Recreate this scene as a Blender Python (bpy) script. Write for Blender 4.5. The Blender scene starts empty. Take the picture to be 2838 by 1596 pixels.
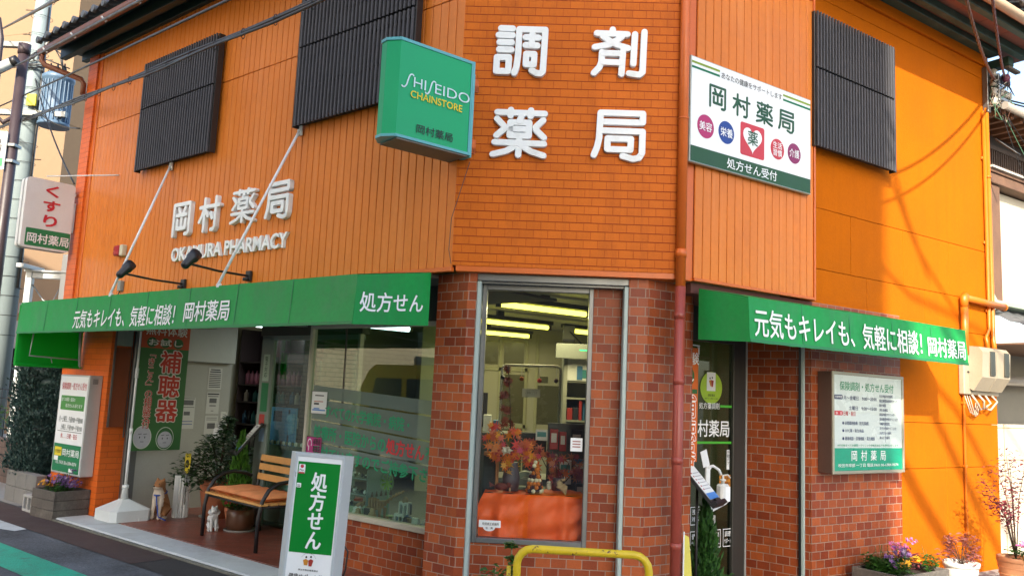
import bpy, bmesh, math, random
from mathutils import Vector, Matrix
random.seed(7)
SC = bpy.context.scene
COL = SC.collection
rad = math.radians

# ------------------------------------------------------------------ camera, sky, sun, exposure
cam = bpy.data.cameras.new('camera'); camo = bpy.data.objects.new('camera', cam); COL.objects.link(camo)
cam.sensor_width = 36.0; cam.sensor_fit = 'HORIZONTAL'; cam.lens = 36.0*2297.87/2838
cam.clip_start = 0.05; cam.clip_end = 900
_p, _r = rad(7.255), rad(2.5407)
_f = Vector((0, math.cos(_p), math.sin(_p))); _u = Vector((0, -math.sin(_p), math.cos(_p))); _x = Vector((1, 0, 0))
_rx = _x*math.cos(_r)+_u*math.sin(_r); _ux = _u*math.cos(_r)-_x*math.sin(_r)
m = Matrix((_rx, _ux, -_f)).transposed().to_4x4(); m.translation = (0, 0, 1.6)
camo.matrix_world = m
SC.camera = camo

SUN_H = Vector((-0.181, -0.983, 0)).normalized(); SUN_EL = rad(29)
to_sun = Vector((SUN_H.x*math.cos(SUN_EL), SUN_H.y*math.cos(SUN_EL), math.sin(SUN_EL)))
w = bpy.data.worlds.new('World'); SC.world = w; w.use_nodes = True
nt = w.node_tree; bg = nt.nodes['Background']
sky = nt.nodes.new('ShaderNodeTexSky'); sky.sky_type = 'NISHITA'; sky.sun_disc = False
sky.sun_elevation = SUN_EL; sky.sun_rotation = math.atan2(SUN_H.x, SUN_H.y)
sky.air_density = 1.0; sky.dust_density = 2.5; sky.ozone_density = 0.6
nt.links.new(sky.outputs[0], bg.inputs[0]); bg.inputs[1].default_value = 0.15
sl = bpy.data.lights.new('sun', 'SUN'); sl.energy = 3.0; sl.angle = rad(0.55); sl.color = (1.0, 0.90, 0.74)
so = bpy.data.objects.new('sun', sl); COL.objects.link(so)
so.rotation_euler = to_sun.to_track_quat('Z', 'Y').to_euler(); so.location = (0, -20, 30)
SC.view_settings.view_transform = 'Standard'; SC.view_settings.look = 'None'
SC.view_settings.exposure = 1.78; SC.view_settings.gamma = 1.0; SC.view_settings.use_curve_mapping = False
SC.cycles.max_bounces = 8; SC.cycles.transparent_max_bounces = 16; SC.cycles.glossy_bounces = 4
SC.cycles.use_denoising = True
SC.cycles.sample_clamp_indirect = 6.0

# ------------------------------------------------------------------ facade frames
C1 = Vector((-0.463, 6.2, 0)); C2 = Vector((1.265, 6.128, 0))
A1, A2 = rad(140.58), rad(34.57)
d1 = Vector((math.cos(A1), math.sin(A1), 0)); d2 = Vector((math.cos(A2), math.sin(A2), 0)); dc = (C2-C1).normalized()
def _n(d):
    n = Vector((d.y, -d.x, 0)); return n if n.y < 0 else -n
FR = {'L': (C1, d1, _n(d1)), 'C': (C1, dc, _n(dc)), 'R': (C2, d2, _n(d2))}
def FW(fr, s, off, z=0.0):
    P, d, n = FR[fr]; v = P+d*s+n*off; return Vector((v.x, v.y, z))
ROTZ = {'L': A1-math.pi, 'C': math.atan2(dc.y, dc.x), 'R': A2}
def FM(fr, s, off, z=0.0):                     # local x = viewer's right, y = into the wall, z = up
    return Matrix.Translation(FW(fr, s, off, z)) @ Matrix.Rotation(ROTZ[fr], 4, 'Z')

# ------------------------------------------------------------------ things and parts
WM = {}
def tag(o, label=None, cat=None, group=None, kind=None):
    if label: o['label'] = label
    if cat: o['category'] = cat
    if group: o['group'] = group
    if kind: o['kind'] = kind
    return o
def thing(name, label, cat, M, group=None):
    o = bpy.data.objects.new(name, None); COL.objects.link(o); o.empty_display_size = 0.1
    o.matrix_world = M; WM[o.name] = M.copy()
    return tag(o, label, cat, group)
def T(x, y, z=0.0, rz=0.0): return Matrix.Translation((x, y, z)) @ Matrix.Rotation(rz, 4, 'Z')

_TXT = {}
def glyphs(body, bold=0.0):
    key = (body, round(bold, 4))
    if key not in _TXT:
        cu = bpy.data.curves.new('t', 'FONT'); cu.body = body; cu.offset = bold; cu.resolution_u = 3
        o = bpy.data.objects.new('t', cu); COL.objects.link(o)
        bpy.context.view_layer.update()
        me = bpy.data.meshes.new_from_object(o.evaluated_get(bpy.context.evaluated_depsgraph_get()))
        vs = [(v.co.x, v.co.y) for v in me.vertices]; fs = [tuple(p.vertices) for p in me.polygons]
        bpy.data.objects.remove(o); bpy.data.curves.remove(cu); bpy.data.meshes.remove(me)
        _TXT[key] = (vs, fs)
    return _TXT[key]

class MB:
    def __init__(s, M=None): s.v = []; s.f = []; s.mi = []; s.sm = []; s.M = M or Matrix.Identity(4)
    def add(s, vs, fs, mi=0, sm=False):
        b = len(s.v); s.v += [s.M @ Vector(p) for p in vs]
        for f in fs: s.f.append(tuple(i+b for i in f)); s.mi.append(mi); s.sm.append(sm)
        return s
    def box(s, x0, x1, y0, y1, z0, z1, bev=0.0, mi=0):
        if bev <= 0:
            v = [(x, y, z) for x in (x0, x1) for y in (y0, y1) for z in (z0, z1)]
            return s.add(v, [(0, 1, 3, 2), (4, 6, 7, 5), (0, 4, 5, 1), (2, 3, 7, 6), (0, 2, 6, 4), (1, 5, 7, 3)], mi)
        b = min(bev, abs(x1-x0)*.45, abs(y1-y0)*.45, abs(z1-z0)*.45); X, Y, Z = (x0, x1), (y0, y1), (z0, z1); sg = (1, -1)
        v = []; ix = {}
        for i in (0, 1):
            for j in (0, 1):
                for k in (0, 1):
                    x, y, z = X[i], Y[j], Z[k]; a, c, e = sg[i]*b, sg[j]*b, sg[k]*b
                    for t, p in enumerate(((x, y+c, z+e), (x+a, y, z+e), (x+a, y+c, z))):
                        ix[i, j, k, t] = len(v); v.append(p)
        q = lambda *a: tuple(ix[t] for t in a); fs = []
        for i in (0, 1):
            fs.append(q((i, 0, 0, 0), (i, 1, 0, 0), (i, 1, 1, 0), (i, 0, 1, 0)))
            fs.append(q((0, i, 0, 1), (1, i, 0, 1), (1, i, 1, 1), (0, i, 1, 1)))
            fs.append(q((0, 0, i, 2), (1, 0, i, 2), (1, 1, i, 2), (0, 1, i, 2)))
            for j in (0, 1):
                fs.append(q((i, j, 0, 0), (i, j, 1, 0), (i, j, 1, 1), (i, j, 0, 1)))
                fs.append(q((i, 0, j, 0), (i, 1, j, 0), (i, 1, j, 2), (i, 0, j, 2)))
                fs.append(q((0, i, j, 1), (1, i, j, 1), (1, i, j, 2), (0, i, j, 2)))
                for k in (0, 1): fs.append(q((i, j, k, 0), (i, j, k, 1), (i, j, k, 2)))
        return s.add(v, fs, mi)
    def fbox(s, fr, s0, s1, o0, o1, z0, z1, bev=0.0, mi=0):      # world box given in facade coordinates
        P, d, n = FR[fr]; keep = s.M
        R3 = Matrix(((d.x, n.x, 0, 0), (d.y, n.y, 0, 0), (0, 0, 1, 0), (0, 0, 0, 1)))
        s.M = keep @ Matrix.Translation(P) @ R3; s.box(s0, s1, o0, o1, z0, z1, bev, mi); s.M = keep; return s
    def tube(s, pts, r, n=8, closed=False, mi=0, caps=True):
        pts = [Vector(p) for p in pts]; N = len(pts); rr = r if isinstance(r, (list, tuple)) else [r]*N
        vs = []; fs = []; up = Vector((0, 0, 1)); pn = None
        for i, p in enumerate(pts):
            a = pts[(i-1) % N] if (closed or i > 0) else p; b = pts[(i+1) % N] if (closed or i < N-1) else p
            t = (b-a).normalized() if (b-a).length > 1e-9 else Vector((0, 0, 1))
            if pn is None:
                pn = t.cross(up)
                if pn.length < 1e-3: pn = t.cross(Vector((1, 0, 0)))
            pn = (pn-t*pn.dot(t)); pn = pn.normalized() if pn.length > 1e-6 else t.orthogonal().normalized()
            bn = t.cross(pn)
            for k in range(n):
                an = 2*math.pi*k/n; vs.append(p+(pn*math.cos(an)+bn*math.sin(an))*rr[i])
        for i in range(N if closed else N-1):
            j = (i+1) % N
            for k in range(n): fs.append((i*n+k, i*n+(k+1) % n, j*n+(k+1) % n, j*n+k))
        s.add(vs, fs, mi, True)
        if caps and not closed:
            b = len(s.v)-len(vs); s.f += [tuple(b+k for k in range(n)), tuple(b+(N-1)*n+k for k in range(n))]; s.mi += [mi]*2; s.sm += [False]*2
        return s
    def lathe(s, prof, n=24, c=(0, 0, 0), mi=0, sm=True, sx=1, sy=1):
        vs = []; fs = []; N = len(prof)
        for r, z in prof:
            for k in range(n):
                a = 2*math.pi*k/n; vs.append((c[0]+r*math.cos(a)*sx, c[1]+r*math.sin(a)*sy, c[2]+z))
        for i in range(N-1):
            for k in range(n): fs.append((i*n+k, i*n+(k+1) % n, (i+1)*n+(k+1) % n, (i+1)*n+k))
        s.add(vs, fs, mi, sm); b = len(s.v)-len(vs)
        for i in (0, N-1):
            if prof[i][0] > 1e-4: s.f.append(tuple(b+i*n+k for k in range(n))); s.mi.append(mi); s.sm.append(False)
        return s
    def prism(s, poly, y0, y1, mi=0):          # polygon in x,z pushed from y0 to y1
        n = len(poly); vs = [(x, y0, z) for x, z in poly]+[(x, y1, z) for x, z in poly]
        return s.add(vs, [tuple(range(n)), tuple(range(2*n-1, n-1, -1))]+[(i, (i+1) % n, n+(i+1) % n, n+i) for i in range(n)], mi)
    def prismz(s, poly, z0, z1, mi=0):
        n = len(poly); vs = [(x, y, z0) for x, y in poly]+[(x, y, z1) for x, y in poly]
        return s.add(vs, [tuple(range(n-1, -1, -1)), tuple(range(n, 2*n))]+[(i, (i+1) % n, n+(i+1) % n, n+i) for i in range(n)], mi)
    def ball(s, c, r, n=10, mi=0):
        r = (r, r, r) if not isinstance(r, (tuple, list)) else r; m = max(4, n//2); vs = []; fs = []
        for i in range(m+1):
            t = math.pi*i/m
            for k in range(n):
                a = 2*math.pi*k/n; vs.append((c[0]+r[0]*math.sin(t)*math.cos(a), c[1]+r[1]*math.sin(t)*math.sin(a), c[2]+r[2]*math.cos(t)))
        for i in range(m):
            for k in range(n): fs.append((i*n+k, i*n+(k+1) % n, (i+1)*n+(k+1) % n, (i+1)*n+k))
        return s.add(vs, fs, mi, True)
    def quad(s, a, b, c, d, mi=0): return s.add([a, b, c, d], [(0, 1, 2, 3)], mi)
    def rect(s, x0, x1, z0, z1, y, mi=0): return s.quad((x0, y, z0), (x1, y, z0), (x1, y, z1), (x0, y, z1), mi)
    def rrect(s, x0, x1, z0, z1, y0, y1, r, mi=0):
        p = []
        for cx, cz, a0 in ((x1-r, z1-r, 0), (x0+r, z1-r, 90), (x0+r, z0+r, 180), (x1-r, z0+r, 270)):
            for k in range(5): a = rad(a0+k*22.5); p.append((cx+r*math.cos(a), cz+r*math.sin(a)))
        return s.prism(p, y0, y1, mi)
    def disc(s, cx, cz, rx, rz, y, n=28, mi=0):
        return s.add([(cx+rx*math.cos(2*math.pi*k/n), y, cz+rz*math.sin(2*math.pi*k/n)) for k in range(n)], [tuple(range(n))], mi)
    def fit(s, body, x0, x1, z0, z1, y, bold=0.0, mi=0, slant=0.0):       # flat lettering filling a rectangle
        vs, fs = glyphs(body)
        if not vs: return s
        a0 = min(p[0] for p in vs); a1 = max(p[0] for p in vs); b0 = min(p[1] for p in vs); b1 = max(p[1] for p in vs)
        kx = (x1-x0)/max(a1-a0, 1e-6); kz = (z1-z0)/max(b1-b0, 1e-6)
        for i, (ex, ez) in enumerate(s.ring(bold, min(kx, kz))): s.add([(x0+(p[0]-a0)*kx+ex, y-i*.00009, z0+(p[1]-b0)*kz+ez) for p in vs], fs, mi)
        return s
    def ring(s, bold, h):
        if bold <= 0: return [(0, 0)]
        n = 6 if bold < .03 else 12
        return [(0, 0)]+[(bold*h*math.cos(2*math.pi*k/n), bold*h*math.sin(2*math.pi*k/n)) for k in range(n)]
    def txt(s, body, x, z, h, y, bold=0.0, mi=0, align='l', kx=1.0):     # h = em height; x,z = baseline start
        vs, fs = glyphs(body)
        if not vs: return s
        a1 = max(p[0] for p in vs)*h*kx; dx = {'l': 0, 'c': -a1/2, 'r': -a1}[align]
        for i, (ex, ez) in enumerate(s.ring(bold, h)): s.add([(x+dx+p[0]*h*kx+ex, y-i*.00009, z+p[1]*h+ez) for p in vs], fs, mi)
        return s
    def vtxt(s, body, xc, ztop, h, y, bold=0.0, mi=0, pitch=1.0, kx=1.0):
        for i, ch in enumerate(body): s.txt(ch, xc-0.5*h*kx, ztop-(i*pitch+0.88)*h, h, y, bold, mi, 'l', kx)
        return s
    def build(s, name, mats, parent=None, world=False, label=None, smooth=None):
        me = bpy.data.meshes.new(name); vs = s.v
        if parent is not None and world:
            I = WM[parent.name].inverted(); vs = [I @ p for p in vs]
        me.from_pydata([tuple(p) for p in vs], [], s.f)
        mats = mats if isinstance(mats, (list, tuple)) else [mats]
        for m_ in mats: me.materials.append(m_)
        me.polygons.foreach_set('material_index', s.mi); me.polygons.foreach_set('use_smooth', s.sm)
        bm = bmesh.new(); bm.from_mesh(me); bmesh.ops.recalc_face_normals(bm, faces=bm.faces[:])
        uvl = bm.loops.layers.uv.new('UVMap')
        for f in bm.faces:
            n = f.normal
            if abs(n.z) > .75:
                for l in f.loops: l[uvl].uv = (l.vert.co.x, l.vert.co.y)
            else:
                t = Vector((-n.y, n.x, 0)); t = t.normalized() if t.length > 1e-6 else Vector((1, 0, 0))
                if abs(n.y) > abs(n.x) and t.x < 0 or abs(n.x) >= abs(n.y) and t.y < 0: t = -t
                for l in f.loops: l[uvl].uv = (l.vert.co.dot(t), l.vert.co.z)
        bm.to_mesh(me); bm.free()
        o = bpy.data.objects.new(name, me); COL.objects.link(o)
        if parent is not None:
            o.parent = parent; WM[o.name] = WM[parent.name].copy()
        else: WM[o.name] = Matrix.Identity(4)
        if label: o['label'] = label
        return o
def structure(name, mb, mat): return tag(mb.build(name, mat), kind='structure')

def skinned(pts, edges, radii, levels=2):      # one continuous body grown round a skeleton
    me = bpy.data.meshes.new('s'); me.from_pydata(pts, edges, []); o = bpy.data.objects.new('s', me); COL.objects.link(o)
    o.modifiers.new('k', 'SKIN'); sv = me.skin_vertices[0].data
    for i, r_ in enumerate(radii):
        sv[i].radius = r_ if isinstance(r_, (tuple, list)) else (r_, r_)
    sv[0].use_root = True
    sb = o.modifiers.new('b', 'SUBSURF'); sb.levels = levels
    bpy.context.view_layer.update()
    em = bpy.data.meshes.new_from_object(o.evaluated_get(bpy.context.evaluated_depsgraph_get()))
    vs = [tuple(v.co) for v in em.vertices]; fs = [tuple(p.vertices) for p in em.polygons]
    bpy.data.objects.remove(o); bpy.data.meshes.remove(me); bpy.data.meshes.remove(em)
    return vs, fs

def capsule_letter(mb, strokes, half, depth, Mfun, mi=0):     # rounded strokes as thick flat ribbons
    for si, st in enumerate(strokes):
        closed = st[0] == 'c'; pts = [Vector((p[0], p[1])) for p in st[1:]]
        if closed: pts.append(pts[0]); pts.append(pts[1])
        segs = [(pts[i], pts[i+1]) for i in range(len(pts)-1)]
        if closed: segs = segs[:-1]
        for k, (a, b) in enumerate(segs):
            t = (b-a).normalized(); ang = math.atan2(t.y, t.x); poly = []
            for q in range(7): an = ang+math.pi/2+math.pi*q/6; poly.append((a.x+half*math.cos(an), a.y+half*math.sin(an)))
            for q in range(7): an = ang-math.pi/2+math.pi*q/6; poly.append((b.x+half*math.cos(an), b.y+half*math.sin(an)))
            dd = depth+0.00035*((si*3+k) % 11)
            P = [Mfun(*p) for p in poly]
            cx = sum(p[0] for p in P)/len(P); cz = sum(p[1] for p in P)/len(P); n = len(P); e = 0.0018
            Pi = []
            for i_, p in enumerate(P):
                o_ = Vector(p); c_ = Mfun(*(a if i_ < 7 else b)); w_ = (Vector(c_)-o_)
                w_ = w_.normalized()*e if w_.length > 1e-6 else w_; Pi.append((o_.x+w_.x, o_.y+w_.y))
            vs = [(x, 0.0, z) for x, z in P]+[(x, -dd+e, z) for x, z in P]+[(x, -dd, z) for x, z in Pi]
            fs = [tuple(range(n)), tuple(range(3*n-1, 2*n-1, -1))]
            for i_ in range(n):
                j = (i_+1) % n; fs += [(i_, j, n+j, n+i_), (n+i_, n+j, 2*n+j, 2*n+i_)]
            mb.add(vs, fs, mi)

# ------------------------------------------------------------------ materials
def srgb(r, g, b): return tuple((c/255/12.92 if c/255 <= .04045 else ((c/255+.055)/1.055)**2.4) for c in (r, g, b))
MATS = {}
def mat(name, col=(.5, .5, .5), rough=.6, var=.18, vscale=3.0, fine=60.0, bump=0.0, bscale=80.0, metal=0.0, spec=.5, emit=None, estr=1.0, alpha=None, sss=0.0, coat=0.0, crough=.12, cior=1.5, dirt=None, dscale=1.3, dlo=.52, dhi=.72, streak=None):
    if name in MATS: return MATS[name]
    M = bpy.data.materials.new(name); M.use_nodes = True; nt = M.node_tree; N = nt.nodes; L = nt.links
    b = N['Principled BSDF']; tc = N.new('ShaderNodeTexCoord')
    b.inputs['Roughness'].default_value = rough; b.inputs['Metallic'].default_value = metal; b.inputs['Specular IOR Level'].default_value = spec
    if coat: b.inputs['Coat Weight'].default_value = coat; b.inputs['Coat Roughness'].default_value = crough; b.inputs['Coat IOR'].default_value = cior
    n1 = N.new('ShaderNodeTexNoise'); n1.inputs['Scale'].default_value = vscale; n1.inputs['Detail'].default_value = 6; n1.inputs['Roughness'].default_value = .65
    L.new(tc.outputs['Object'], n1.inputs['Vector'])
    n2 = N.new('ShaderNodeTexNoise'); n2.inputs['Scale'].default_value = fine; n2.inputs['Detail'].default_value = 3
    L.new(tc.outputs['Object'], n2.inputs['Vector'])
    ad = N.new('ShaderNodeMath'); ad.operation = 'MULTIPLY_ADD'; L.new(n2.outputs['Fac'], ad.inputs[0]); ad.inputs[1].default_value = .45; L.new(n1.outputs['Fac'], ad.inputs[2])
    mr = N.new('ShaderNodeMapRange'); L.new(ad.outputs[0], mr.inputs['Value']); mr.inputs['From Min'].default_value = .42; mr.inputs['From Max'].default_value = 1.02
    mr.inputs['To Min'].default_value = 1-var; mr.inputs['To Max'].default_value = 1+var*.6
    mx = N.new('ShaderNodeVectorMath'); mx.operation = 'SCALE'; mx.inputs[0].default_value = col; L.new(mr.outputs[0], mx.inputs['Scale'])
    out = mx.outputs[0]
    if dirt:
        n3 = N.new('ShaderNodeTexNoise'); n3.inputs['Scale'].default_value = dscale; n3.inputs['Detail'].default_value = 9; n3.inputs['Roughness'].default_value = .7
        L.new(tc.outputs['Object'], n3.inputs['Vector'])
        r3 = N.new('ShaderNodeMapRange'); L.new(n3.outputs['Fac'], r3.inputs['Value']); r3.inputs['From Min'].default_value = dlo; r3.inputs['From Max'].default_value = dhi; r3.inputs['To Max'].default_value = dirt[3]
        mm = N.new('ShaderNodeMix'); mm.data_type = 'RGBA'; L.new(r3.outputs[0], mm.inputs['Factor']); L.new(out, mm.inputs[6]); mm.inputs[7].default_value = (*dirt[:3], 1); out = mm.outputs[2]
    if streak:                                   # rain marks: noise drawn out down the wall
        mp = N.new('ShaderNodeMapping'); L.new(tc.outputs['Object'], mp.inputs['Vector']); mp.inputs['Scale'].default_value = (9, 9, .55)
        n6 = N.new('ShaderNodeTexNoise'); n6.inputs['Scale'].default_value = 1.0; n6.inputs['Detail'].default_value = 7; n6.inputs['Roughness'].default_value = .65; L.new(mp.outputs[0], n6.inputs['Vector'])
        r6 = N.new('ShaderNodeMapRange'); L.new(n6.outputs['Fac'], r6.inputs['Value']); r6.inputs['From Min'].default_value = .50; r6.inputs['From Max'].default_value = .74; r6.inputs['To Max'].default_value = streak[3]
        m6 = N.new('ShaderNodeMix'); m6.data_type = 'RGBA'; L.new(r6.outputs[0], m6.inputs['Factor']); L.new(out, m6.inputs[6]); m6.inputs[7].default_value = (*streak[:3], 1); out = m6.outputs[2]
    L.new(out, b.inputs['Base Color'])
    if bump:
        n4 = N.new('ShaderNodeTexNoise'); n4.inputs['Scale'].default_value = bscale; n4.inputs['Detail'].default_value = 5; L.new(tc.outputs['Object'], n4.inputs['Vector'])
        bp = N.new('ShaderNodeBump'); bp.inputs['Strength'].default_value = bump; bp.inputs['Distance'].default_value = .01; L.new(n4.outputs['Fac'], bp.inputs['Height']); L.new(bp.outputs[0], b.inputs['Normal'])
    r5 = N.new('ShaderNodeMapRange'); L.new(n1.outputs['Fac'], r5.inputs['Value']); r5.inputs['From Min'].default_value = .3; r5.inputs['From Max'].default_value = .7
    r5.inputs['To Min'].default_value = max(.02, rough-.07); r5.inputs['To Max'].default_value = min(1, rough+.09); L.new(r5.outputs[0], b.inputs['Roughness'])
    if emit: b.inputs['Emission Color'].default_value = (*emit, 1); b.inputs['Emission Strength'].default_value = estr
    if sss: b.inputs['Subsurface Weight'].default_value = sss
    if alpha is not None: b.inputs['Alpha'].default_value = alpha
    MATS[name] = M; return M
def brick(name, c1, c2, mortar, bw, rh, ms, rough=.5, bump=.5, bias=0.0, var=.25, offset=.5, spec=.4, rot=False, hline=None, streak=None):
    M = bpy.data.materials.new(name); M.use_nodes = True; nt = M.node_tree; N = nt.nodes; L = nt.links; b = N['Principled BSDF']
    uv = N.new('ShaderNodeUVMap'); uv.uv_map = 'UVMap'; tc = N.new('ShaderNodeTexCoord')
    mp = N.new('ShaderNodeMapping'); L.new(uv.outputs[0], mp.inputs['Vector']); mp.inputs['Location'].default_value = (40, 40, 0)
    if rot: mp.inputs['Rotation'].default_value = (0, 0, rot)
    bt = N.new('ShaderNodeTexBrick'); L.new(mp.outputs[0], bt.inputs['Vector'])
    bt.offset = offset; bt.inputs['Scale'].default_value = 1.0; bt.inputs['Brick Width'].default_value = bw; bt.inputs['Row Height'].default_value = rh
    bt.inputs['Mortar Size'].default_value = ms; bt.inputs['Mortar Smooth'].default_value = .25; bt.inputs['Bias'].default_value = bias
    bt.inputs['Color1'].default_value = (*c1, 1); bt.inputs['Color2'].default_value = (*c2, 1); bt.inputs['Mortar'].default_value = (*mortar, 1)
    bcol = bt.outputs['Color']
    if hline:
        sx_ = N.new('ShaderNodeSeparateXYZ'); L.new(mp.outputs[0], sx_.inputs[0]); dv = N.new('ShaderNodeMath'); dv.operation = 'DIVIDE'; L.new(sx_.outputs[1], dv.inputs[0]); dv.inputs[1].default_value = rh
        fr_ = N.new('ShaderNodeMath'); fr_.operation = 'FRACT'; L.new(dv.outputs[0], fr_.inputs[0]); sb_ = N.new('ShaderNodeMath'); sb_.operation = 'SUBTRACT'; L.new(fr_.outputs[0], sb_.inputs[0]); sb_.inputs[1].default_value = .5
        ab_ = N.new('ShaderNodeMath'); ab_.operation = 'ABSOLUTE'; L.new(sb_.outputs[0], ab_.inputs[0]); rg = N.new('ShaderNodeMapRange'); L.new(ab_.outputs[0], rg.inputs['Value']); rg.inputs['From Min'].default_value = .435; rg.inputs['From Max'].default_value = .475
        hm = N.new('ShaderNodeMix'); hm.data_type = 'RGBA'; L.new(rg.outputs[0], hm.inputs['Factor']); L.new(bcol, hm.inputs[6]); hm.inputs[7].default_value = (*hline, 1); bcol = hm.outputs[2]
    n1 = N.new('ShaderNodeTexNoise'); n1.inputs['Scale'].default_value = 2.2; n1.inputs['Detail'].default_value = 8; n1.inputs['Roughness'].default_value = .7; L.new(tc.outputs['Object'], n1.inputs['Vector'])
    n2 = N.new('ShaderNodeTexNoise'); n2.inputs['Scale'].default_value = 90; n2.inputs['Detail'].default_value = 4; L.new(tc.outputs['Object'], n2.inputs['Vector'])
    ad = N.new('ShaderNodeMath'); ad.operation = 'MULTIPLY_ADD'; L.new(n2.outputs['Fac'], ad.inputs[0]); ad.inputs[1].default_value = .5; L.new(n1.outputs['Fac'], ad.inputs[2])
    mr = N.new('ShaderNodeMapRange'); L.new(ad.outputs[0], mr.inputs['Value']); mr.inputs['From Min'].default_value = .45; mr.inputs['From Max'].default_value = 1.05; mr.inputs['To Min'].default_value = 1-var; mr.inputs['To Max'].default_value = 1+var*.6
    mx = N.new('ShaderNodeVectorMath'); mx.operation = 'SCALE'; 
    if streak:
        mq = N.new('ShaderNodeMapping'); L.new(tc.outputs['Object'], mq.inputs['Vector']); mq.inputs['Scale'].default_value = (7, 7, .6); nq = N.new('ShaderNodeTexNoise'); nq.inputs['Scale'].default_value = 1; nq.inputs['Detail'].default_value = 8; nq.inputs['Roughness'].default_value = .7; L.new(mq.outputs[0], nq.inputs['Vector'])
        rq = N.new('ShaderNodeMapRange'); L.new(nq.outputs['Fac'], rq.inputs['Value']); rq.inputs['From Min'].default_value = .52; rq.inputs['From Max'].default_value = .76; rq.inputs['To Max'].default_value = streak[3]
        xq = N.new('ShaderNodeMix'); xq.data_type = 'RGBA'; L.new(rq.outputs[0], xq.inputs['Factor']); L.new(bcol, xq.inputs[6]); xq.inputs[7].default_value = (*streak[:3], 1); bcol = xq.outputs[2]
    L.new(bcol, mx.inputs[0]); L.new(mr.outputs[0], mx.inputs['Scale']); L.new(mx.outputs[0], b.inputs['Base Color'])
    h = N.new('ShaderNodeMath'); h.operation = 'MULTIPLY_ADD'; L.new(bt.outputs['Fac'], h.inputs[0]); h.inputs[1].default_value = -1.0
    h2 = N.new('ShaderNodeMath'); h2.operation = 'MULTIPLY'; L.new(n2.outputs['Fac'], h2.inputs[0]); h2.inputs[1].default_value = .3; L.new(h2.outputs[0], h.inputs[2])
    bp = N.new('ShaderNodeBump'); bp.inputs['Strength'].default_value = bump; bp.inputs['Distance'].default_value = .006; L.new(h.outputs[0], bp.inputs['Height']); L.new(bp.outputs[0], b.inputs['Normal'])
    b.inputs['Roughness'].default_value = rough; b.inputs['Specular IOR Level'].default_value = spec
    MATS[name] = M; return M
def glass(name, tint=(.86, .93, .90), ior=1.6, boost=1.3, rough=0.0):
    M = bpy.data.materials.new(name); M.use_nodes = True; nt = M.node_tree; N = nt.nodes; L = nt.links; N.remove(N['Principled BSDF'])
    out = N['Material Output']; fr = N.new('ShaderNodeFresnel'); ge = N.new('ShaderNodeNewGeometry'); mi_ = N.new('ShaderNodeMapRange'); L.new(ge.outputs['Backfacing'], mi_.inputs['Value']); mi_.inputs['To Min'].default_value = ior; mi_.inputs['To Max'].default_value = 1/ior; L.new(mi_.outputs[0], fr.inputs['IOR'])
    ml = N.new('ShaderNodeMath'); ml.operation = 'MULTIPLY'; ml.use_clamp = True; L.new(fr.outputs[0], ml.inputs[0]); ml.inputs[1].default_value = boost
    tr = N.new('ShaderNodeBsdfTransparent'); tr.inputs[0].default_value = (*tint, 1)
    gl = N.new('ShaderNodeBsdfGlossy'); gl.inputs['Roughness'].default_value = rough; gl.inputs[0].default_value = (1, 1, 1, 1)
    mx = N.new('ShaderNodeMixShader'); L.new(ml.outputs[0], mx.inputs[0]); L.new(tr.outputs[0], mx.inputs[1]); L.new(gl.outputs[0], mx.inputs[2]); L.new(mx.outputs[0], out.inputs[0])
    MATS[name] = M; return M
def film(name, col, alpha=.5):
    M = bpy.data.materials.new(name); M.use_nodes = True; nt = M.node_tree; N = nt.nodes; L = nt.links; N.remove(N['Principled BSDF'])
    out = N['Material Output']; tr = N.new('ShaderNodeBsdfTransparent'); df = N.new('ShaderNodeBsdfDiffuse'); df.inputs[0].default_value = (*col, 1)
    mx = N.new('ShaderNodeMixShader'); mx.inputs[0].default_value = alpha; L.new(tr.outputs[0], mx.inputs[1]); L.new(df.outputs[0], mx.inputs[2]); L.new(mx.outputs[0], out.inputs[0])
    MATS[name] = M; return M
def leafmat(name, cols, trans=.25):
    M = bpy.data.materials.new(name); M.use_nodes = True; nt = M.node_tree; N = nt.nodes; L = nt.links; b = N['Principled BSDF']
    geo = N.new('ShaderNodeNewGeometry'); cr = N.new('ShaderNodeValToRGB'); L.new(geo.outputs['Random Per Island'], cr.inputs[0])
    el = cr.color_ramp.elements
    while len(el) < len(cols): el.new(.5)
    for i, c in enumerate(cols): el[i].position = i/max(1, len(cols)-1); el[i].color = (*c, 1)
    L.new(cr.outputs[0], b.inputs['Base Color']); b.inputs['Roughness'].default_value = .5
    tl = N.new('ShaderNodeBsdfTranslucent'); L.new(cr.outputs[0], tl.inputs[0]); mx = N.new('ShaderNodeMixShader'); mx.inputs[0].default_value = trans
    L.new(b.outputs[0], mx.inputs[1]); L.new(tl.outputs[0], mx.inputs[2]); L.new(mx.outputs[0], N['Material Output'].inputs[0])
    MATS[name] = M; return M

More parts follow.
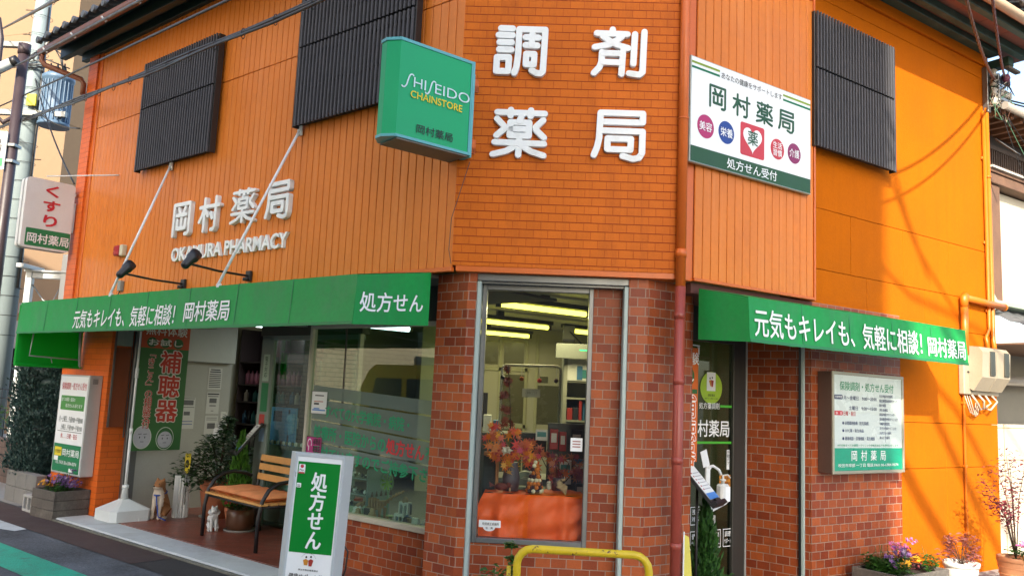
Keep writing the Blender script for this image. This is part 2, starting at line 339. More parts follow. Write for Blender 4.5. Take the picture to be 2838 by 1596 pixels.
ORANGE = mat('orange siding paint', (.655, .183, .020), .40, .14, 1.0, 25, bump=.06, bscale=9, spec=.3, streak=(.72, .26, .07, .5), dirt=(.50, .125, .018, .4), dscale=2.6)
ORSMOOTH = mat('orange trim paint', (.60, .125, .012), .4, .15, 2)
STUCCO = mat('orange stucco', (.47, .113, .0020), .85, .14, 1.1, 40, spec=.08, bump=.35, bscale=120, dirt=(.34, .085, .004, .3), dscale=.8, streak=(.37, .09, .004, .35))
PBRICK = brick('painted orange brick', (.60, .142, .011), (.555, .128, .010), (.48, .095, .009), .108, .0655, .0026, .55, .8, var=.16, spec=.15, hline=(.28, .03, .006), streak=(.34, .075, .012, .5))
PILLARB = brick('orange pillar brick', (.72, .14, .014), (.66, .12, .012), (.46, .085, .010), .24, .0655, .003, .5, .8, var=.14)
TILE = brick('red brown tile', streak=(.10, .045, .03, .35), c1=(.385, .088, .022), c2=(.205, .036, .013), mortar=(.31, .22, .165), bw=.116, rh=.0699, ms=.0034, rough=.42, bump=.55, var=.26, spec=.28)
FLOORT = brick('red floor tile', (.30, .07, .04), (.18, .04, .026), (.22, .12, .09), .22, .065, .006, .35, .4, var=.4)
AWN = mat('green awning canvas', (.0, .27, .048), .6, .24, 1.3, 30, bump=.35, bscale=5, dirt=(.06, .21, .085, .6), dscale=1.8, streak=(.03, .17, .06, .5))
WHITE = mat('white paint', (.80, .83, .82), .42, .06, 3, dirt=(.50, .50, .46, .5), dscale=5)
OFFW = mat('off white plastic', (.70, .71, .70), .45, .1, 3)
VINYL = mat('white vinyl', (.82, .84, .84), .5, .04, 5)
DKGREEN = mat('dark green paint', (.012, .035, .028), .5, .35, 3)
EAVEG = mat('weathered green beam', (.035, .085, .06), .55, .5, 5, dirt=(.10, .14, .11, .6), dscale=4)
SOFFIT = mat('brown soffit board', (.27, .095, .06), .65, .25, 4)
BLACK = mat('black metal', (.015, .015, .016), .4, .2, 5)
DARK = mat('dark cavity', (.012, .012, .012), .8, .2)
SLAT = mat('grey louvre slat', (.085, .085, .095), .6, .2, 4, spec=.15)
ALU = mat('aluminium', (.42, .46, .44), .38, .12, 3, metal=.4)
ALUG = mat('green grey post', (.36, .44, .41), .4, .1, 3)
STEEL = mat('dull steel', (.20, .21, .21), .35, .1, 3, metal=.7)
GLASS = glass('window glass', (.92, .95, .93), 1.5, 1.0)
GLASSL = glass('street window glass', (.74, .86, .82), 1.65, 1.15)
GLASSD = glass('door glass', (.55, .62, .58), 1.5, 1.0)
REDPIPE = mat('red brown downpipe', (.30, .055, .035), .38, .14, 3)
GUTTER = mat('brown gutter', (.22, .075, .035), .45, .3, 5)
BEIGEG = mat('beige gutter', (.52, .36, .22), .5, .15, 3)
RTILE = mat('grey roof tile', (.10, .105, .11), .45, .35, 4, bump=.2)
TXG = mat('green lettering', (.0, .27, .12), .5, .05)
TXDG = mat('dark green lettering', (.012, .08, .035), .5, .05)
TXR = mat('red lettering', (.55, .02, .035), .5, .05)
TXK = mat('black lettering', (.015, .015, .018), .5, .05)
TXB = mat('navy lettering', (.02, .03, .12), .5, .05)
TXY = mat('yellow lettering', (.78, .62, .02), .5, .05)
TXO = mat('orange print', (.62, .13, .02), .55, .08)
# ------------------------------------------------------------------ the ground
ASPH = mat('asphalt', (.098, .105, .118), .8, 1.0, 1.2, 34, bump=.9, bscale=60, dirt=(.10, .105, .11, .5), dscale=2.5)
GUTT = mat('dark gutter paving', (.062, .036, .034), .6, .35, 2.5, 90, bump=.3, bscale=120, dirt=(.07, .055, .05, .5))
KERB = mat('pale concrete', (.52, .55, .55), .8, .22, 2.5, 110, bump=.3, bscale=150, dirt=(.25, .24, .22, .5), dscale=3)
GREENM = mat('green road paint', (.02, .44, .28), .6, .5, 3, 75, bump=.5, bscale=110, dirt=(.07, .15, .12, .75), dscale=6, dlo=.5, dhi=.66)
PAVE = mat('pale pavement', (.30, .28, .25), .85, .3, 1.5, 80, bump=.3, dirt=(.16, .15, .13, .6))
g = MB(); g.rect(0, 1, 0, 1, 0); g = MB(); g.quad((-300, -300, 0), (300, -300, 0), (300, 300, 0), (-300, 300, 0)); structure('ground', g, ASPH)
def fsheet(name, fr, s0, s1, o0, o1, z, mt):
    b = MB(); b.quad(FW(fr, s0, o0, z), FW(fr, s1, o0, z), FW(fr, s1, o1, z), FW(fr, s0, o1, z)); return structure(name, b, mt)
b = MB(); b.fbox('L', -.6, 5.52, .005, .36, -.02, .035, .012); structure('kerb', b, KERB)
b = MB(); b.fbox('L', -.6, 5.5, .362, .40, -.02, .022, .004); structure('kerb', b, mat('worn kerb edge', (.16, .16, .13), .9, .4, 8, bump=.5))
fsheet('pavement', 'L', -1.5, 2.86, .40, .79, .004, mat('dark patched asphalt', (.030, .026, .028), .6, .4, 3, 100, bump=.4, bscale=140))
fsheet('pavement', 'L', 2.875, 5.45, .40, .79, .005, GUTT)
fsheet('pavement', 'L', 5.465, 14, .30, .79, .004, GUTT)
fsheet('road_marking', 'L', -4, 16, 1.25, 1.62, .004, GREENM)
b = MB(); pts = [(5.05, .80), (5.0, .93), (5.3, 1.02), (5.9, .99), (6.2, .80)]
b.add([FW('L', s, o, .006) for s, o in pts], [tuple(range(5))]); structure('pavement', b, KERB)
b = MB(); b.fbox('L', -.2, 5.33, -1.7, .003, -.02, .04, .003); structure('porch_floor', b, FLOORT)
b = MB(); b.quad(FW('L', 6.7, .28, .006), FW('L', 22, .28, .006), FW('L', 22, -14, .006), FW('L', 6.7, -14, .006)); structure('pavement', b, PAVE)
b = MB(); b.quad(FW('R', -2, 1.15, .004), FW('R', 16, 1.15, .004), FW('R', 16, -.2, .004), FW('R', -2, -.2, .004)); structure('pavement', b, PAVE)

# ------------------------------------------------------------------ the pharmacy building
BL = thing('pharmacy_building', 'orange two storey corner pharmacy with brick chamfer and green awnings', 'building', Matrix.Translation((C1.x, C1.y, 0)))
def part(name, mb, mt, parent=BL, label=None): return mb.build(name, mt, parent, True, label)
def siding(fr, sa, sb, z0, z1, seam, label):
    b = MB(); n = round((sb-sa)/.09); p = (sb-sa)/n
    for i in range(n):
        for za, zb in ((z0, seam-.003), (seam+.003, z1)):
            b.fbox(fr, sa+i*p+.0035, sa+(i+1)*p-.0035, -.02, 0.0, za, zb, .0035)
    part('siding', b, ORANGE, label=label)
    b = MB(); b.fbox(fr, sa, sb, -.12, -.014, z0, z1); part('wall', b, mat('siding backing', (.16, .03, .008), .7))
siding('L', 0.0, 6.34, 2.53, 5.80, 4.70, 'orange grooved metal siding over the left awning')
siding('R', .125, 1.60, 2.53, 6.4, 5.2, 'orange grooved metal siding on the right upper wall')
b = MB(); b.fbox('L', 6.34, 6.43, -.12, .012, 2.52, 5.80, .006); b.fbox('L', 0, 6.34, -.03, .012, 2.495, 2.53, .004); b.fbox('R', 1.60, 1.62, -.14, .012, 2.50, 6.4, .003); b.fbox('R', .0, .125, -.14, -.012, 2.50, 6.4, .006); b.fbox('R', .125, 1.60, -.03, .01, 2.505, 2.53, .003)
part('corner_trim', b, ORSMOOTH)
b = MB(); b.fbox('L', 6.43, 6.68, -.30, .035, 2.40, 5.8); part('pilaster', b, PILLARB, label='orange brick strip closing the left end of the upper wall')
b = MB(); b.fbox('C', 0.0, 1.7295, -.10, 0.0, 2.545, 6.6); part('wall', b, PBRICK, label='painted orange brick wall of the chamfered corner')
b = MB(); b.fbox('C', .03, 1.70, -.3, -.004, 2.50, 2.545, .003); part('lintel', b, ORSMOOTH)
# stucco upper and lower wall on the right, in panels with joints
b = MB(); G = .0022
def panel(s0, s1, z0, z1): b.fbox('R', s0+G, s1-G, -.16, -.10, z0+G, z1-G, .002)
panel(1.62, 4.90, 3.362, 5.35); panel(1.62, 4.90, 5.35, 5.62)
for sa, sb in ((1.62, 2.30), (2.30, 3.17), (3.17, 4.03), (4.03, 4.90)): panel(sa, sb, 2.812, 3.362)
for sa, sb in ((1.62, 2.55), (2.55, 3.55), (3.55, 4.45), (4.45, 4.92)): panel(sa, sb, 2.45, 2.812)
for z0, z1 in ((-.05, 1.059), (1.059, 1.497), (1.497, 2.13), (2.13, 2.45)):
    for sa, sb in ((3.02, 3.90), (3.90, 4.97)): panel(sa, sb, z0, z1)
part('wall', b, STUCCO, label='orange stucco wall right of the siding')
b = MB(); b.fbox('R', 1.6, 4.89, -.35, -.145, 2.42, 5.62); b.fbox('R', 3.03, 4.93, -.35, -.145, -.05, 2.42)
part('wall', b, mat('stucco joint', (.16, .035, .002), .8))
b = MB(); b.fbox('R', 1.63, 4.93, -.12, -.07, 5.50, 5.62, .006); part('cornice', b, STUCCO)
# right side closing wall
b = MB(); pe = FW('R', 4.90, -.2); pb = Vector((.3, 14.4, 0)); t = (pb-pe).normalized(); nn = Vector((t.y, -t.x, 0))
b.prismz([(pe.x, pe.y), (pb.x, pb.y), (pb.x-nn.x*-.2, pb.y-nn.y*-.2), (pe.x-nn.x*-.2, pe.y-nn.y*-.2)], -.02, 5.6)
b.fbox('L', 6.46, 6.66, -6.0, -.1, -.02, 5.9); p2 = FW('L', 6.66, -6.0); b.prismz([(p2.x, p2.y), (pb.x+.1, pb.y), (pb.x+.1, pb.y+.2), (p2.x, p2.y+.2)], -.02, 5.9)
part('wall', b, mat('interior plaster', (.34, .33, .24), .8, .15, 2), label='rear walls closing the shop')
# tile base wall on the right
b = MB(); b.fbox('R', 1.65, 3.02, -.36, -.06, -.02, 2.50); part('wall', b, TILE, label='red tile wall beside the right entrance')
b = MB(); b.fbox('R', .15, 1.65, -.62, -.05, 2.42, 2.50); part('ceiling', b, mat('dark brown soffit', (.10, .03, .02), .7))
P = FW('R', 1.65, -.06)
def dirbox(b, P, ang, l0, l1, w0, w1, z0, z1, bev=0.0):
    keep = b.M; b.M = Matrix.Translation((P.x, P.y, 0)) @ Matrix.Rotation(ang, 4, 'Z'); b.box(l0, l1, w0, w1, z0, z1, bev); b.M = keep
b = MB(); dirbox(b, P, A1, .006, .055, -.10, -.002, -.02, 2.42); dirbox(b, P, A1, .055, .60, -.12, -.022, -.02, 2.42)
part('wall', b, TILE, label='shaded tile side wall of the right entrance')
b = MB(); dirbox(b, P, A1, .055, .086, -.021, .014, 0, 2.42, .006); part('shutter_track', b, ALUG)
b = MB(); dirbox(b, P, A1, .0865, .108, -.021, .004, 0, 2.42, .003); part('shutter_gap', b, BLACK)
# corner columns
def col_poly(pts, z0, z1, mt, label):
    b = MB(); b.prismz([(p.x, p.y) for p in pts], z0, z1); part('column', b, mt, label=label)
cl = FW('C', .125, -.06)
col_poly([cl, FW('C', .195, -.06), FW('C', .195, -.34), FW('L', .25, -.50), FW('L', .25, -.123)], -.02, 2.50, TILE, 'tiled column left of the corner window')
cr = FW('C', 1.49, -.06)
col_poly([FW('C', 1.345, -.06), cr, FW('R', .335, -.192), FW('R', .335, -.45), FW('C', 1.345, -.30)], -.02, 2.50, TILE, 'tiled column right of the corner window behind the downpipe')
# corner window
b = MB(); b.fbox('C', .20, 1.345, -.32, -.20, -.02, .49); b.fbox('C', 1.09, 1.345, -.32, -.20, .49, 2.44); part('wall', b, TILE, label='recessed tile wall round the corner window')
b = MB(); b.fbox('C', .195, .228, -.24, -.065, -.02, 2.44, .005); b.fbox('C', 1.312, 1.345, -.24, -.065, -.02, 2.44, .005); part('shutter_track', b, ALUG, label='pale green steel posts framing the corner window')
b = MB(); b.fbox('C', .195, 1.345, -.24, -.075, 2.445, 2.50, .004); b.fbox('C', .228, 1.312, -.19, -.11, 2.43, 2.445); part('shutter_box', b, STEEL)
wn = MB(); wn.fbox('C', .232, .268, -.27, -.185, .49, 2.44, .004); wn.fbox('C', 1.055, 1.09, -.27, -.185, .49, 2.44, .004); wn.fbox('C', .268, 1.055, -.27, -.185, .49, .527, .004); wn.fbox('C', .268, 1.055, -.27, -.185, 2.39, 2.44, .004)
wf = part('window', wn, STEEL, label='tall corner display window')
b = MB(); b.fbox('C', .268, 1.055, -.228, -.222, .527, 2.39); part('glass', b, GLASS, wf)
# left street window wall
b = MB(); b.fbox('L', .25, 2.2, -.56, -.42, -.02, .455); b.fbox('L', 2.08, 2.2, -1.05, -.56, -.02, .455); b.fbox('L', 2.2, 3.0, -1.2, -1.06, -.02, .50); part('wall', b, TILE, label='low tile wall under the street window')
wl = MB(); wl.fbox('L', .25, 2.21, -.50, -.385, .456, .500, .006); wl.fbox('L', .25, 2.2, -.47, -.41, 2.13, 2.17, .004); wl.fbox('L', 2.165, 2.2, -.47, -.41, .50, 2.13, .003); wl.fbox('L', .25, .27, -.47, -.41, .50, 2.13, .003); wl.fbox('L', 2.165, 2.2, -1.05, -1.0, .5, 2.13)
ws = part('window', wl, mat('cream sill', (.50, .47, .38), .5), label='street window with frosted lettering')
b = MB(); b.fbox('L', .27, 1.695, -.443, -.437, .50, 2.13); b.fbox('L', 1.701, 2.165, -.443, -.437, .50, 2.13); b.fbox('L', 2.176, 2.184, -1.0, -.47, .46, 2.13); part('glass', b, GLASSL, ws)
b = MB(); b.fbox('L', 1.694, 1.702, -.447, -.433, .50, 2.13); part('joint', b, BLACK, ws)
FILM = film('frosted film', (.20, .26, .24), .62)
b = MB(); OZ = -.431
def ft(sa, za, sb, zb): return (FW('L', sa, OZ, za), FW('L', sb, OZ, zb))
tops = [((2.12, 1.60), (.28, 1.497)), ((2.12, 1.473), (.28, 1.366)), ((2.12, 1.28), (.28, 1.160)), ((2.12, 1.085), (.28, .962))]
FB = [(tops[0], ((2.12, 1.488), (.28, 1.381))), (((2.12, 1.473), (.28, 1.366)), ((2.12, 1.292), (.28, 1.172))), (((2.12, 1.278), (.28, 1.158)), ((2.12, 1.092), (.28, .98))), (((2.12, 1.078), (.28, .966)), ((2.12, .945), (.28, .90)))]
for (a, c), (e, h) in FB[:]:
    p = [FW('L', x, OZ, z) for x, z in (a, c, h, e)]; b.quad(*p)
part('frosted_film', b, FILM, ws)
def sheared(fr, s, off, z, k):
    Sh = Matrix.Identity(4); Sh[2][0] = k; return FM(fr, s, off, z) @ Sh
b = MB(); OFF = -.428
b.M = sheared('L', 1.92, OFF, 1.31, -.060); b.fit('すべての大学病院・病院・', 0, 1.12, 0, .115, 0, .028)
b.M = sheared('L', 2.06, OFF, 1.115, -.064); b.fit('診療所・医院からの', 0, .98, 0, .125, 0, .028); b.fit('を', 1.47, 1.60, .01, .125, 0, .028)
b.M = sheared('L', 2.06, OFF, .94, -.060); b.fit('受付ていますのでご持参下さい', 0, 1.62, 0, .115, 0, .028)
part('lettering', b, TXG, ws)
b = MB(); b.M = sheared('L', 2.06, OFF, 1.115, -.064); b.fit('処方せん', 1.00, 1.45, 0, .125, 0, .030); part('lettering', b, TXR, ws)
# head panels and porch ceiling
b = MB(); b.fbox('L', .25, 2.2, -.50, -.44, 2.17, 2.55); b.fbox('L', 2.2, 3.95, -1.15, -1.05, 2.13, 2.55); part('wall', b, mat('dark lintel panel', (.05, .055, .045), .6))
b = MB(); b.fbox('L', .25, 5.33, -1.7, -.03, 2.47, 2.495); part('ceiling', b, mat('porch ceiling', (.12, .12, .10), .8))
# left orange pillar and grey porch wall
b = MB(); b.fbox('L', 5.33, 6.56, -.26, 0.0, -.02, 2.52); part('wall', b, PILLARB, label='orange brick pier at the left end')
b = MB(); b.fbox('L', 5.28, 5.35, -.40, -.262, 0.03, 2.50, .006); part('shutter_track', b, STEEL)
GREYW = mat('grey painted wall', (.36, .36, .32), .65, .12, 1.5)
b = MB(); b.fbox('L', 5.30, 5.45, -1.56, -.40, .03, 2.48); part('wall', b, GREYW, label='grey porch wall pinned with notices')
b = MB(); b.fbox('L', 5.20, 5.297, -1.54, -.58, 1.82, 2.46, .006); part('overhead_box', b, mat('pale grey panel', (.46, .48, .44), .6, .08, 2))
b = MB(); b.fbox('L', 5.31, 5.328, -.235, -.05, 1.02, 1.93, .004); part('notice_board', b, mat('brown panel', (.25, .06, .02), .5)); 
b = MB(); b.fbox('L', 5.305, 5.328, -.235, -.05, 1.95, 2.40, .004); part('notice_board', b, mat('pale green panel', (.30, .36, .30), .6))
b = MB(); b.fbox('L', 5.322, 5.335, -.25, -.236, .9, 2.42); b.fbox('L', 5.302, 5.329, -.05, -.035, 1.02, 2.42); part('board_frame', b, STEEL)
# left entrance: deep glass screen with door stile
dn = MB(); dn.fbox('L', 3.70, 3.92, -1.10, -1.05, .04, 2.13, .005); dn.fbox('L', 2.98, 3.02, -1.10, -1.05, .04, 2.13, .004); dn.fbox('L', 2.2, 3.92, -1.10, -1.05, 2.08, 2.13, .004); dn.fbox('L', 2.2, 3.0, -1.10, -1.05, .50, .54, .004)
dd = part('entrance_door', dn, mat('grey green door frame', (.22, .27, .24), .5, .1), label='glazed entrance screen behind the bench')
b = MB(); b.fbox('L', 3.02, 3.70, -1.079, -1.073, .06, 2.08); b.fbox('L', 2.2, 2.98, -1.079, -1.073, .54, 2.08); part('glass', b, GLASSL, dd)
b = MB(); PW = mat('paper white', (.75, .76, .74), .7, .05)
b.M = FM('L', 3.86, -1.047, 0); b.rect(.0, .12, 1.62, 1.92, 0); b.rect(.0, .13, 1.28, 1.60, -.0005, 1); b.rect(.02, .12, .95, 1.10, 0, 2); b.rect(0, .10, 1.12, 1.25, 0, 3); b.rrect(.03, .08, 1.30, 1.58, -.001, -.002, .01, 4)
part('sticker', b, [mat('pale green sticker', (.42, .55, .46), .5), mat('green cross sticker', (.02, .20, .08), .5), mat('blue sticker', (.3, .45, .6), .5), mat('red sticker', (.5, .06, .05), .5), mat('green cross sticker', (.02, .20, .08), .5)], dd)
b = MB(); b.M = FM('L', 3.86, -1.045, 0); b.vtxt('電子対応', .06, 1.90, .06, -.001, .004); part('lettering', b, TXDG, dd)
# right entrance door
dn = MB(); dn.fbox('R', .28, .36, -.66, -.60, .02, 2.30, .004); dn.fbox('R', 1.30, 1.47, -.66, -.60, .02, 2.42, .004); dn.fbox('R', .36, 1.30, -.66, -.60, 2.12, 2.42, .004); dn.fbox('R', .36, 1.30, -.66, -.60, .02, .14, .004)
dr = part('entrance_door', dn, mat('bronze door frame', (.055, .055, .05), .35, .1, metal=.4), label='dark glass door under the right awning')
b = MB(); b.fbox('R', .36, 1.30, -.635, -.629, .14, 2.12); part('glass', b, GLASSD, dr)
b = MB(); b.fbox('R', 1.455, 1.475, -.60, -.594, .02, 2.42); part('trim', b, ALU, dr)
b = MB(); b.M = FM('R', 0, -.622, 0)
b.fit('処方箋調剤', .885, 1.14, 1.545, 1.60, 0, .003); b.fit('岡村薬局', .745, 1.27, 1.31, 1.45, 0, .012); part('lettering', b, VINYL, dr)
b = MB(); b.M = FM('R', 0, -.622, 0); b.rect(1.15, 1.30, 1.562, 1.582, 0); b.rect(.8, 1.30, 1.25, 1.27, 0); part('stripe', b, mat('bright green stripe', (.07, .42, .03), .5), dr)
b = MB(); b.M = FM('R', 0, -.622, 0); b.disc(1.035, 1.727, .138, .138, 0); part('sticker', b, mat('lime sticker', (.34, .52, .03), .5), dr)
b = MB(); b.M = FM('R', 0, -.622, 0); b.rect(.975, 1.085, 1.70, 1.86, -.002); b.rect(1.24, 1.275, 1.03, 1.20, -.002); part('sticker', b, PW, dr)
b = MB(); b.M = FM('R', 0, -.622, 0)
b.prism([(1.0, 1.79), (1.02, 1.74), (1.03, 1.74), (1.025, 1.795)], -.003, -.004, 0); b.prism([(1.027, 1.795), (1.034, 1.735), (1.05, 1.735), (1.06, 1.79)], -.003, -.004, 1); b.disc(1.014, 1.808, .008, .009, -.003, mi=2); b.disc(1.042, 1.814, .008, .009, -.003, mi=2)
part('emblem', b, [mat('amber print', (.55, .22, .02), .5), mat('crimson print', (.35, .03, .02), .5), TXK], dr)
b = MB(); b.M = FM('R', 0, -.622, 0); b.txt('認定薬局', 1.035, 1.655, .022, -.002, .001, align='c'); b.txt('健康サポート薬局として認定', 1.035, 1.63, .013, -.002, align='c'); b.vtxt('手動ドア', 1.257, 1.195, .032, -.004, .001); part('lettering', b, TXK, dr)
b = MB(); b.M = FM('R', 0, -.622, 0); b.rect(1.15, 1.29, .88, .985, -.002); part('sticker', b, mat('orange sticker', (.62, .24, .02), .5), dr)
b = MB(); b.M = FM('R', 0, -.622, 0); b.fit('防犯 録画中', 1.165, 1.28, .94, .975, -.004, .004); b.fit('カメラ作動中', 1.165, 1.28, .90, .93, -.004, .004); part('lettering', b, mat('brown print', (.12, .03, .01), .5), dr)
b = MB(); b.M = FM('R', 0, -.622, 0)
for k, (x, z, t1, t2) in enumerate(((1.205, .38, '調理', 'サポート'), (1.06, .38, '相談', 'OK'), (.80, .38, '健康', 'サポート'), (.80, .58, '残薬', '対応'), (.93, .58, '在宅', '対応'))):
    for x0, x1, z0, z1 in ((x, x+.115, z, z+.006), (x, x+.115, z+.144, z+.15), (x, x+.005, z+.006, z+.144), (x+.11, x+.115, z+.006, z+.144)): b.rect(x0, x1, z0, z1, -.001)
    b.fit(t1, x+.02, x+.095, z+.085, z+.13, -.002, .006); b.fit(t2, x+.015, x+.10, z+.03, z+.07, -.002, .006)
part('lettering', b, VINYL, dr)
# small things behind the scene: interior floor, ceiling
b = MB(); poly = [FW('L', 6.5, -.25), FW('L', 5.45, -.4), FW('L', 5.45, -1.6), FW('L', 3.92, -1.6), FW('L', 3.92, -1.15), FW('L', 2.1, -1.15), FW('L', 2.1, -.5), FW('L', .2, -.5), FW('C', .2, -.33), FW('C', 1.34, -.33), FW('R', .33, -.67), FW('R', 1.5, -.67), FW('R', 4.8, -.3), Vector((.3, 14.2, 0)), FW('L', 6.5, -5.9)]
b.add([(p.x, p.y, .05) for p in poly], [tuple(range(len(poly)))]); part('floor', b, mat('interior floor', (.16, .16, .13), .5, .2, 2))
b = MB(); b.add([(p.x, p.y, 2.62) for p in [FW('L', 6.6, -.2), FW('L', .25, -.05), FW('C', .1, -.05), FW('C', 1.6, -.05), FW('R', .2, -.05), FW('R', 4.9, -.2), Vector((.3, 14.3, 0)), FW('L', 6.6, -5.9)]], [tuple(range(8))]); part('ceiling', b, mat('interior ceiling', (.55, .54, .44), .8, .08, 2))
# upper windows with slatted louvres
def louvre(fr, s0, s1, z0, z1, zm, off, pitch, label):
    b = MB(); b.fbox(fr, s0+.004, s1-.004, off-.10, off-.046, z0+.03, z1-.03); wv = part('window', b, DARK, label=label)
    b = MB(); n = round((s1-s0)/pitch); p = (s1-s0)/n
    for i in range(n):
        for za, zb in ((z0, zm-.008), (zm+.008, z1)): b.fbox(fr, s0+i*p, s0+i*p+p*.40, off-.018, off, za, zb, .002)
    part('louvre', b, SLAT, wv)
    b = MB(); h = (zm-z0)
    for za, zb in ((z0, zm), (zm, z1)):
        for q in (.08, .5, .92): zz = za+(zb-za)*q; b.fbox(fr, s0-.01, s1+.012, off-.045, off-.0185, zz-.018, zz+.018)
    b.fbox(fr, s0-.02, s0, off-.09, off-.02, z0, z1, .003); b.fbox(fr, s1, s1+.02, off-.09, off-.02, z0, z1, .003); part('louvre_frame', b, BLACK, wv)
louvre('L', 3.45, 5.00, 3.93, 5.21, 4.655, .12, .0505, 'slatted window on the left of the siding')
louvre('L', .47, 2.01, 3.94, 5.21, 4.69, .12, .0505, 'slatted window above the projecting green sign')
louvre('R', 1.60, 2.84, 3.86, 5.10, 4.572, .05, .0445, 'slatted window beside the stucco wall')
# downpipe on the corner
b = MB(); c = FW('C', 1.712, .045)
b.tube([(c.x, c.y, 2.44), (c.x, c.y, 6.3)], .037, 14); b.tube([(c.x, c.y, 2.66), (c.x, c.y, 2.72)], .042, 14); b.tube([(c.x, c.y, 3.72), (c.x, c.y, 3.735)], .041, 14)
dp = part('downpipe', b, ORSMOOTH, label='corner downpipe painted orange above and red brown below')
b = MB(); b.tube([(c.x, c.y, 0), (c.x, c.y, 2.44)], .0385, 14); [b.tube([(c.x, c.y, z), (c.x, c.y, z+.05)], .042, 14) for z in (.55, 1.15, 1.72, 2.2)]; part('lower_pipe', b, REDPIPE, dp)
# eaves and roof
def wave_roof(fr, s0, s1, o0, o1, z0, z1, pitch=.26, amp=.035, rows=9):
    b = MB(); ns = int((s1-s0)/pitch*6); vs = []; fs = []
    for j in range(rows*2):
        r_ = j//2; t = (r_+(j % 2))/rows; o = o0+(o1-o0)*t; z = z0+(z1-z0)*t+(.03 if j % 2 == 0 else 0)
        for i in range(ns+1):
            s = s0+(s1-s0)*i/ns; ph = 2*math.pi*(s/pitch); vs.append(FW(fr, s, o, z+amp*max(-.55, math.sin(ph))))
    W_ = ns+1
    for j in range(rows*2-1):
        for i in range(ns): fs.append((j*W_+i, j*W_+i+1, (j+1)*W_+i+1, (j+1)*W_+i))
    b.add(vs, fs, 0, True); return b
b = wave_roof('L', -.4, 7.05, .56, -3.6, 5.80, 7.4)
for i in range(29): s = -.35+i*.26; p = FW('L', s+.065, .57, 5.835); n_ = FR['L'][2]; b.tube([p+n_*.012, p-n_*.05], .045, 10)
part('roof', b, RTILE, label='grey tiled roof over the left front')
b = MB(); b.fbox('L', -.3, 6.98, -.02, .45, 5.80, 5.83); b.fbox('L', -.3, 6.95, .22, .30, 5.66, 5.80, .006); b.fbox('L', -.3, 6.9, -.02, .05, 5.70, 5.80, .004); b.fbox('L', -.3, 6.98, .43, .46, 5.72, 5.83, .003); part('eave', b, DKGREEN)
b = MB(); pts = [FW('L', -.4, .50, 5.70), FW('L', 7.03, .50, 5.70)]; b.tube(pts, .05, 12); gl = part('gutter', b, GUTTER, label='brown gutter over the left front')
b = MB(); b.tube([FW('L', 6.98, .50, 5.70), FW('L', 6.98, .50, 5.58), FW('L', 6.95, .47, 5.52), FW('L', 6.72, .10, 5.40), FW('L', 6.70, .07, 5.34), FW('L', 6.70, .07, 5.2)], .035, 10); part('spout', b, GUTTER, gl)
b = MB()
for i in range(9): s = .4+i*.8; b.tube([FW('L', s, .44, 5.76), FW('L', s, .52, 5.63), FW('L', s, .57, 5.68)], .012, 6)
part('gutter_bracket', b, OFFW, gl)
b = wave_roof('R', 1.4, 5.62, .66, -3.6, 5.74, 7.4)
for i in range(16): p = FW('R', 1.5+i*.26+.065, .67, 5.775); n_ = FR['R'][2]; b.tube([p+n_*.012, p-n_*.05], .045, 10)
part('roof', b, RTILE, label='grey tiled roof over the right front')
b = MB()
for i in range(9): b.fbox('R', 1.4+i*.455, 1.4+(i+1)*.455-.006, -.05, .60, 5.69, 5.71)
part('soffit', b, SOFFIT)
b = MB(); b.fbox('R', 1.4, 4.98, -.09, .03, 5.62, 5.69, .006); b.fbox('R', 1.4, 5.25, .13, .21, 5.60, 5.69, .008); b.fbox('R', 1.4, 5.55, .40, .48, 5.60, 5.69, .008); b.fbox('R', 5.0, 5.12, -.25, .12, 5.50, 5.60, .006); part('eave', b, EAVEG)
b = MB(); b.fbox('R', 2.42, 2.55, -.05, .30, 5.55, 5.66, .006); b.fbox('R', 5.02, 5.30, .05, .11, 5.47, 5.50, .003); part('bracket', b, mat('grey wood', (.16, .13, .10), .8, .3, 6))
b = MB(); b.tube([FW('R', 1.4, .60, 5.64), FW('R', 5.6, .60, 5.64)], .05, 12); part('gutter', b, BEIGEG, label='beige gutter over the right front')
b = MB(); b.fbox('R', 4.97, 5.30, -.05, 0.0, 5.36, 5.41, .004); part('bracket', b, mat('blue steel bracket', (.03, .035, .08), .4))
# ------------------------------------------------------------------ awnings
def film_green():
    M = bpy.data.materials.new('backlit green canvas'); M.use_nodes = True; nt = M.node_tree; N = nt.nodes; L = nt.links; b = N['Principled BSDF']; b.inputs['Base Color'].default_value = (.0, .36, .03, 1); b.inputs['Roughness'].default_value = .7
    tl = N.new('ShaderNodeBsdfTranslucent'); tl.inputs[0].default_value = (.0, .75, .03, 1); mx = N.new('ShaderNodeMixShader'); mx.inputs[0].default_value = .4; L.new(b.outputs[0], mx.inputs[1]); L.new(tl.outputs[0], mx.inputs[2]); L.new(mx.outputs[0], N['Material Output'].inputs[0]); return M
def ext(mb, prof, x0, x1, mi=0):               # profile in y,z swept along x
    n = len(prof); vs = [(x0, y, z) for y, z in prof]+[(x1, y, z) for y, z in prof]
    mb.add(vs, [tuple(range(n)), tuple(range(2*n-1, n-1, -1))]+[(i, (i+1) % n, n+(i+1) % n, n+i) for i in range(n)], mi)
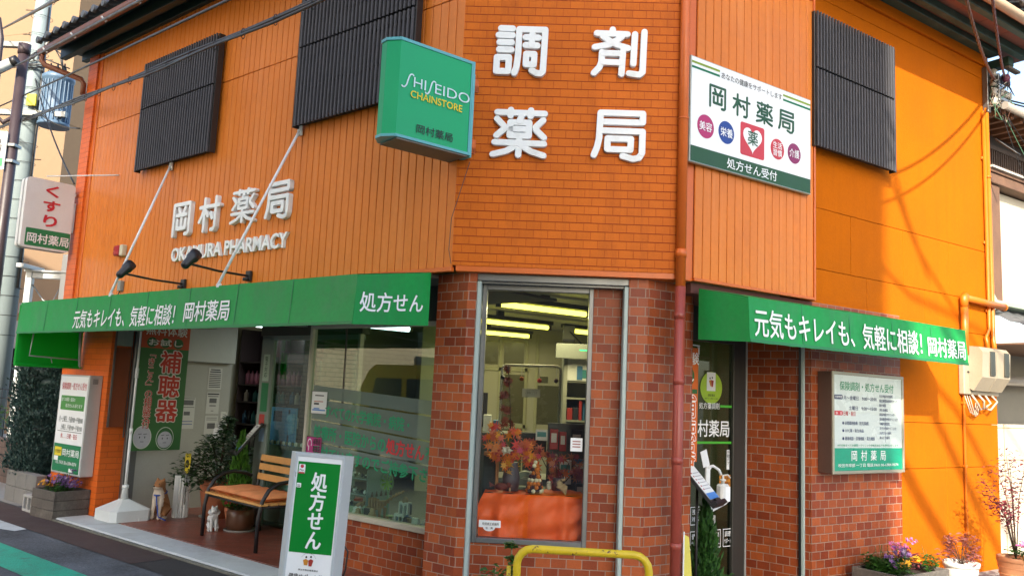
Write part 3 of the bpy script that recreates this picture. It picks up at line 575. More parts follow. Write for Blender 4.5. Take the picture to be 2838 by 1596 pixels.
def awning(fr, s_left, width, depth, zw, zt, zb, label, end_left, name='awning'):
    M = FM(fr, s_left, .013, 0); a = thing(name, label, 'awning', M)
    b = MB(); d = depth
    nx_, nz_ = 90, 8
    for th in (0, .004):                       # cloth front and top with a little sag between the ribs
        fr_ = [(width*i/nx_, -d+.02*j/nz_+th+.007*math.sin(math.pi*j/nz_)*(.35+.65*abs(math.sin(math.pi*i/nx_*(int(width/.74)+1))))+.0022*math.sin(i*1.7+j*.9), zb+(zt-zb)*j/nz_+.0025*math.sin(i*.8)*(j == 0)) for j in range(nz_+1) for i in range(nx_+1)]
        b.add(fr_, [(j*(nx_+1)+i, j*(nx_+1)+i+1, (j+1)*(nx_+1)+i+1, (j+1)*(nx_+1)+i) for j in range(nz_) for i in range(nx_)], 0, True)
    tp_ = [(width*i/nx_, -(d-.02)*(1-j/6), zt+(zw-zt)*j/6-.012*math.sin(math.pi*j/6)*abs(math.sin(math.pi*i/nx_*(int(width/.74)+1)))) for j in range(7) for i in range(nx_+1)]
    b.add(tp_, [(j*(nx_+1)+i, j*(nx_+1)+i+1, (j+1)*(nx_+1)+i+1, (j+1)*(nx_+1)+i) for j in range(6) for i in range(nx_)], 0, True)
    b.prism([(0, 0)]*0 or [(0, 0), (0, 1), (1, 0)], 0, 0) if False else None
    def endp(x0, x1, zlow_wall, zlow_front):
        n = [( -.001, zlow_wall), (-d+.004, zlow_front), (-d+.022, zt-.004), (-.001, zw-.005)]; ext(b, n, x0, x1)
    endp(width-.004, width, zb+.055, zb) if end_left != 'R' else endp(0, .004, zb+.03, zb)
    b.build('canopy', AWN, a)
    b = MB(); k = int(width/.74)
    for i in range(1, k+1):
        x = width*i/(k+1); ext(b, [(-.01, zw+.0005), (-d+.019, zt+.002), (-d-.002, zb+.004), (-d-.0005, zb+.004), (-d+.0205, zt-.001), (-.01, zw-.002)], x-.005, x+.005)
    ext(b, [(-d-.0025, zb), (-d-.0025, zb+.022), (-d, zb+.022), (-d, zb)], 0, width)
    b.build('seam', mat('green awning seam', (.012, .19, .06), .5), a)
    b = MB(); b.tube([(.02, -d+.03, zb+.03), (width-.02, -d+.03, zb+.03)], .014, 8); b.tube([(.02, -d+.04, zt-.03), (width-.02, -d+.04, zt-.03)], .014, 8)
    for i in range(5): x = .03+(width-.06)*i/4; b.tube([(x, -.01, zw-.05), (x, -d+.04, zt-.03), (x, -d+.03, zb+.03), (x, -.01, zb+.08)], .011, 6)
    b.build('awning_frame', mat('pale green pipe', (.30, .40, .33), .45), a)
    return a, M
aL, ML = awning('L', 6.05, 5.85, .745, 2.50, 2.385, 2.03, 'long green awning over the bench and the street window', 'L')
Sh = Matrix.Identity(4); Sh[1][2] = .0563
def slope_text(a, M, d, items, mt, zb=2.03, bold=.006):
    for body, x0, x1, z0, z1 in items:
        b = MB(); b.M = Matrix.Translation((0, -d-.0045-.0563*zb, 0)) @ Sh; b.fit(body, x0, x1, z0, z1, 0, bold); b.build('lettering', mt, a)
slope_text(aL, ML, .745, [('元気もキレイも、気軽に相談！', 6.05-4.60, 6.05-2.60, 2.065, 2.255), ('岡村薬局', 6.05-2.44, 6.05-1.745, 2.09, 2.262)], VINYL, bold=.012)
b = MB(); b.M = Matrix.Translation((5.853, 0, 0)) @ Matrix.Rotation(math.pi/2, 4, 'Z'); b.M = b.M @ sheared('C', 0, 0, 0, .06) if False else b.M
Sk = Matrix.Identity(4); Sk[2][0] = .09; b.M = b.M @ Sk
b.fit('処方せん', -.69, -.075, 2.185, 2.325, -.002, .014); b.build('lettering', VINYL, aL)
b = MB(); b.box(.0, .004, -.735, -.005, 1.70, 2.36); b.box(0.004, .05, -.735, -.69, 1.69, 2.05); b.box(0, .07, -.735, -.005, 1.665, 1.70, .01); b.build('end_panel', film_green(), aL)
b = MB(); b.tube([(.06, -.58, 2.04), (.06, -.60, 1.79), (.06, -.02, 1.77)], .009, 6); b.tube([(.03, -.35, 1.77), (.07, -.35, 1.72)], .006, 6); b.tube([(.05, -.06, 2.1), (.06, -.03, 1.68)], .016, 8); b.build('awning_frame', ALUG, aL)
aR, MR = awning('R', .17, 3.01, .487, 2.455, 2.355, 2.035, 'green awning over the dark glass door and the notice box', 'R')
slope_text(aR, MR, .487, [('元気もキレイも、気軽に相談！', .05, 2.235, 2.078, 2.28), ('岡村薬局', 2.335, 2.965, 2.083, 2.25)], VINYL, 2.035, .012)
# stays of the left awning
for sw, zw_, sa, lab in ((4.322, 3.92, 3.90, 'thin white stay rod hanging from the slatted window nearer the utility pole'), (2.003, 3.93, 1.98, 'thin white stay rod crossing the raised shop name')):
    M = FM('L', sw, 0, zw_); t = thing('stay_rod', lab, 'rod', M, 'stay rods of the left awning')
    e = (sw-sa, -.735, 2.39-zw_); b = MB(); b.tube([(0, -.03, 0), e], .0125, 10); b.build('rod', WHITE, t)
    b = MB(); b.box(-.03, .03, -.035, -.014, -.05, .05, .004); b.tube([(-.02, -.03, 0), (.02, -.03, 0)], .015, 8); b.build('bracket', WHITE, t)
    b = MB(); b.box(e[0]-.02, e[0]+.02, e[1]-.005, e[1]+.025, e[2]-.02, e[2]+.015, .004); b.build('bracket', WHITE, t)

# ------------------------------------------------------------------ raised letters
G = {}
G['調'] = (515, 258, 540, 520, [['o', (577, 290), (695, 291)], ['o', (556, 360), (695, 361)], ['o', (567, 434), (690, 435)], ['o', (567, 509), (690, 510)],
 ['c', (549, 588), (668, 588), (664, 730), (546, 730)], ['o', (725, 745), (745, 690), (757, 560), (759, 297), (1018, 297), (1008, 720), (985, 745), (945, 742), (897, 712)],
 ['o', (825, 378), (955, 380)], ['o', (890, 345), (887, 455)], ['o', (826, 458), (945, 460)], ['c', (838, 548), (918, 548), (915, 655), (836, 655)]])
G['剤'] = (1485, 265, 555, 550, [['o', (1692, 297), (1692, 340)], ['o', (1535, 340), (1840, 345)], ['o', (1790, 365), (1730, 415), (1660, 460), (1518, 490)], ['o', (1590, 365), (1660, 420), (1740, 460), (1850, 492)],
 ['o', (1592, 540), (1590, 640), (1570, 700), (1517, 763)], ['o', (1800, 520), (1797, 600), (1790, 768)], ['o', (1600, 550), (1800, 552)], ['o', (1600, 645), (1790, 647)],
 ['o', (1915, 342), (1905, 655)], ['o', (2008, 315), (1998, 740), (1965, 772), (1865, 758)]])
G['薬'] = (500, 1065, 530, 535, [['o', (540, 1124), (998, 1128)], ['o', (670, 1097), (668, 1160)], ['o', (864, 1097), (862, 1160)], ['o', (775, 1165), (755, 1215)],
 ['c', (670, 1228), (852, 1228), (850, 1366), (668, 1366)], ['o', (680, 1297), (840, 1297)], ['o', (540, 1195), (612, 1272)], ['o', (540, 1370), (612, 1300)], ['o', (985, 1195), (915, 1272)], ['o', (998, 1380), (918, 1300)],
 ['o', (525, 1440), (1000, 1445)], ['o', (760, 1400), (757, 1568)], ['o', (735, 1470), (640, 1530), (512, 1567)], ['o', (785, 1470), (880, 1530), (1000, 1567)]])
G['局'] = (1490, 1095, 540, 540, [['o', (1990, 1225), (1575, 1225)], ['o', (1575, 1132), (1990, 1132), (1990, 1225)], ['o', (1575, 1132), (1567, 1400), (1550, 1490), (1520, 1575)], ['o', (1575, 1318), (1990, 1320), (1988, 1540), (1960, 1590), (1900, 1604), (1800, 1575)], ['c', (1650, 1398), (1878, 1398), (1875, 1510), (1650, 1510)]])
G['岡'] = (0, 0, 100, 100, [['o', (8, 94), (8, 7), (92, 7), (92, 88), (86, 93), (74, 93)], ['o', (33, 19), (40, 33)], ['o', (68, 19), (61, 33)], ['o', (24, 38), (76, 38)], ['o', (50, 40), (50, 74)], ['o', (28, 52), (28, 76), (72, 76), (72, 52)]])
G['村'] = (0, 0, 100, 100, [['o', (5, 29), (46, 29)], ['o', (27, 7), (27, 94)], ['o', (25, 33), (17, 52), (5, 68)], ['o', (29, 36), (46, 55)], ['o', (54, 29), (95, 29)], ['o', (80, 7), (80, 86), (75, 93), (64, 93)], ['o', (58, 48), (66, 62)]])
def raised(ch, fr, s, z0, w, h, half, depth, label, group, mt=WHITE):
    t = MB(); x0, y0, W_, H_, st = G[ch]
    capsule_letter(t, st, half/w*W_, depth, lambda px, py: ((px-x0)/W_*w, h-(py-y0)/H_*h))
    o = t.build('raised_letter', mt); o.matrix_world = FM(fr, s, .001, z0); WM[o.name] = o.matrix_world.copy()
    return tag(o, label, 'letter', group)
GA = 'large white letters on the brick corner'; GB = 'white kanji of the shop name on the siding'; GC = 'white capitals of the shop name on the siding'
raised('調', 'C', .242, 4.03, .423, .412, .0248, .034, 'large white raised kanji 調, upper left of the four on the brick corner', GA)
raised('剤', 'C', .997, 4.035, .43, .419, .0248, .034, 'large white raised kanji 剤, upper right of the four on the brick corner', GA)
raised('薬', 'C', .261, 3.381, .422, .404, .0248, .034, 'large white raised kanji 薬, lower left of the four on the brick corner', GA)
raised('局', 'C', 1.018, 3.379, .42, .409, .0248, .034, 'large white raised kanji 局, lower right of the four on the brick corner', GA)
raised('岡', 'L', 4.145, 3.092, .375, .382, .021, .045, 'white raised kanji 岡, first of the shop name on the grooved siding', GB)
raised('村', 'L', 3.612, 3.092, .39, .384, .021, .045, 'white raised kanji 村, second of the shop name on the grooved siding', GB)
raised('薬', 'L', 3.018, 3.125, .41, .36, .0185, .045, 'white raised kanji 薬, third of the shop name on the grooved siding', GB)
raised('局', 'L', 2.437, 3.105, .38, .375, .021, .045, 'white raised kanji 局, last of the shop name on the grooved siding', GB)
def solid_glyph(mb, vs2, fs2, d, mi=0):
    n = len(vs2); cnt = {}
    for f in fs2:
        for i in range(len(f)): e = (f[i], f[(i+1) % len(f)]); cnt[e] = cnt.get(e, 0)+1
    V = [(x, -d, z) for x, z in vs2]+[(x, 0, z) for x, z in vs2]; F = list(fs2)
    for (a, c) in cnt:
        if (c, a) not in cnt: F.append((a, c, n+c, n+a))
    mb.add(V, F, mi)
words = 'OKAMURA PHARMACY'; vs, _ = glyphs(words, .022); tot = max(p[0] for p in vs); kx = 2.062/tot; xx = 0; ords = {}
NTH = ['first', 'second', 'third', 'fourth']
for i, ch in enumerate(words):
    pre = glyphs(words[:i], .022)[0]
    if ch == ' ': continue
    nxt = glyphs(words[:i+1], .022)[0]; gv, gf = glyphs(ch, .022); adv = max(p[0] for p in nxt)-max(p[0] for p in gv)
    t = MB(); hz = .145/.73
    solid_glyph(t, [((p[0]+adv)*kx-adv*kx, p[1]*hz) for p in gv], gf, .03)
    o = t.build('raised_letter', WHITE); o.matrix_world = FM('L', 4.128-adv*kx, .001, 2.842+.0)
    ords[ch] = ords.get(ch, 0)+1; word = words.split()[0 if i < 7 else 1]
    k_ = word[:(i if i < 7 else i-8)+1].count(ch); many = word.count(ch) > 1
    tag(o, 'small white raised capital %s, %sin the word %s under the kanji' % (ch, (NTH[k_-1]+' '+ch+' ') if many else '', word), 'letter', GC)

# ------------------------------------------------------------------ signs
def sign_box(M, x0, x1, y0, y1, z0, z1, name, label, cat, shell, bev=.006):
    t = thing(name, label, cat, M); MB().box(x0, x1, y0, y1, z0, z1, bev).build('case', shell, t); return t
SHG = mat('emerald sign face', (.0, .37, .135), .45, .06, 2)
CYAN = mat('pale cyan sign rim', (.12, .42, .45), .35, .1)
Mg = T(-.377, 6.076, 0, rad(39)); t = thing('projecting_sign', 'green box sign projecting from the brick corner with thin white and yellow letters', 'sign', Mg)
pg = [(0, .0), (0, .24), (-.634, .24), (-.70, .155), (-.70, .085), (-.634, 0)]
MB().prismz(pg, 3.385, 4.078).build('case', SHG, t)
b = MB(); big = [(0.004, -.006), (.004, .246), (-.637, .246), (-.707, .158), (-.707, .082), (-.637, -.006)]
b.prismz(big, 4.078, 4.10); b.prismz(big, 3.365, 3.385); b.box(.004, .022, -.008, .248, 3.364, 4.101); b.box(-.008, .003, -.007, 0, 3.386, 4.077); b.build('rim', CYAN, t)
b = MB(); b.box(-.62, -.005, .004, .236, 3.352, 3.364); b.build('underside', mat('dull steel underside', (.16, .15, .12), .5, .2), t)
b = MB(); b.box(.022, .05, .02, .22, 3.36, 4.02, .004); b.build('mounting_plate', CYAN, t)
b = MB(); b.box(.05, .22, .06, .11, 3.41, 3.46, .004); b.box(.05, .22, .06, .11, 3.90, 3.95, .004); b.box(.05, .22, .06, .068, 3.41, 3.52); b.box(.05, .22, .06, .068, 3.90, 4.0); b.build('bracket', ORSMOOTH, t)
b = MB(); y = -.0075
def sstroke(x0, x1, z0, z1): 
    p = [(1, .93), (.86, 1.0), (.70, .96), (.60, .80), (.50, .50), (.42, .22), (.30, .06), (.14, 0), (0, .10)]
    for (a, c), (e, g_) in zip(p, p[1:]):
        dx, dz = (e-a)*(x1-x0), (g_-c)*(z1-z0); L_ = math.hypot(dx, dz); nx, nz = -dz/L_*.0055, dx/L_*.0055
        A = (x0+a*(x1-x0), z0+c*(z1-z0)); B_ = (x0+e*(x1-x0), z0+g_*(z1-z0))
        b.quad((A[0]+nx, y, A[1]+nz), (B_[0]+nx, y, B_[1]+nz), (B_[0]-nx, y, B_[1]-nz), (A[0]-nx, y, A[1]-nz))
Sg = Matrix.Identity(4); Sg[2][0] = -.0; b.M = Sg
sstroke(-.615, -.515, 3.735, 3.846); sstroke(-.415, -.325, 3.735, 3.846)
b.fit('HI', -.515, -.410, 3.757, 3.832, y, -.002); b.fit('EIDO', -.330, -.015, 3.757, 3.834, y, -.002); b.build('lettering', mat('pale blue lettering', (.62, .80, .82), .4), t)
b = MB(); b.fit('CHAINSTORE', -.535, -.08, 3.676, 3.729, y, .014); b.build('lettering', TXY, t)
b = MB(); b.fit('岡村薬局', -.468, -.150, 3.428, 3.494, y, .006); b.build('lettering', TXK, t)
# pill sign on the left
Mk = FM('L', 6.55, 0, 0) @ Matrix.Rotation(math.pi/2, 4, 'Z'); t = thing('projecting_sign', 'white rounded box sign with red characters beside the utility pole', 'sign', Mk)
MB().rrect(-.652, -.083, 3.10, 3.965, 0, .17, .05).build('case', OFFW, t)
b = MB(); b.rrect(-.655, -.080, 3.097, 3.968, .07, .10, .05); b.build('rim', mat('grey plastic rim', (.30, .30, .29), .5), t)
b = MB(); b.rrect(-.605, -.088, 3.125, 3.342, -.0015, 0, .012); b.build('band', mat('green band', (.01, .20, .07), .4), t)
b = MB(); b.fit('く', -.425, -.28, 3.765, 3.90, -.003, .035); b.fit('す', -.44, -.25, 3.58, 3.708, -.003, .035); b.fit('り', -.418, -.268, 3.39, 3.523, -.003, .035); b.build('lettering', TXR, t)
b = MB(); b.fit('岡村薬局', -.583, -.10, 3.165, 3.285, -.004, .018); b.build('lettering', VINYL, t)
b = MB(); b.box(-.083, .0, .06, .11, 3.37, 3.75, .005); b.box(-.10, -.02, .085, .09, 3.84, 3.88, .002); b.build('bracket', OFFW, t)
# lit info box on the left pier
M = FM('L', 6.20, .003, 0); t = sign_box(M, 0, .755, -.15, 0, .455, 1.595, 'wall_sign', 'tall white opening hours box with green base panel on the orange pier', 'sign', mat('silver case', (.50, .51, .50), .45, .08, 2, metal=.2))
b = MB(); b.box(.025, .735, -.153, -.150, .475, 1.575, .0); b.build('face', VINYL, t)
b = MB(); b.rect(.03, .73, .478, .795, -.1545); b.build('panel', mat('green band', (.01, .2, .07), .4), t); b = MB(); b.rrect(.085, .70, 1.185, 1.352, -.1545, -.1535, .012); b.build('panel', mat('leaf green band', (.06, .27, .04), .4), t)
b = MB(); b.fit('保険調剤・処方せん受付', .075, .715, 1.42, 1.505, -.1545, .006); b.fit('休……日曜・祝日', .17, .60, .858, .918, -.1545, .003); b.build('lettering', TXR, t)
b = MB(); b.fit('月〜土曜日…午前9:00〜午後8:00', .085, .70, 1.045, 1.115, -.1545, .002); b.fit('土曜日…午前9:00〜午後3:00', .15, .70, .955, 1.02, -.1545, .002); b.rect(.075, .705, .936, .942, -.1545); b.build('lettering', mat('grey lettering', (.12, .14, .13), .5), t)
b = MB(); b.fit('全ての病院・医院の', .10, .46, 1.285, 1.33, -.156, .004); b.fit('処方せんも承ります', .22, .66, 1.215, 1.26, -.156, .004); b.fit('岡村薬局', .27, .70, .66, .742, -.156, .012); b.fit('TEL FAX 06-6384-0074', .11, .66, .565, .605, -.156, .004); b.rrect(.06, .17, .60, .65, -.156, -.157, .004); b.rrect(.48, .58, .49, .53, -.156, -.157, .004); b.build('lettering', VINYL, t)
b = MB(); b.rrect(.065, .245, .655, .755, -.156, -.157, .004); b.build('sticker', TXY, t); b = MB(); b.fit('在宅訪問', .085, .225, .685, .725, -.158, .006); b.build('lettering', TXK, t)
b = MB(); [b.box(.7555, .757, -.11, -.05, 1.50+.012*i, 1.505+.012*i) for i in range(5)]; b.build('vent', BLACK, t)
# white panel on the right siding
M = FM('R', 0, .013, 0); t = thing('wall_sign', 'large white shop panel with green stripes and coloured discs on grooved siding', 'sign', M)
MB().box(.006, 1.495, -.035, 0, 3.402, 4.243, .003).build('case', ALU, t)
b = MB(); b.rect(.014, 1.487, 3.41, 4.235, -.0365); b.build('face', VINYL, t)
OL = mat('olive stripe', (.22, .33, .02), .5); GS = mat('green stripe', (.0, .16, .06), .5)
b = MB(); b.rect(.014, .33, 4.185, 4.203, -.038, 0); b.rect(.014, .33, 4.145, 4.163, -.038, 1); b.rect(1.115, 1.487, 4.185, 4.203, -.038, 0); b.rect(1.115, 1.487, 4.145, 4.163, -.038, 1); b.build('stripe', [OL, GS], t)
b = MB(); b.rect(.014, 1.487, 3.41, 3.532, -.038); b.build('band', mat('forest green band', (.012, .07, .02), .5), t)
b = MB(); b.fit('あなたの健康をサポートします', .35, 1.10, 4.142, 4.195, -.038, .004); b.build('lettering', TXK, t)
b = MB()
for ch, x, w_, z0_, h_ in (('岡', .206, .205, 3.875, .195), ('村', .484, .215, 3.875, .195), ('薬', .772, .21, 3.88, .19), ('局', 1.05, .215, 3.875, .195)):
    x0, y0, W_, H_, st = G[ch]; capsule_letter(b, st, .0105/w_*W_, .0035, lambda px, py: (x+(px-x0)/W_*w_, z0_+h_-(py-y0)/H_*h_))
for i_ in range(len(b.v)): b.v[i_] = Vector((b.v[i_].x, b.v[i_].y-.037, b.v[i_].z))
b.build('lettering', TXDG, t)
b = MB(); pass
MG = mat('magenta disc', (.42, .02, .13), .5); BU = mat('blue disc', (.012, .05, .27), .5); RD = mat('red disc', (.55, .035, .05), .5); PL = mat('plum disc', (.24, .015, .10), .5)
for cx_, cz_, rr_, mm_ in ((.176, 3.708, .094, MG), (.413, 3.712, .092, BU), (1.043, 3.708, .088, RD), (1.265, 3.716, .088, PL)): b = MB(); b.disc(cx_, cz_, rr_, rr_, -.038); b.build('emblem', mm_, t)
b = MB(); b.rrect(.580, .874, 3.575, 3.845, -.0385, -.0375, .02); sq_ = b.build('emblem', RD, t)
b = MB(); hp = []
for k in range(40):
    a = 2*math.pi*k/40; hx = 16*math.sin(a)**3; hz = 13*math.cos(a)-5*math.cos(2*a)-2*math.cos(3*a)-math.cos(4*a); hp.append((.727+hx*.0072, 3.724+hz*.0072))
b.prism(hp, -.040, -.039); b.build('heart', VINYL, sq_)
for tx_, x0_, x1_, z0_, z1_ in (('美容', .105, .245, 3.672, 3.745), ('栄養', .345, .485, 3.675, 3.748), ('生活', .985, 1.10, 3.712, 3.768), ('習慣', .985, 1.10, 3.648, 3.704), ('介護', 1.20, 1.33, 3.68, 3.752)): b = MB(); b.fit(tx_, x0_, x1_, z0_, z1_, -.040, .01); b.build('lettering', VINYL, t)
b = MB(); b.fit('処方せん受付', .423, 1.035, 3.43, 3.512, -.040, .008); b.build('lettering', VINYL, t)
b = MB(); b.fit('薬', .665, .790, 3.672, 3.79, -.0415, .012); b.build('lettering', TXDG, t)
# notice box by the right entrance
M = FM('R', 1.735, -.058, 0); t = thing('wall_sign', 'glazed notice box with opening hours and teal base on the tile wall', 'sign', M)
MB().box(0, 1.085, -.135, 0, 1.055, 1.91, .004).build('case', mat('brown steel case', (.105, .06, .045), .4, .15, 3), t)
b = MB()
for x0, x1, z0, z1 in ((0, 1.085, 1.887, 1.912), (0, 1.085, 1.053, 1.078), (0, .025, 1.078, 1.887), (1.06, 1.085, 1.078, 1.887)): b.box(x0, x1, -.147, -.135, z0, z1, .002)
b.build('rim', mat('champagne frame', (.36, .34, .26), .4, .1, metal=.4), t)
X = lambda s: s-1.735+.0
b = MB(); b.rect(.026, 1.059, 1.079, 1.886, -.1365, 0); b.rect(.026, 1.059, 1.079, 1.268, -.138, 1); b.build('face', [mat('notice white', (.62, .68, .66), .25, .04), mat('teal band', (.0, .33, .19), .3)], t)
b = MB(); b.fit('保険調剤・処方せん受付', X(1.845), X(2.663), 1.755, 1.832, -.139, .008); b.fit('※その他すべての病院・クリニックの処方せんでも受付いたします', X(1.81), X(2.727), 1.28, 1.302, -.139, .001); b.build('lettering', TXG, t)
b = MB(); b.fit('月〜金曜日　9:00〜20:00', X(1.90), X(2.393), 1.675, 1.712, -.139, .004); b.fit('土曜日　9:00〜15:00', X(1.975), X(2.393), 1.59, 1.626, -.139, .004); b.fit('● 訪問薬剤指導（在宅業務）', X(1.88), X(2.27), 1.463, 1.495, -.139, .004); b.fit('● OTC薬・衛生用品', X(1.88), X(2.19), 1.40, 1.43, -.139, .004); b.fit('● 健康相談・栄養相談・漢方相談', X(1.88), X(2.36), 1.333, 1.365, -.139, .004)
b.rect(X(2.415), X(2.419), 1.32, 1.73, -.204); b.rrect(X(1.765), X(1.888), 1.678, 1.716, -.139, -.1385, .012)
for i, tx in enumerate(('市立吹田市民病院', '国立循環器病研究センター', '阪大病院', '済生会病院', '岸田内科クリニック', '宮本整形外科クリニック', '中嶋内科医院', 'すずき内科クリニック', 'わがさわら歯科', 'あんどう歯科')): z = 1.712-i*.0405; b.txt(tx, X(2.435), z, .029, -.139, .002, kx=.92)
b.build('lettering', TXB, t)
b = MB(); b.rrect(X(1.765), X(1.888), 1.543, 1.58, -.139, -.1385, .012); b.fit('日曜・祝日', X(1.90), X(2.07), 1.54, 1.58, -.139, .005); b.build('lettering', TXR, t)
b = MB(); b.fit('営業時間', X(1.78), X(1.875), 1.686, 1.708, -.1405, .003); b.fit('休　日', X(1.785), X(1.87), 1.550, 1.573, -.1405, .003)
for i, ch in enumerate('岡村薬局'): b.txt(ch, X(2.0)+i*.145, 1.168, .095, -.1405, .008)
b.fit('吹田市岸部 一丁目 電話 FAX 06-6384-0074', X(1.82), X(2.722), 1.108, 1.138, -.1405, .002); b.build('lettering', VINYL, t)
MB().rect(.026, 1.059, 1.079, 1.886, -.1435).build('glass', glass('notice glazing', (.95, .97, .96), 1.5, 1.0), t)

# spotlights, beacon, small device, cable on the siding
for sm, zm, lab in ((3.84, 2.585, 'black floodlight on a long arm, the farther one left of the capitals'), (2.65, 2.604, 'black floodlight on a long arm, the nearer one over the capitals')):
    M = FM('L', sm, .002, zm); t = thing('floodlight', lab, 'lamp', M, 'floodlights aimed at the shop name')
    b = MB(); b.tube([(0, 0, 0), (0, -.06, .0), (.02, -.35, .0), (.16, -.74, .005)], .011, 8); b.build('arm', BLACK, t)
    b = MB(); b.box(-.04, .04, -.03, 0, -.05, .05, .006); b.lathe([(.03, 0), (.03, .03), (.0, .035)], 12, (0, -.045, -.05)); b.build('mount', BLACK, t)
    hb = Matrix.Translation((.17, -.75, .0)); D = Vector((-.08, .62, .72)).normalized(); hm = hb @ D.to_track_quat('Z', 'Y').to_matrix().to_4x4() @ Matrix.Scale(.72, 4)
    b = MB(); b.M = hm; b.lathe([(0, -.06), (.04, -.06), (.052, -.03), (.055, .06), (.072, .10), (.075, .20), (.068, .20), (.06, .17), (0, .17)], 18); b.build('lamp_head', mat('black lamp housing', (.02, .02, .022), .35), t)
    b = MB(); b.M = hm; b.lathe([(0, .171), (.061, .171), (.061, .176), (0, .178)], 18); b.build('lens', mat('lamp lens', (.25, .27, .28), .15), t)
M = FM('L', 5.26, .001, 2.98); t = thing('alarm_beacon', 'small red alarm beacon with cream base on the siding', 'beacon', M)
MB().box(0, .07, -.06, 0, 0, .13, .008).build('base', mat('cream plastic', (.6, .55, .40), .5), t); MB().box(-.105, -.001, -.085, -.006, .0, .125, .018).build('lens', mat('red lens', (.40, .02, .03), .25), t)
M = FM('L', 5.24, .001, 2.57); t = thing('sensor_box', 'small grey sensor box hanging under the beacon', 'sensor', M)
MB().box(0, .07, -.05, 0, 0, .12, .006).build('case', mat('grey plastic', (.25, .26, .24), .5), t); b = MB(); b.tube([(.02, -.02, 0), (.0, -.04, -.06), (-.03, -.03, -.09)], .006, 6); b.build('cable', BLACK, t)
# ------------------------------------------------------------------ plants
def leaves(mb, centers, n, size, spread, aspect=.45, mi=0, droop=.3, rnd=random):
    for _ in range(n):
        c = rnd.choice(centers); r_ = c[3] if len(c) > 3 else spread
        while True:
            d = Vector((rnd.uniform(-1, 1), rnd.uniform(-1, 1), rnd.uniform(-1, 1)))
            if d.length <= 1: break
        p = Vector(c[:3])+d*r_
        a = rnd.uniform(0, 2*math.pi); t = Vector((math.cos(a), math.sin(a), rnd.uniform(-droop-.3, .5))).normalized()
        s_ = Vector((-math.sin(a), math.cos(a), rnd.uniform(-.5, .5))).normalized(); L_ = size*rnd.uniform(.6, 1.3); W_ = L_*aspect
        mid = p+t*L_*.5+Vector((0, 0, L_*.08)); mb.add([p, mid+s_*W_*.5, p+t*L_, mid-s_*W_*.5], [(0, 1, 2), (0, 2, 3)], mi)
def flowers(mb, centers, n, size, mi=0, rnd=random):
    for _ in range(n):
        c = rnd.choice(centers); r_ = c[3]; p = Vector(c[:3])+Vector((rnd.uniform(-1, 1)*r_, rnd.uniform(-1, 1)*r_, rnd.uniform(-.5, .9)*r_*.7))
        nrm = Vector((rnd.uniform(-.6, .6), rnd.uniform(-1, .2), rnd.uniform(.1, 1))).normalized(); t = nrm.orthogonal().normalized(); q = nrm.cross(t); s_ = size*rnd.uniform(.7, 1.2)
        v = [p-nrm*s_*.2]; k = 10
        for i in range(k): rr_ = s_*(.55 if i % 2 else .32); a = 2*math.pi*i/k; v.append(p+(t*math.cos(a)+q*math.sin(a))*rr_)
        mb.add(v, [(0, i+1, (i+1) % k+1) for i in range(k)], mi)
LDK = leafmat('dark glossy leaves', [(.016, .045, .014), (.03, .08, .024), (.009, .026, .010), (.05, .11, .03)], .15)
LBR = leafmat('bright conifer leaves', [(.05, .16, .012), (.09, .24, .02), (.03, .10, .01)], .25)
LMID = leafmat('mid green leaves', [(.03, .10, .015), (.05, .15, .02), (.02, .06, .012)], .3)
LCYP = leafmat('blue green conifer leaves', [(.030, .066, .058), (.048, .098, .086), (.020, .045, .040), (.070, .13, .11)], .1)
LRED = leafmat('red nandina leaves', [(.20, .02, .045), (.11, .02, .05), (.30, .06, .07), (.08, .03, .04)], .3)
LPINK = leafmat('dusty pink leaves', [(.32, .10, .08), (.22, .05, .05), (.42, .20, .16)], .3)
FPUR = leafmat('purple petals', [(.18, .08, .26), (.28, .15, .36), (.12, .05, .18), (.42, .32, .45)], .3)
FRED = leafmat('red petals', [(.42, .03, .03), (.55, .10, .05)], .3); FPINK = leafmat('pink petals', [(.60, .14, .38), (.70, .28, .50)], .3)
FYEL = leafmat('orange petals', [(.65, .28, .02), (.75, .45, .03)], .3)
STEM = mat('brown stem', (.06, .035, .02), .8, .3, 8); SOIL = mat('potting soil', (.03, .02, .014), .95, .4, 12, bump=.8, bscale=40)
TERRA = mat('terracotta', (.38, .125, .055), .75, .2, 3, bump=.15, dirt=(.30, .18, .12, .5), dscale=4)
WOODG = mat('weathered grey wood', (.115, .10, .085), .85, .45, 5, 60, bump=.5, bscale=30, dirt=(.20, .18, .15, .6), dscale=6)
POLEW = mat('white pvc', (.72, .74, .73), .4, .06)
PL0 = .04
def pot_lathe(r, h, rim=.02): return [(r*.72, 0), (r*.97, h-.05), (r*.97, h-.045), (r, h-.045), (r, h), (r-rim, h), (r-rim-.005, h-.03), (0, h-.03)]

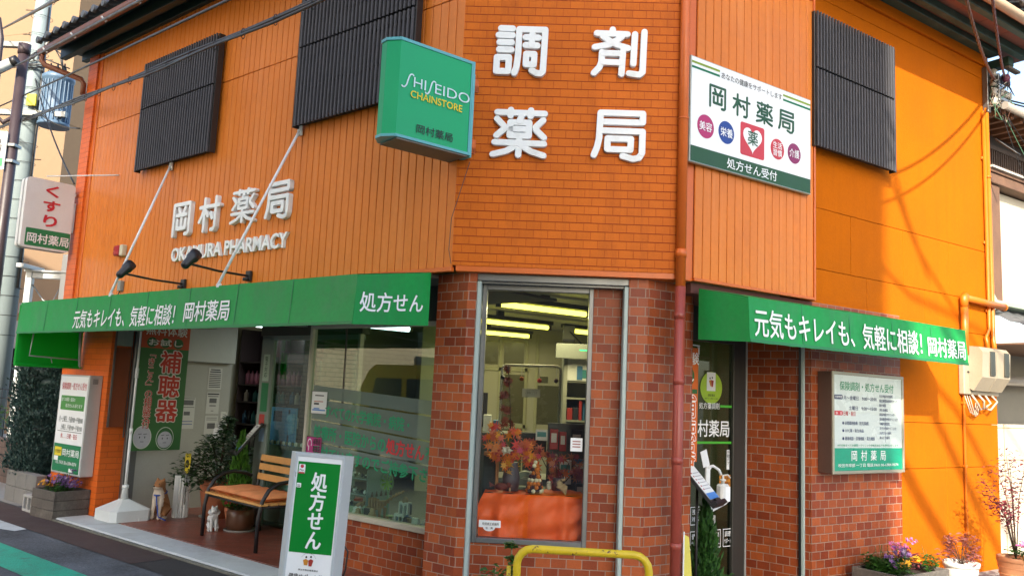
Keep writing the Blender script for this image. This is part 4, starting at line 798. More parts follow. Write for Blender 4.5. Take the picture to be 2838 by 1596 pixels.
# ------------------------------------------------------------------ left porch
M = FM('L', 4.93, -.13, PL0) @ Matrix.Rotation(math.pi/2, 4, 'Z')
t = thing('banner_flag', 'tall orange and green banner on a white pole with a white water base', 'banner', M)
b = MB(); bs = .225
prof = [(bs, .0), (bs, .115), (.05, .215), (.05, .22)]
v = []; 
for hw, z in prof:
    c = .05 if hw > .1 else .012
    v += [(-hw+c, -hw, z), (hw-c, -hw, z), (hw, -hw+c, z), (hw, hw-c, z), (hw-c, hw, z), (-hw+c, hw, z), (-hw, hw-c, z), (-hw, -hw+c, z)]
f = [tuple(range(7, -1, -1)), tuple(range(24, 32))]+[(i*8+k, i*8+(k+1) % 8, (i+1)*8+(k+1) % 8, (i+1)*8+k) for i in range(3) for k in range(8)]
b.add(v, f); b.box(.07, .16, -.235, -.224, .0, .03); b.lathe([(.045, .2), (.03, .33), (.036, .335), (.036, .37), (.022, .372), (0, .372)], 14)
b.build('base', mat('white plastic tank', (.66, .70, .69), .35, .08, 2), t)
b = MB(); b.tube([(0, 0, .35), (0, 0, .95)], .016, 10); b.tube([(0, 0, .95), (0, 0, 1.9)], .0125, 10); b.tube([(0, 0, .93), (0, 0, .99)], .019, 10); b.tube([(0, 0, 1.55), (0, 0, 1.66)], .019, 10); b.tube([(0, 0, 1.9), (0, 0, 2.4)], .010, 8); b.tube([(-.01, 0, 2.36), (.62, 0, 2.36)], .006, 6); b.build('pole', POLEW, t)
def cloth(mb, x0, x1, z0, z1, fn, nx=10, nz=18, mi=0):
    v = [(x0+(x1-x0)*i/nx, fn((i/nx), z0+(z1-z0)*j/nz), z0+(z1-z0)*j/nz) for j in range(nz+1) for i in range(nx+1)]
    mb.add(v, [(j*(nx+1)+i, j*(nx+1)+i+1, (j+1)*(nx+1)+i+1, (j+1)*(nx+1)+i) for j in range(nz) for i in range(nx)], mi, True)
fl = lambda u, z: -.004
b = MB(); cloth(b, .015, .60, 1.90, 2.35, fl, mi=1); cloth(b, .015, .60, .74, 1.90, fl, mi=0)
b.build('cloth', [mat('banner green', (.035, .13, .03), .7, .12, 3), mat('banner orange', (.46, .07, .02), .7, .12, 3)], t)
b = MB(); y = -.008
for x in (.14, .30, .46): b.disc(x, 1.965, .062, .058, y)
b.build('patch', mat('banner green disc', (.03, .12, .03), .7), t)
b = MB(); b.fit('無料体験', .06, .56, 2.05, 2.17, y, .015); b.fit('お試し', .10, .51, 1.93, 2.005, y-.003, .02)
for body, x, zt, h, bo in (('補聴器', .39, 1.885, .27, .06),): b.vtxt(body, x, zt, h, y+.001, bo, pitch=1.03)
b.vtxt('﹁きこえ﹂', .155, 1.885, .10, y+.001, .05, pitch=.93); b.vtxt('の相談受付', .155, 1.43, .10, y+.001, .05, pitch=.86)
b.build('lettering', mat('banner white', (.70, .66, .58), .7, .05), t)
b = MB(); b.vtxt('補聴器', .39, 1.885, .27, y-.003, .022, pitch=1.03); b.vtxt('﹁きこえ﹂', .155, 1.885, .10, y-.003, .012, pitch=.93); b.vtxt('の相談受付', .155, 1.43, .10, y-.003, .012, pitch=.86); b.build('lettering', mat('banner red', (.45, .035, .015), .7, .06), t)
b = MB()
for cx, cz, hair in ((.13, .89, 0), (.40, .875, 1)):
    b.disc(cx, cz, .108, .13, y, mi=2); b.disc(cx, cz, .10, .122, y-.001, mi=1 if not hair else 0); b.disc(cx, cz-.015, .088, .095, y-.002, mi=1)
    for sx in (-.03, .03): b.disc(cx+sx, cz+.0, .006, .012, y-.003, mi=3, n=12); b.quad((cx+sx-.02, y-.003, cz+.03), (cx+sx+.02, y-.003, cz+.036), (cx+sx+.02, y-.003, cz+.042), (cx+sx-.02, y-.003, cz+.036), 3)
    b.quad((cx-.02, y-.003, cz-.052), (cx+.02, y-.003, cz-.052), (cx+.02, y-.003, cz-.046), (cx-.02, y-.003, cz-.046), 3)
b.build('drawing', [mat('banner green hair', (.03, .12, .03), .7), mat('pale face print', (.42, .42, .46), .7), mat('banner outline', (.55, .6, .5), .7), TXK], t)

def dog(name, label, cat, M, sc, cols, chest):
    J = [(0, 0, .18), (0, -.03, .30), (0, -.07, .42), (0, -.10, .52), (0, -.20, .505),               # pelvis, back, chest, head, muzzle
         (.055, -.09, .34), (.055, -.12, .15), (.055, -.13, .03), (.055, -.165, .015), (-.055, -.09, .34), (-.055, -.12, .15), (-.055, -.13, .03), (-.055, -.165, .015),
         (.085, .0, .13), (.10, -.10, .10), (.10, -.02, .03), (.10, -.13, .018), (-.085, .0, .13), (-.10, -.10, .10), (-.10, -.02, .03), (-.10, -.13, .018),
         (0, .09, .09), (0, .16, .09), (0, .18, .17), (0, .14, .22), (.05, -.08, .585), (-.05, -.08, .585), (.058, -.075, .63), (-.058, -.075, .63)]
    E = [(0, 1), (1, 2), (2, 3), (3, 4), (2, 5), (5, 6), (6, 7), (7, 8), (2, 9), (9, 10), (10, 11), (11, 12), (0, 13), (13, 14), (14, 15), (15, 16), (0, 17), (17, 18), (18, 19), (19, 20), (0, 21), (21, 22), (22, 23), (23, 24), (3, 25), (3, 26), (25, 27), (26, 28)]
    Rr = [.10, .105, .09, .085, .04, .05, .034, .028, .026, .05, .034, .028, .026, .065, .05, .03, .024, .065, .05, .03, .024, .05, .04, .035, .02, .03, .03, .01, .01]
    vs, fs = skinned([Vector(p)*sc for p in J], E, [r_*sc for r_ in Rr], 2)
    t = thing(name, label, cat, M); b = MB()
    for f in fs:
        pass
    mi = []
    for f in fs:
        c = sum((Vector(vs[i]) for i in f), Vector())/len(f)/sc
        w_ = (c.y < -.13 and c.z < .50) or (c.y < -.10 and .2 < c.z < .47) or c.z < .06
        mi.append(1 if w_ else 0)
    b.v = [Vector(p) for p in vs]; b.f = list(fs); b.mi = mi; b.sm = [True]*len(fs); b.build('body', cols, t)
    b = MB(); b.ball((.036*sc, -.168*sc, .545*sc), .011*sc, 8); b.ball((-.036*sc, -.168*sc, .545*sc), .011*sc, 8); b.ball((0, -.243*sc, .515*sc), .015*sc, 8); b.quad((-.025*sc, -.238*sc, .478*sc), (.025*sc, -.238*sc, .478*sc), (.025*sc, -.241*sc, .486*sc), (-.025*sc, -.241*sc, .486*sc)); b.build('face', BLACK, t)
    return t
tan = mat('tan fur', (.34, .15, .055), .85, .25, 6, 120, bump=.6, bscale=150); cream = mat('cream fur', (.55, .47, .37), .85, .15, 6, bump=.6, bscale=150)
t = dog('dog_figure', 'life size tan and white sitting dog figure with blue harness beside the flag base', 'dog figure', FM('L', 4.74, -.47, PL0) @ Matrix.Rotation(rad(28), 4, 'Z'), .72, [tan, cream], True)
b = MB(); sc = .72; b.tube([(math.cos(a)*.088*sc, -.06*sc+math.sin(a)*.098*sc, (.40+.03*math.sin(a))*sc) for a in [2*math.pi*k/16 for k in range(16)]], .010, 6, True); b.tube([(0, -.165*sc, .38*sc), (.02, -.17*sc, .25*sc), (.06, -.19*sc, .06*sc), (.16, -.2*sc, .012)], .008, 6); b.build('harness', mat('blue strap', (.02, .06, .28), .6), t)
wst = mat('white glazed statue', (.62, .64, .63), .35, .12, 5, bump=.5, bscale=60)
t = dog('lion_dog_statue', 'small white guardian dog statue under the left end of the bench', 'statue', FM('L', 3.73, -.50, PL0) @ Matrix.Rotation(rad(70), 4, 'Z'), .42, [wst, wst], True)
b = MB()
for k in range(9): a = rad(-20+k*24); b.ball((.012*math.cos(k), .075+.02*math.sin(k*2), .06+.016*k), (.035, .03, .03), 8)
for k in range(10): a = 2*math.pi*k/10; b.ball((.045*math.cos(a), -.03+.03*math.sin(a), .195+.01*math.sin(3*a)), .02, 8)
b.build('mane', wst, t)
# big potted plant with dark leaves
t = thing('potted_plant', 'large bushy plant with dark glossy leaves in a terracotta pot by the grey wall', 'plant', FM('L', 4.52, -1.02, PL0))
MB().lathe(pot_lathe(.21, .42), 22).build('pot', TERRA, t)
b = MB(); rnd = random.Random(3); cen = []
for k in range(16):
    a = rnd.uniform(0, 6.28); r_ = rnd.uniform(.08, .36); h = rnd.uniform(.42, .86); q_ = Vector((r_*math.cos(a), r_*math.sin(a)*.8, h)); cen.append((*q_, .15)); b.tube([(0, 0, .38), (q_.x*.4, q_.y*.4, .38+(h-.38)*.6), q_], [.012, .009, .005], 6)
b.tube([(0, 0, .38), (.12, -.05, .85), (.26, -.10, 1.12)], [.012, .008, .004], 6); cen += [(.14, -.06, .92, .09), (.21, -.08, 1.02, .07), (.27, -.1, 1.12, .05), (-.30, -.25, .52, .14), (.30, -.2, .50, .14), (-.12, -.32, .62, .16), (-.38, -.28, .38, .10), (.10, -.36, .44, .12)]
b.build('stem', STEM, t); b = MB(); leaves(b, cen, 2200, .075, .145, .42, rnd=rnd); b.build('foliage', LDK, t)
# yellow shield notice standing in the plant
t = thing('notice_plate', 'small yellow shield shaped notice on a stick among the dark leaves', 'sign', FM('L', 4.60, -.66, .50))
b = MB(); b.prism([(-.055, .26), (.06, .27), (.06, .13), (.045, .07), (0, .04), (-.045, .07), (-.055, .13)], -.004, 0); b.build('plate', mat('yellow plate', (.58, .46, .03), .5, .1), t)
b = MB(); b.tube([(0, .004, -.3), (0, .004, .2)], .005, 6); b.build('stick', BLACK, t)
b = MB(); b.fit('CARE', -.035, .04, .225, .245, -.005, .01); b.disc(.0, .15, .04, .045, -.005); b.build('lettering', TXK, t); b = MB(); b.fit('注意', -.025, .027, .135, .165, -.0065, .01); b.build('lettering', TXY, t)
# fluted planter
t = thing('fluted_planter', 'tall white fluted column planter in front of the dark plant', 'planter', FM('L', 4.74, -.70, PL0))
b = MB(); n = 64; v = []; 
for z in (0, .455): v += [((.082+.007*math.cos(k*2*math.pi/n*16))*math.cos(2*math.pi*k/n), (.082+.007*math.cos(k*2*math.pi/n*16))*math.sin(2*math.pi*k/n), z) for k in range(n)]
b.add(v, [tuple(range(n, 2*n))]+[(k, (k+1) % n, n+(k+1) % n, n+k) for k in range(n)]); b.lathe([(.09, .455), (.09, .465), (.07, .465), (.068, .44), (0, .44)], 24); b.build('body', mat('white fluted plastic', (.66, .68, .65), .4, .06), t)
# hand sanitiser stand by the left entrance
t = thing('sanitizer_stand', 'hand sanitiser bottle on a slim stand with a plate above, by the left entrance', 'sanitizer stand', FM('L', 4.58, -1.0, PL0))
b = MB(); b.tube([(0, 0, .02), (0, 0, .70)], .012, 8); b.tube([(0, 0, .70), (0, 0, .86)], .017, 8); b.lathe([(.0, 0), (.14, 0), (.14, .012), (.02, .03)], 20); b.build('stand', mat('grey steel tube', (.35, .36, .34), .4, metal=.5), t)
b = MB(); b.box(-.065, .065, -.05, .05, .86, .87, .003); b.box(-.065, .065, .04, .05, .86, 1.06, .003); b.prism([(-.05, 1.20), (.075, 1.20), (.075, 1.14), (.04, 1.10), (.02, 1.06), (-.02, 1.06), (-.03, 1.10), (-.05, 1.13)], .04, .046); b.build('bracket', mat('pale grey plate', (.55, .58, .52), .4), t)
b = MB(); b.box(-.05, .05, -.04, .038, .871, 1.01, .012); b.lathe([(.012, 1.01), (.012, 1.05), (.02, 1.055), (.02, 1.075), (0, 1.08)], 10); b.tube([(0, 0, 1.075), (0, -.05, 1.07)], .005, 6); b.build('bottle', OFFW, t)
# menu stands
def menu(name, label, M, top_h, bot_h, run, wid):
    t = thing(name, label, 'menu stand', M)
    def P(u, v_, d=0): return (u*wid, run*v_-d*.7, bot_h+(top_h-bot_h)*v_+d*.7)
    def slab(b, u0, u1, v0, v1, d0, d1, mi=0):
        vs = [P(u, v_, d) for d in (d0, d1) for u, v_ in ((u0, v0), (u1, v0), (u1, v1), (u0, v1))]; b.add(vs, [(0, 1, 2, 3), (4, 5, 6, 7), (0, 1, 5, 4), (1, 2, 6, 5), (2, 3, 7, 6), (3, 0, 4, 7)], mi)
    b = MB(); slab(b, 0, 1, -.02, 1.05, -.022, 0); slab(b, .0, 1, -.1, -.02, -.022, .03); slab(b, .35, .65, -.02, .05, 0, .018); b.build('board', BLACK, t)
    b = MB(); slab(b, .07, .93, .06, .97, .0015, .0035, 0); slab(b, .07, .93, .06, .20, .004, .005, 1); slab(b, .30, .72, .86, .93, .004, .005, 2)
    for k in range(6): slab(b, .16, .26, .28+.075*k, .31+.075*k, .004, .005, 3); slab(b, .32, .86, .285+.075*k, .30+.075*k, .004, .005, 2)
    b.build('leaflet', [PW, mat('leaflet blue', (.06, .22, .60), .5), mat('leaflet grey', (.35, .33, .36), .6), mat('leaflet red', (.45, .10, .10), .6)], t)
    b = MB(); b.tube([(wid*.5, run*.5+.02, (top_h+bot_h)/2-.03), (wid*.5, run*.5+.02, .02)], .012, 8); b.box(wid*.5-.13, wid*.5+.13, run*.5-.13, run*.5+.17, 0, .018, .004); b.build('stand', BLACK, t)
    return t
menu('menu_stand', 'black sloping leaflet stand behind the bench', FM('L', 4.02, -.86, PL0) @ Matrix.Rotation(rad(-22), 4, 'Z'), 1.10, .80, .24, .22)
menu('menu_stand', 'black sloping leaflet stand in front of the dark glass door', FM('R', .40, -.04, .0) @ Matrix.Rotation(rad(24), 4, 'Z'), 1.145, .855, .27, .25)
# conical evergreens
def cone_plant(label, M, h, r, base, leafm, rnd, n=1400, bush=False, name='conical_shrub'):
    t = thing(name, label, 'shrub', M); MB().lathe(pot_lathe(.13, base), 18).build('pot', TERRA, t)
    b = MB(); b.tube([(0, 0, base-.05), (0, 0, h*.9)], [.015, .004], 6); b.build('stem', STEM, t); b = MB()
    for _ in range(n):
        z = base+(h-base)*(rnd.random()**1.35); rr_ = r*(1-((z-base)/(h-base))**1.5)*math.sqrt(rnd.random())*rnd.uniform(.75, 1.12); a = rnd.uniform(0, 6.283); p = Vector((rr_*math.cos(a), rr_*math.sin(a), z))
        d = Vector((math.cos(a)*.35, math.sin(a)*.35, 1)).normalized(); q_ = d.cross(Vector((rnd.uniform(-1, 1), rnd.uniform(-1, 1), .1))).normalized(); L_ = rnd.uniform(.04, .08)
        b.add([p-q_*.007, p+d*L_*.5-q_*.012, p+d*L_, p+d*L_*.5+q_*.012], [(0, 1, 2, 3)])
    b.build('foliage', leafm, t)
    if bush:
        b = MB(); leaves(b, [(.10, -.06, .10, .10), (-.10, -.05, .08, .09), (.16, -.02, .20, .09)], 500, .045, .1, .5, rnd=rnd); b.build('low_leaves', LMID, t)
    return t
cone_plant('bright green conical shrub behind the bench', FM('L', 3.86, -.86, PL0), .98, .15, .20, LBR, random.Random(5))
cone_plant('slim dark green conical shrub in front of the dark glass door', FM('R', .60, -.27, 0), .86, .13, .12, leafmat('deep conifer leaves', [(.02, .08, .012), (.04, .13, .02), (.012, .05, .01)], .2), random.Random(6), 1600, True)
# barrel planter with red flowers
t = thing('flower_pot', 'round brown pot of small red flowers under the bench', 'flower pot', FM('L', 3.60, -.74, PL0))
b = MB(); b.lathe([(.12, 0), (.145, .08), (.145, .16), (.135, .225), (.125, .225), (.12, .20), (0, .20)], 22); b.build('pot', mat('brown glazed pot', (.11, .045, .022), .35, .2), t)
b = MB(); b.lathe([(0, 0), (.16, 0), (.17, .02), (.14, .02), (.12, .006), (0, .006)], 22, (0, 0, -.002)); b.build('saucer', mat('grey saucer', (.25, .24, .22), .6), t)
b = MB(); leaves(b, [(0, 0, .25, .12)], 160, .05, .1, .6); b.build('foliage', LDK, t); b = MB(); flowers(b, [(-.04, -.05, .30, .09)], 14, .05); b.build('blossom', FRED, t)
# bench
M = FM('L', 3.02, -.235, PL0) @ Matrix.Rotation(rad(-5), 4, 'Z'); t = thing('bench', 'wooden slat bench with black curved metal arms and orange seat pads', 'bench', M)
for sx in (-.54, .54):
    b = MB(); pts = [(0, 0), (0, .30), (.03, .46), (.09, .56), (.18, .615), (.30, .63), (.42, .61), (.50, .58)]
    b.tube([(sx, y_, z) for y_, z in pts], .019, 10); b.build('arm', BLACK, t)
    b = MB(); b.tube([(sx*.94, .62, 0), (sx*.94, .55, .42), (sx*.94, .60, .80)], .019, 10); b.build('leg', BLACK, t)
b = MB(); b.tube([(-.54, .03, .40), (.54, .03, .40)], .014, 8); b.tube([(-.52, .52, .40), (.52, .52, .40)], .014, 8); b.tube([(-.54, .03, .40), (-.51, .55, .41)], .014, 8); b.tube([(.54, .03, .40), (.51, .55, .41)], .014, 8); b.build('seat_frame', BLACK, t)
WSL = mat('honey wood slat', (.70, .36, .11), .45, .2, 6, 40, bump=.1)
b = MB()
for k in range(5): b.box(-.56, .56, .0+k*.105, .085+k*.105, .415, .437, .006)
b.build('seat', WSL, t)
b = MB()
for k, z in enumerate((.545, .645, .735)): b.M = Matrix.Translation((0, .545+.03*(z-.54)/.2, z)) @ Matrix.Rotation(rad(-9), 4, 'X'); b.box(-.50, .50, -.012, .012, 0, .068, .006)
b.build('backrest', WSL, t)
for x0, x1, lab in ((-.51, -.0, None), (.0, .51, None)):
    b = MB(); nx, ny = 12, 10; v = []
    for sgn in (1, -1):
        for j in range(ny+1):
            for i in range(nx+1):
                u, w_ = i/nx*2-1, j/ny*2-1; e = max(0, 1-u**6)*max(0, 1-w_**6); v.append((x0+.006+(x1-x0-.012)*(i/nx), .02+.48*(j/ny), .47+sgn*(.028*e**.5)+.006*math.sin(9*u+4*w_)*e+(.004 if sgn > 0 else 0)))
    o_ = (nx+1)*(ny+1); f = [(s_*o_+j*(nx+1)+i, s_*o_+j*(nx+1)+i+1, s_*o_+(j+1)*(nx+1)+i+1, s_*o_+(j+1)*(nx+1)+i) for s_ in (0, 1) for j in range(ny) for i in range(nx)]
    b.add(v, f, 0, True); b.build('cushion', mat('orange fleece', (.95, .33, .125), .95, .18, 5, 90, bump=.7, bscale=110), t)
# wire rack beside the bench
t = thing('wire_rack', 'low black wire rack behind the right end of the bench', 'rack', FM('L', 2.62, -.90, PL0))
b = MB()
for z in (.05, .20, .33): [b.tube([(-.14+.04*i, -.08, z), (-.14+.04*i, .08, z)], .003, 4) for i in range(8)]
for x in (-.15, .15):
    for y_ in (-.09, .09): b.tube([(x, y_, 0), (x, y_, .38)], .006, 6)
for z in (.05, .20, .33): b.tube([(-.15, -.09, z), (.15, -.09, z), (.15, .09, z), (-.15, .09, z)], .005, 6, True)
b.build('frame', BLACK, t)
# notices on the grey wall
def pinned(s_in0, s_in1, z0, z1, rows, label, face=None):
    M = FM('L', 5.297, 0, 0) @ Matrix.Rotation(math.pi/2, 4, 'Z'); b = MB(); x0, x1 = -s_in0, -s_in1
    x0, x1 = abs(s_in0), abs(s_in1); b.box(x0, x1, -.003, -.001, z0, z1)
    n = len(b.f)
    for k, (f0, f1, h, inset) in enumerate(rows): zz = z1-f0*(z1-z0); b.rect(x0+inset*(x1-x0), x1-inset*(x1-x0), zz-h*(z1-z0), zz, -.0042, f1)
    o = b.build('notice', [mat('notice paper', (.52, .52, .48), .7, .05), TXK, mat('print grey', (.12, .12, .12), .7), mat('print blue', (.16, .20, .34), .7)]); o.matrix_world = M; WM[o.name] = M.copy(); return tag(o, label, 'notice', 'notices pinned on the grey wall')
pinned(1.234, 1.424, 1.49, 1.758, [(.06, 1, .05, .15), (.16, 1, .05, .1)]+[(.28+.085*k, 1, .035, .08) for k in range(8)], 'white notice with bold black lines, top right on the grey wall')
pinned(1.238, 1.417, 1.185, 1.452, [(.05, 1, .06, .05), (.17, 2, .04, .1), (.28, 2, .22, .22), (.6, 2, .05, .25), (.85, 2, .03, .4)], 'notice with one black heading bar, under the bold lined notice')
pinned(.885, 1.09, 1.0, 1.378, [(.02, 1, .02, .05), (.08, 2, .16, .12), (.30, 2, .02, .05), (.45, 2, .12, .3), (.75, 3, .03, .1), (.84, 3, .03, .1)], 'notice printed with two portraits, left on the grey wall beside the banner')
pinned(1.24, 1.42, .93, 1.16, [(.1, 2, .03, .1), (.2, 2, .03, .1), (.4, 2, .3, .2)], 'faint notice lowest on the grey wall behind the sanitiser')
# notices on the street window
def wnotice(s0, s1, z0, z1, label, mats, draw):
    M = FM('L', s0, -.4275, 0); b = MB(); b.rect(0, s0-s1, z0, z1, 0, 0); draw(b, s0-s1, z0, z1); o = b.build('notice', mats); o.matrix_world = M; WM[o.name] = M.copy(); return tag(o, label, 'notice')
def dr1(b, w_, z0, z1):
    b.rect(.02, w_-.02, z0+.03, z0+.042, -.001, 2); b.rect(.05, w_-.05, z1-.045, z1-.035, -.001, 1); b.rect(.04, w_*.75, z1-.10, z1-.09, -.001, 3); b.rect(.04, w_*.5, z1-.125, z1-.108, -.001, 1); b.rect(.04, w_*.55, z1-.165, z1-.155, -.001, 2)
    for x0, x1, za, zb in ((0, w_, z0, z0+.004), (0, w_, z1-.004, z1), (0, .004, z0, z1), (w_-.004, w_, z0, z1)): b.rect(x0, x1, za, zb, -.001, 1)
wnotice(2.13, 1.90, 1.335, 1.545, 'white notice with a blue bar taped on the street window', [PW, TXK, mat('leaflet blue', (.06, .22, .6), .5), mat('pale red print', (.5, .25, .2), .6)], dr1)
def dr2(b, w_, z0, z1):
    for x0, x1, za, zb in ((0, w_, z0, z0+.022), (0, w_, z1-.006, z1), (0, .006, z0, z1), (w_-.006, w_, z0, z1)): b.rect(x0, x1, za, zb, -.001, 1)
    b.fit('補聴器', .10, w_-.015, (z0+z1)/2+.012, z1-.015, -.0015, .02, 1); b.fit('取扱店', .10, w_-.015, z0+.03, (z0+z1)/2+.004, -.0015, .02, 1)
    for k in range(9): a = rad(-30+k*28); a2 = rad(-30+(k+1)*28); c_ = (.05, (z0+z1)/2+.02); b.quad((c_[0]+.024*math.cos(a), -.0015, c_[1]+.035*math.sin(a)), (c_[0]+.033*math.cos(a), -.0015, c_[1]+.046*math.sin(a)), (c_[0]+.033*math.cos(a2), -.0015, c_[1]+.046*math.sin(a2)), (c_[0]+.024*math.cos(a2), -.0015, c_[1]+.035*math.sin(a2)), 2)
    b.rect(.035, .045, z0+.04, (z0+z1)/2, -.0015, 2)
wnotice(2.16, 1.935, .955, 1.125, 'magenta square notice with an ear symbol on the street window', [mat('magenta print', (.48, .03, .20), .5), TXK, VINYL], dr2)

# ------------------------------------------------------------------ stand sign, guard rail and pots outside
M = T(-1.41, 6.30, 0, rad(-4)) @ Matrix.Rotation(rad(2.2), 4, 'Y'); t = thing('stand_sign', 'white framed green pavement sign standing in front of the street window', 'sign', M)
b = MB(); hw = .185; b.prismz([(-hw, 0), (hw, 0), (hw+.03, .15), (-hw-.085, .15)], .03, 1.085); b.build('case', mat('white steel case', (.60, .64, .64), .4, .08, 2), t)
b = MB(); [b.tube([(x, y_, .0), (x, y_, .035)], .018, 8) for x in (-.16, .16) for y_ in (.03, .12)]; b.build('foot', BLACK, t)
b = MB(); b.box(-hw+.004, hw-.004, -.006, .001, .05, 1.075, .003); b.build('face', VINYL, t)
b = MB()
for x0, x1, z0, z1 in ((-hw-.004, hw+.004, 1.065, 1.09), (-hw-.004, -hw+.018, .03, 1.065), (hw-.018, hw+.004, .03, 1.065)): b.box(x0, x1, -.010, .002, z0, z1, .003)
b.build('rim', mat('pale aluminium rim', (.62, .66, .68), .3, .06, metal=.3), t)
b = MB(); b.rect(-.160, .160, .375, 1.03, -.0075); b.build('panel', mat('sign green', (.0, .21, .022), .35, .05), t)
b = MB(); b.vtxt('処方せん', .015, .962, .146, -.009, .024, pitch=.955, kx=.86); b.build('lettering', VINYL, t)
b = MB(); b.rrect(-.152, -.104, .942, 1.01, -.0095, -.0085, .006, 0); b.disc(-.128, .995, .013, .013, -.0105, mi=1); b.rect(-.150, -.106, .942, .953, -.0105, 1); b.rrect(-.156, -.122, .84, .872, -.0095, -.0085, .004, 0); b.rect(-.150, -.128, .846, .851, -.0105, 2); b.rect(-.150, -.128, .856, .860, -.0105, 2); b.fit('Pay', -.145, -.112, .958, .975, -.0105, .01, 2)
b.build('sticker', [VINYL, mat('sticker red', (.5, .03, .05), .5), TXK], t)
b = MB(); b.prism([(-.045, .325), (-.035, .29), (-.010, .29), (-.006, .325), (-.025, .335)], -.009, -.0085, 0); b.prism([(-.005, .325), (.0, .285), (.022, .285), (.032, .328), (.012, .337)], -.0095, -.0088, 1); b.disc(-.023, .348, .007, .008, -.009, mi=2); b.disc(.012, .352, .007, .008, -.009, mi=2)
for k in range(12): a = rad(25+k*11); b.quad((-.005+.058*math.cos(a), -.009, .32+.055*math.sin(a)), (-.005+.060*math.cos(a), -.009, .32+.058*math.sin(a)), (-.005+.060*math.cos(a+.1), -.009, .32+.058*math.sin(a+.1)), (-.005+.058*math.cos(a+.1), -.009, .32+.055*math.sin(a+.1)), 2)
b.build('emblem', [mat('amber print', (.5, .2, .02), .5), mat('crimson print', (.35, .03, .02), .5), TXK], t)
b = MB(); b.fit('厚生労働省基準適合', -.075, .075, .25, .263, -.009, .004); b.fit('健康サポート薬局', -.14, .15, .18, .228, -.009, .012); b.build('lettering', TXK, t)
b = MB(); b.tube([(.19, .15, .45), (.24, .16, .38), (.235, .16, .25), (.21, .16, .15), (.20, .2, .03)], .007, 6); b.build('cable', BLACK, t)

YEL = mat('worn yellow paint', (.60, .43, .010), .42, .25, 3, 40, bump=.25, bscale=30, dirt=(.085, .040, .022, 1.0), dscale=7, dlo=.575, dhi=.60)
t = thing('guard_rail', 'low yellow tube guard rail with flaking paint before the corner window', 'guard rail', T(.485, 5.02, 0, rad(-4.5)))
b = MB(); r_ = .09; w2 = .385; p = [(-w2, 0, -.1), (-w2, 0, .70-r_)]+[(-w2+r_-r_*math.cos(a), 0, .70-r_+r_*math.sin(a)) for a in [rad(x) for x in (22, 45, 67, 90)]]+[(w2-r_+r_*math.sin(a), 0, .70-r_+r_*math.cos(a)) for a in [rad(x) for x in (0, 22, 45, 67)]]+[(w2, 0, .70-r_), (w2, 0, -.1)]
b.tube(p, .0235, 16); b.build('tube', YEL, t)
b = MB(); b.tube([(-w2-.05, .05, -.1), (-w2-.05, .05, .585)], .014, 10); b.build('side_post', YEL, t)
t = thing('weed_plant', 'small green weed growing left of the yellow rail', 'plant', T(.02, 5.25, 0))
b = MB(); b.tube([(.06, .0, 0), (.05, 0, .5), (.045, 0, .70)], [.006, .004, .002], 5); b.tube([(-.02, .0, 0), (-.05, 0, .5)], .004, 5); b.build('stem', mat('green stem', (.10, .12, .03), .7), t)
b = MB(); leaves(b, [(-.06, 0, .50, .07), (-.0, 0, .47, .08), (.05, 0, .68, .02), (.05, 0, .60, .02), (.05, 0, .54, .03), (-.02, 0, .36, .12)], 260, .04, .08, .7); b.build('foliage', LMID, t)

def box_planter(label, M, w_, d_, h_, seed, reds, n=900):
    rnd = random.Random(seed); t = thing('planter_box', label, 'planter', M); b = MB()
    for k in range(3):
        z0 = h_*k/3+.004; z1 = h_*(k+1)/3
        b.box(0, w_, 0, .02, z0, z1, .004); b.box(0, w_, d_-.02, d_, z0, z1, .004); b.box(0, .02, .021, d_-.021, z0, z1, .004); b.box(w_-.02, w_, .021, d_-.021, z0, z1, .004)
    b.build('box', WOODG, t); b = MB(); b.box(.022, w_-.022, .022, d_-.022, .02, h_-.04); b.build('soil', SOIL, t)
    b = MB(); cen = [(w_*rnd.uniform(.12, .88), d_*rnd.uniform(.2, .8), h_+rnd.uniform(-.02, .06), .07) for _ in range(12)]; leaves(b, cen, n, .045, .08, .5, rnd=rnd)
    for c in cen[:8]: 
        for q_ in range(3): b.tube([(c[0], c[1], h_-.03), (c[0]+rnd.uniform(-.04, .04), c[1]+rnd.uniform(-.04, .04), h_+rnd.uniform(.08, .2))], .002, 4)
    b.build('foliage', LMID, t)
    return t, rnd
t, rnd = box_planter('weathered wooden planter of purple flowers beside the left pier', FM('L', 5.95, .43, 0) @ Matrix.Rotation(rad(3), 4, 'Z'), .52, .40, .31, 11, 0, 500)
b = MB(); flowers(b, [(.22, .18, .40, .10), (.32, .2, .39, .10), (.40, .25, .37, .08)], 120, .042, rnd=rnd); flowers(b, [(.44, .25, .50, .08), (.12, .25, .33, .06)], 26, .035, rnd=rnd); b.build('blossom', FPUR, t)
b = MB(); flowers(b, [(.08, .1, .36, .06)], 16, .045, rnd=rnd); b.build('blossom', FYEL, t)
t, rnd = box_planter('weathered wooden planter of mixed flowers under the notice box', FM('R', 2.03, .50, 0), .74, .44, .285, 12, 1, 1500)
b = MB(); flowers(b, [(.30, .2, .42, .07), (.20, .2, .35, .08), (.48, .25, .36, .05)], 60, .04, rnd=rnd); b.build('blossom', FPUR, t)
b = MB(); flowers(b, [(.46, .3, .44, .05), (.55, .3, .40, .05), (.50, .2, .50, .04)], 40, .035, rnd=rnd); b.build('blossom', FPINK, t)
b = MB(); flowers(b, [(.28, .12, .33, .05), (.5, .2, .35, .06)], 24, .045, rnd=rnd); b.build('blossom', FYEL, t)
b = MB(); leaves(b, [(.5, .28, .36, .09), (.6, .25, .33, .08)], 220, .05, .1, .4, rnd=rnd); b.build('red_leaves', LRED, t)
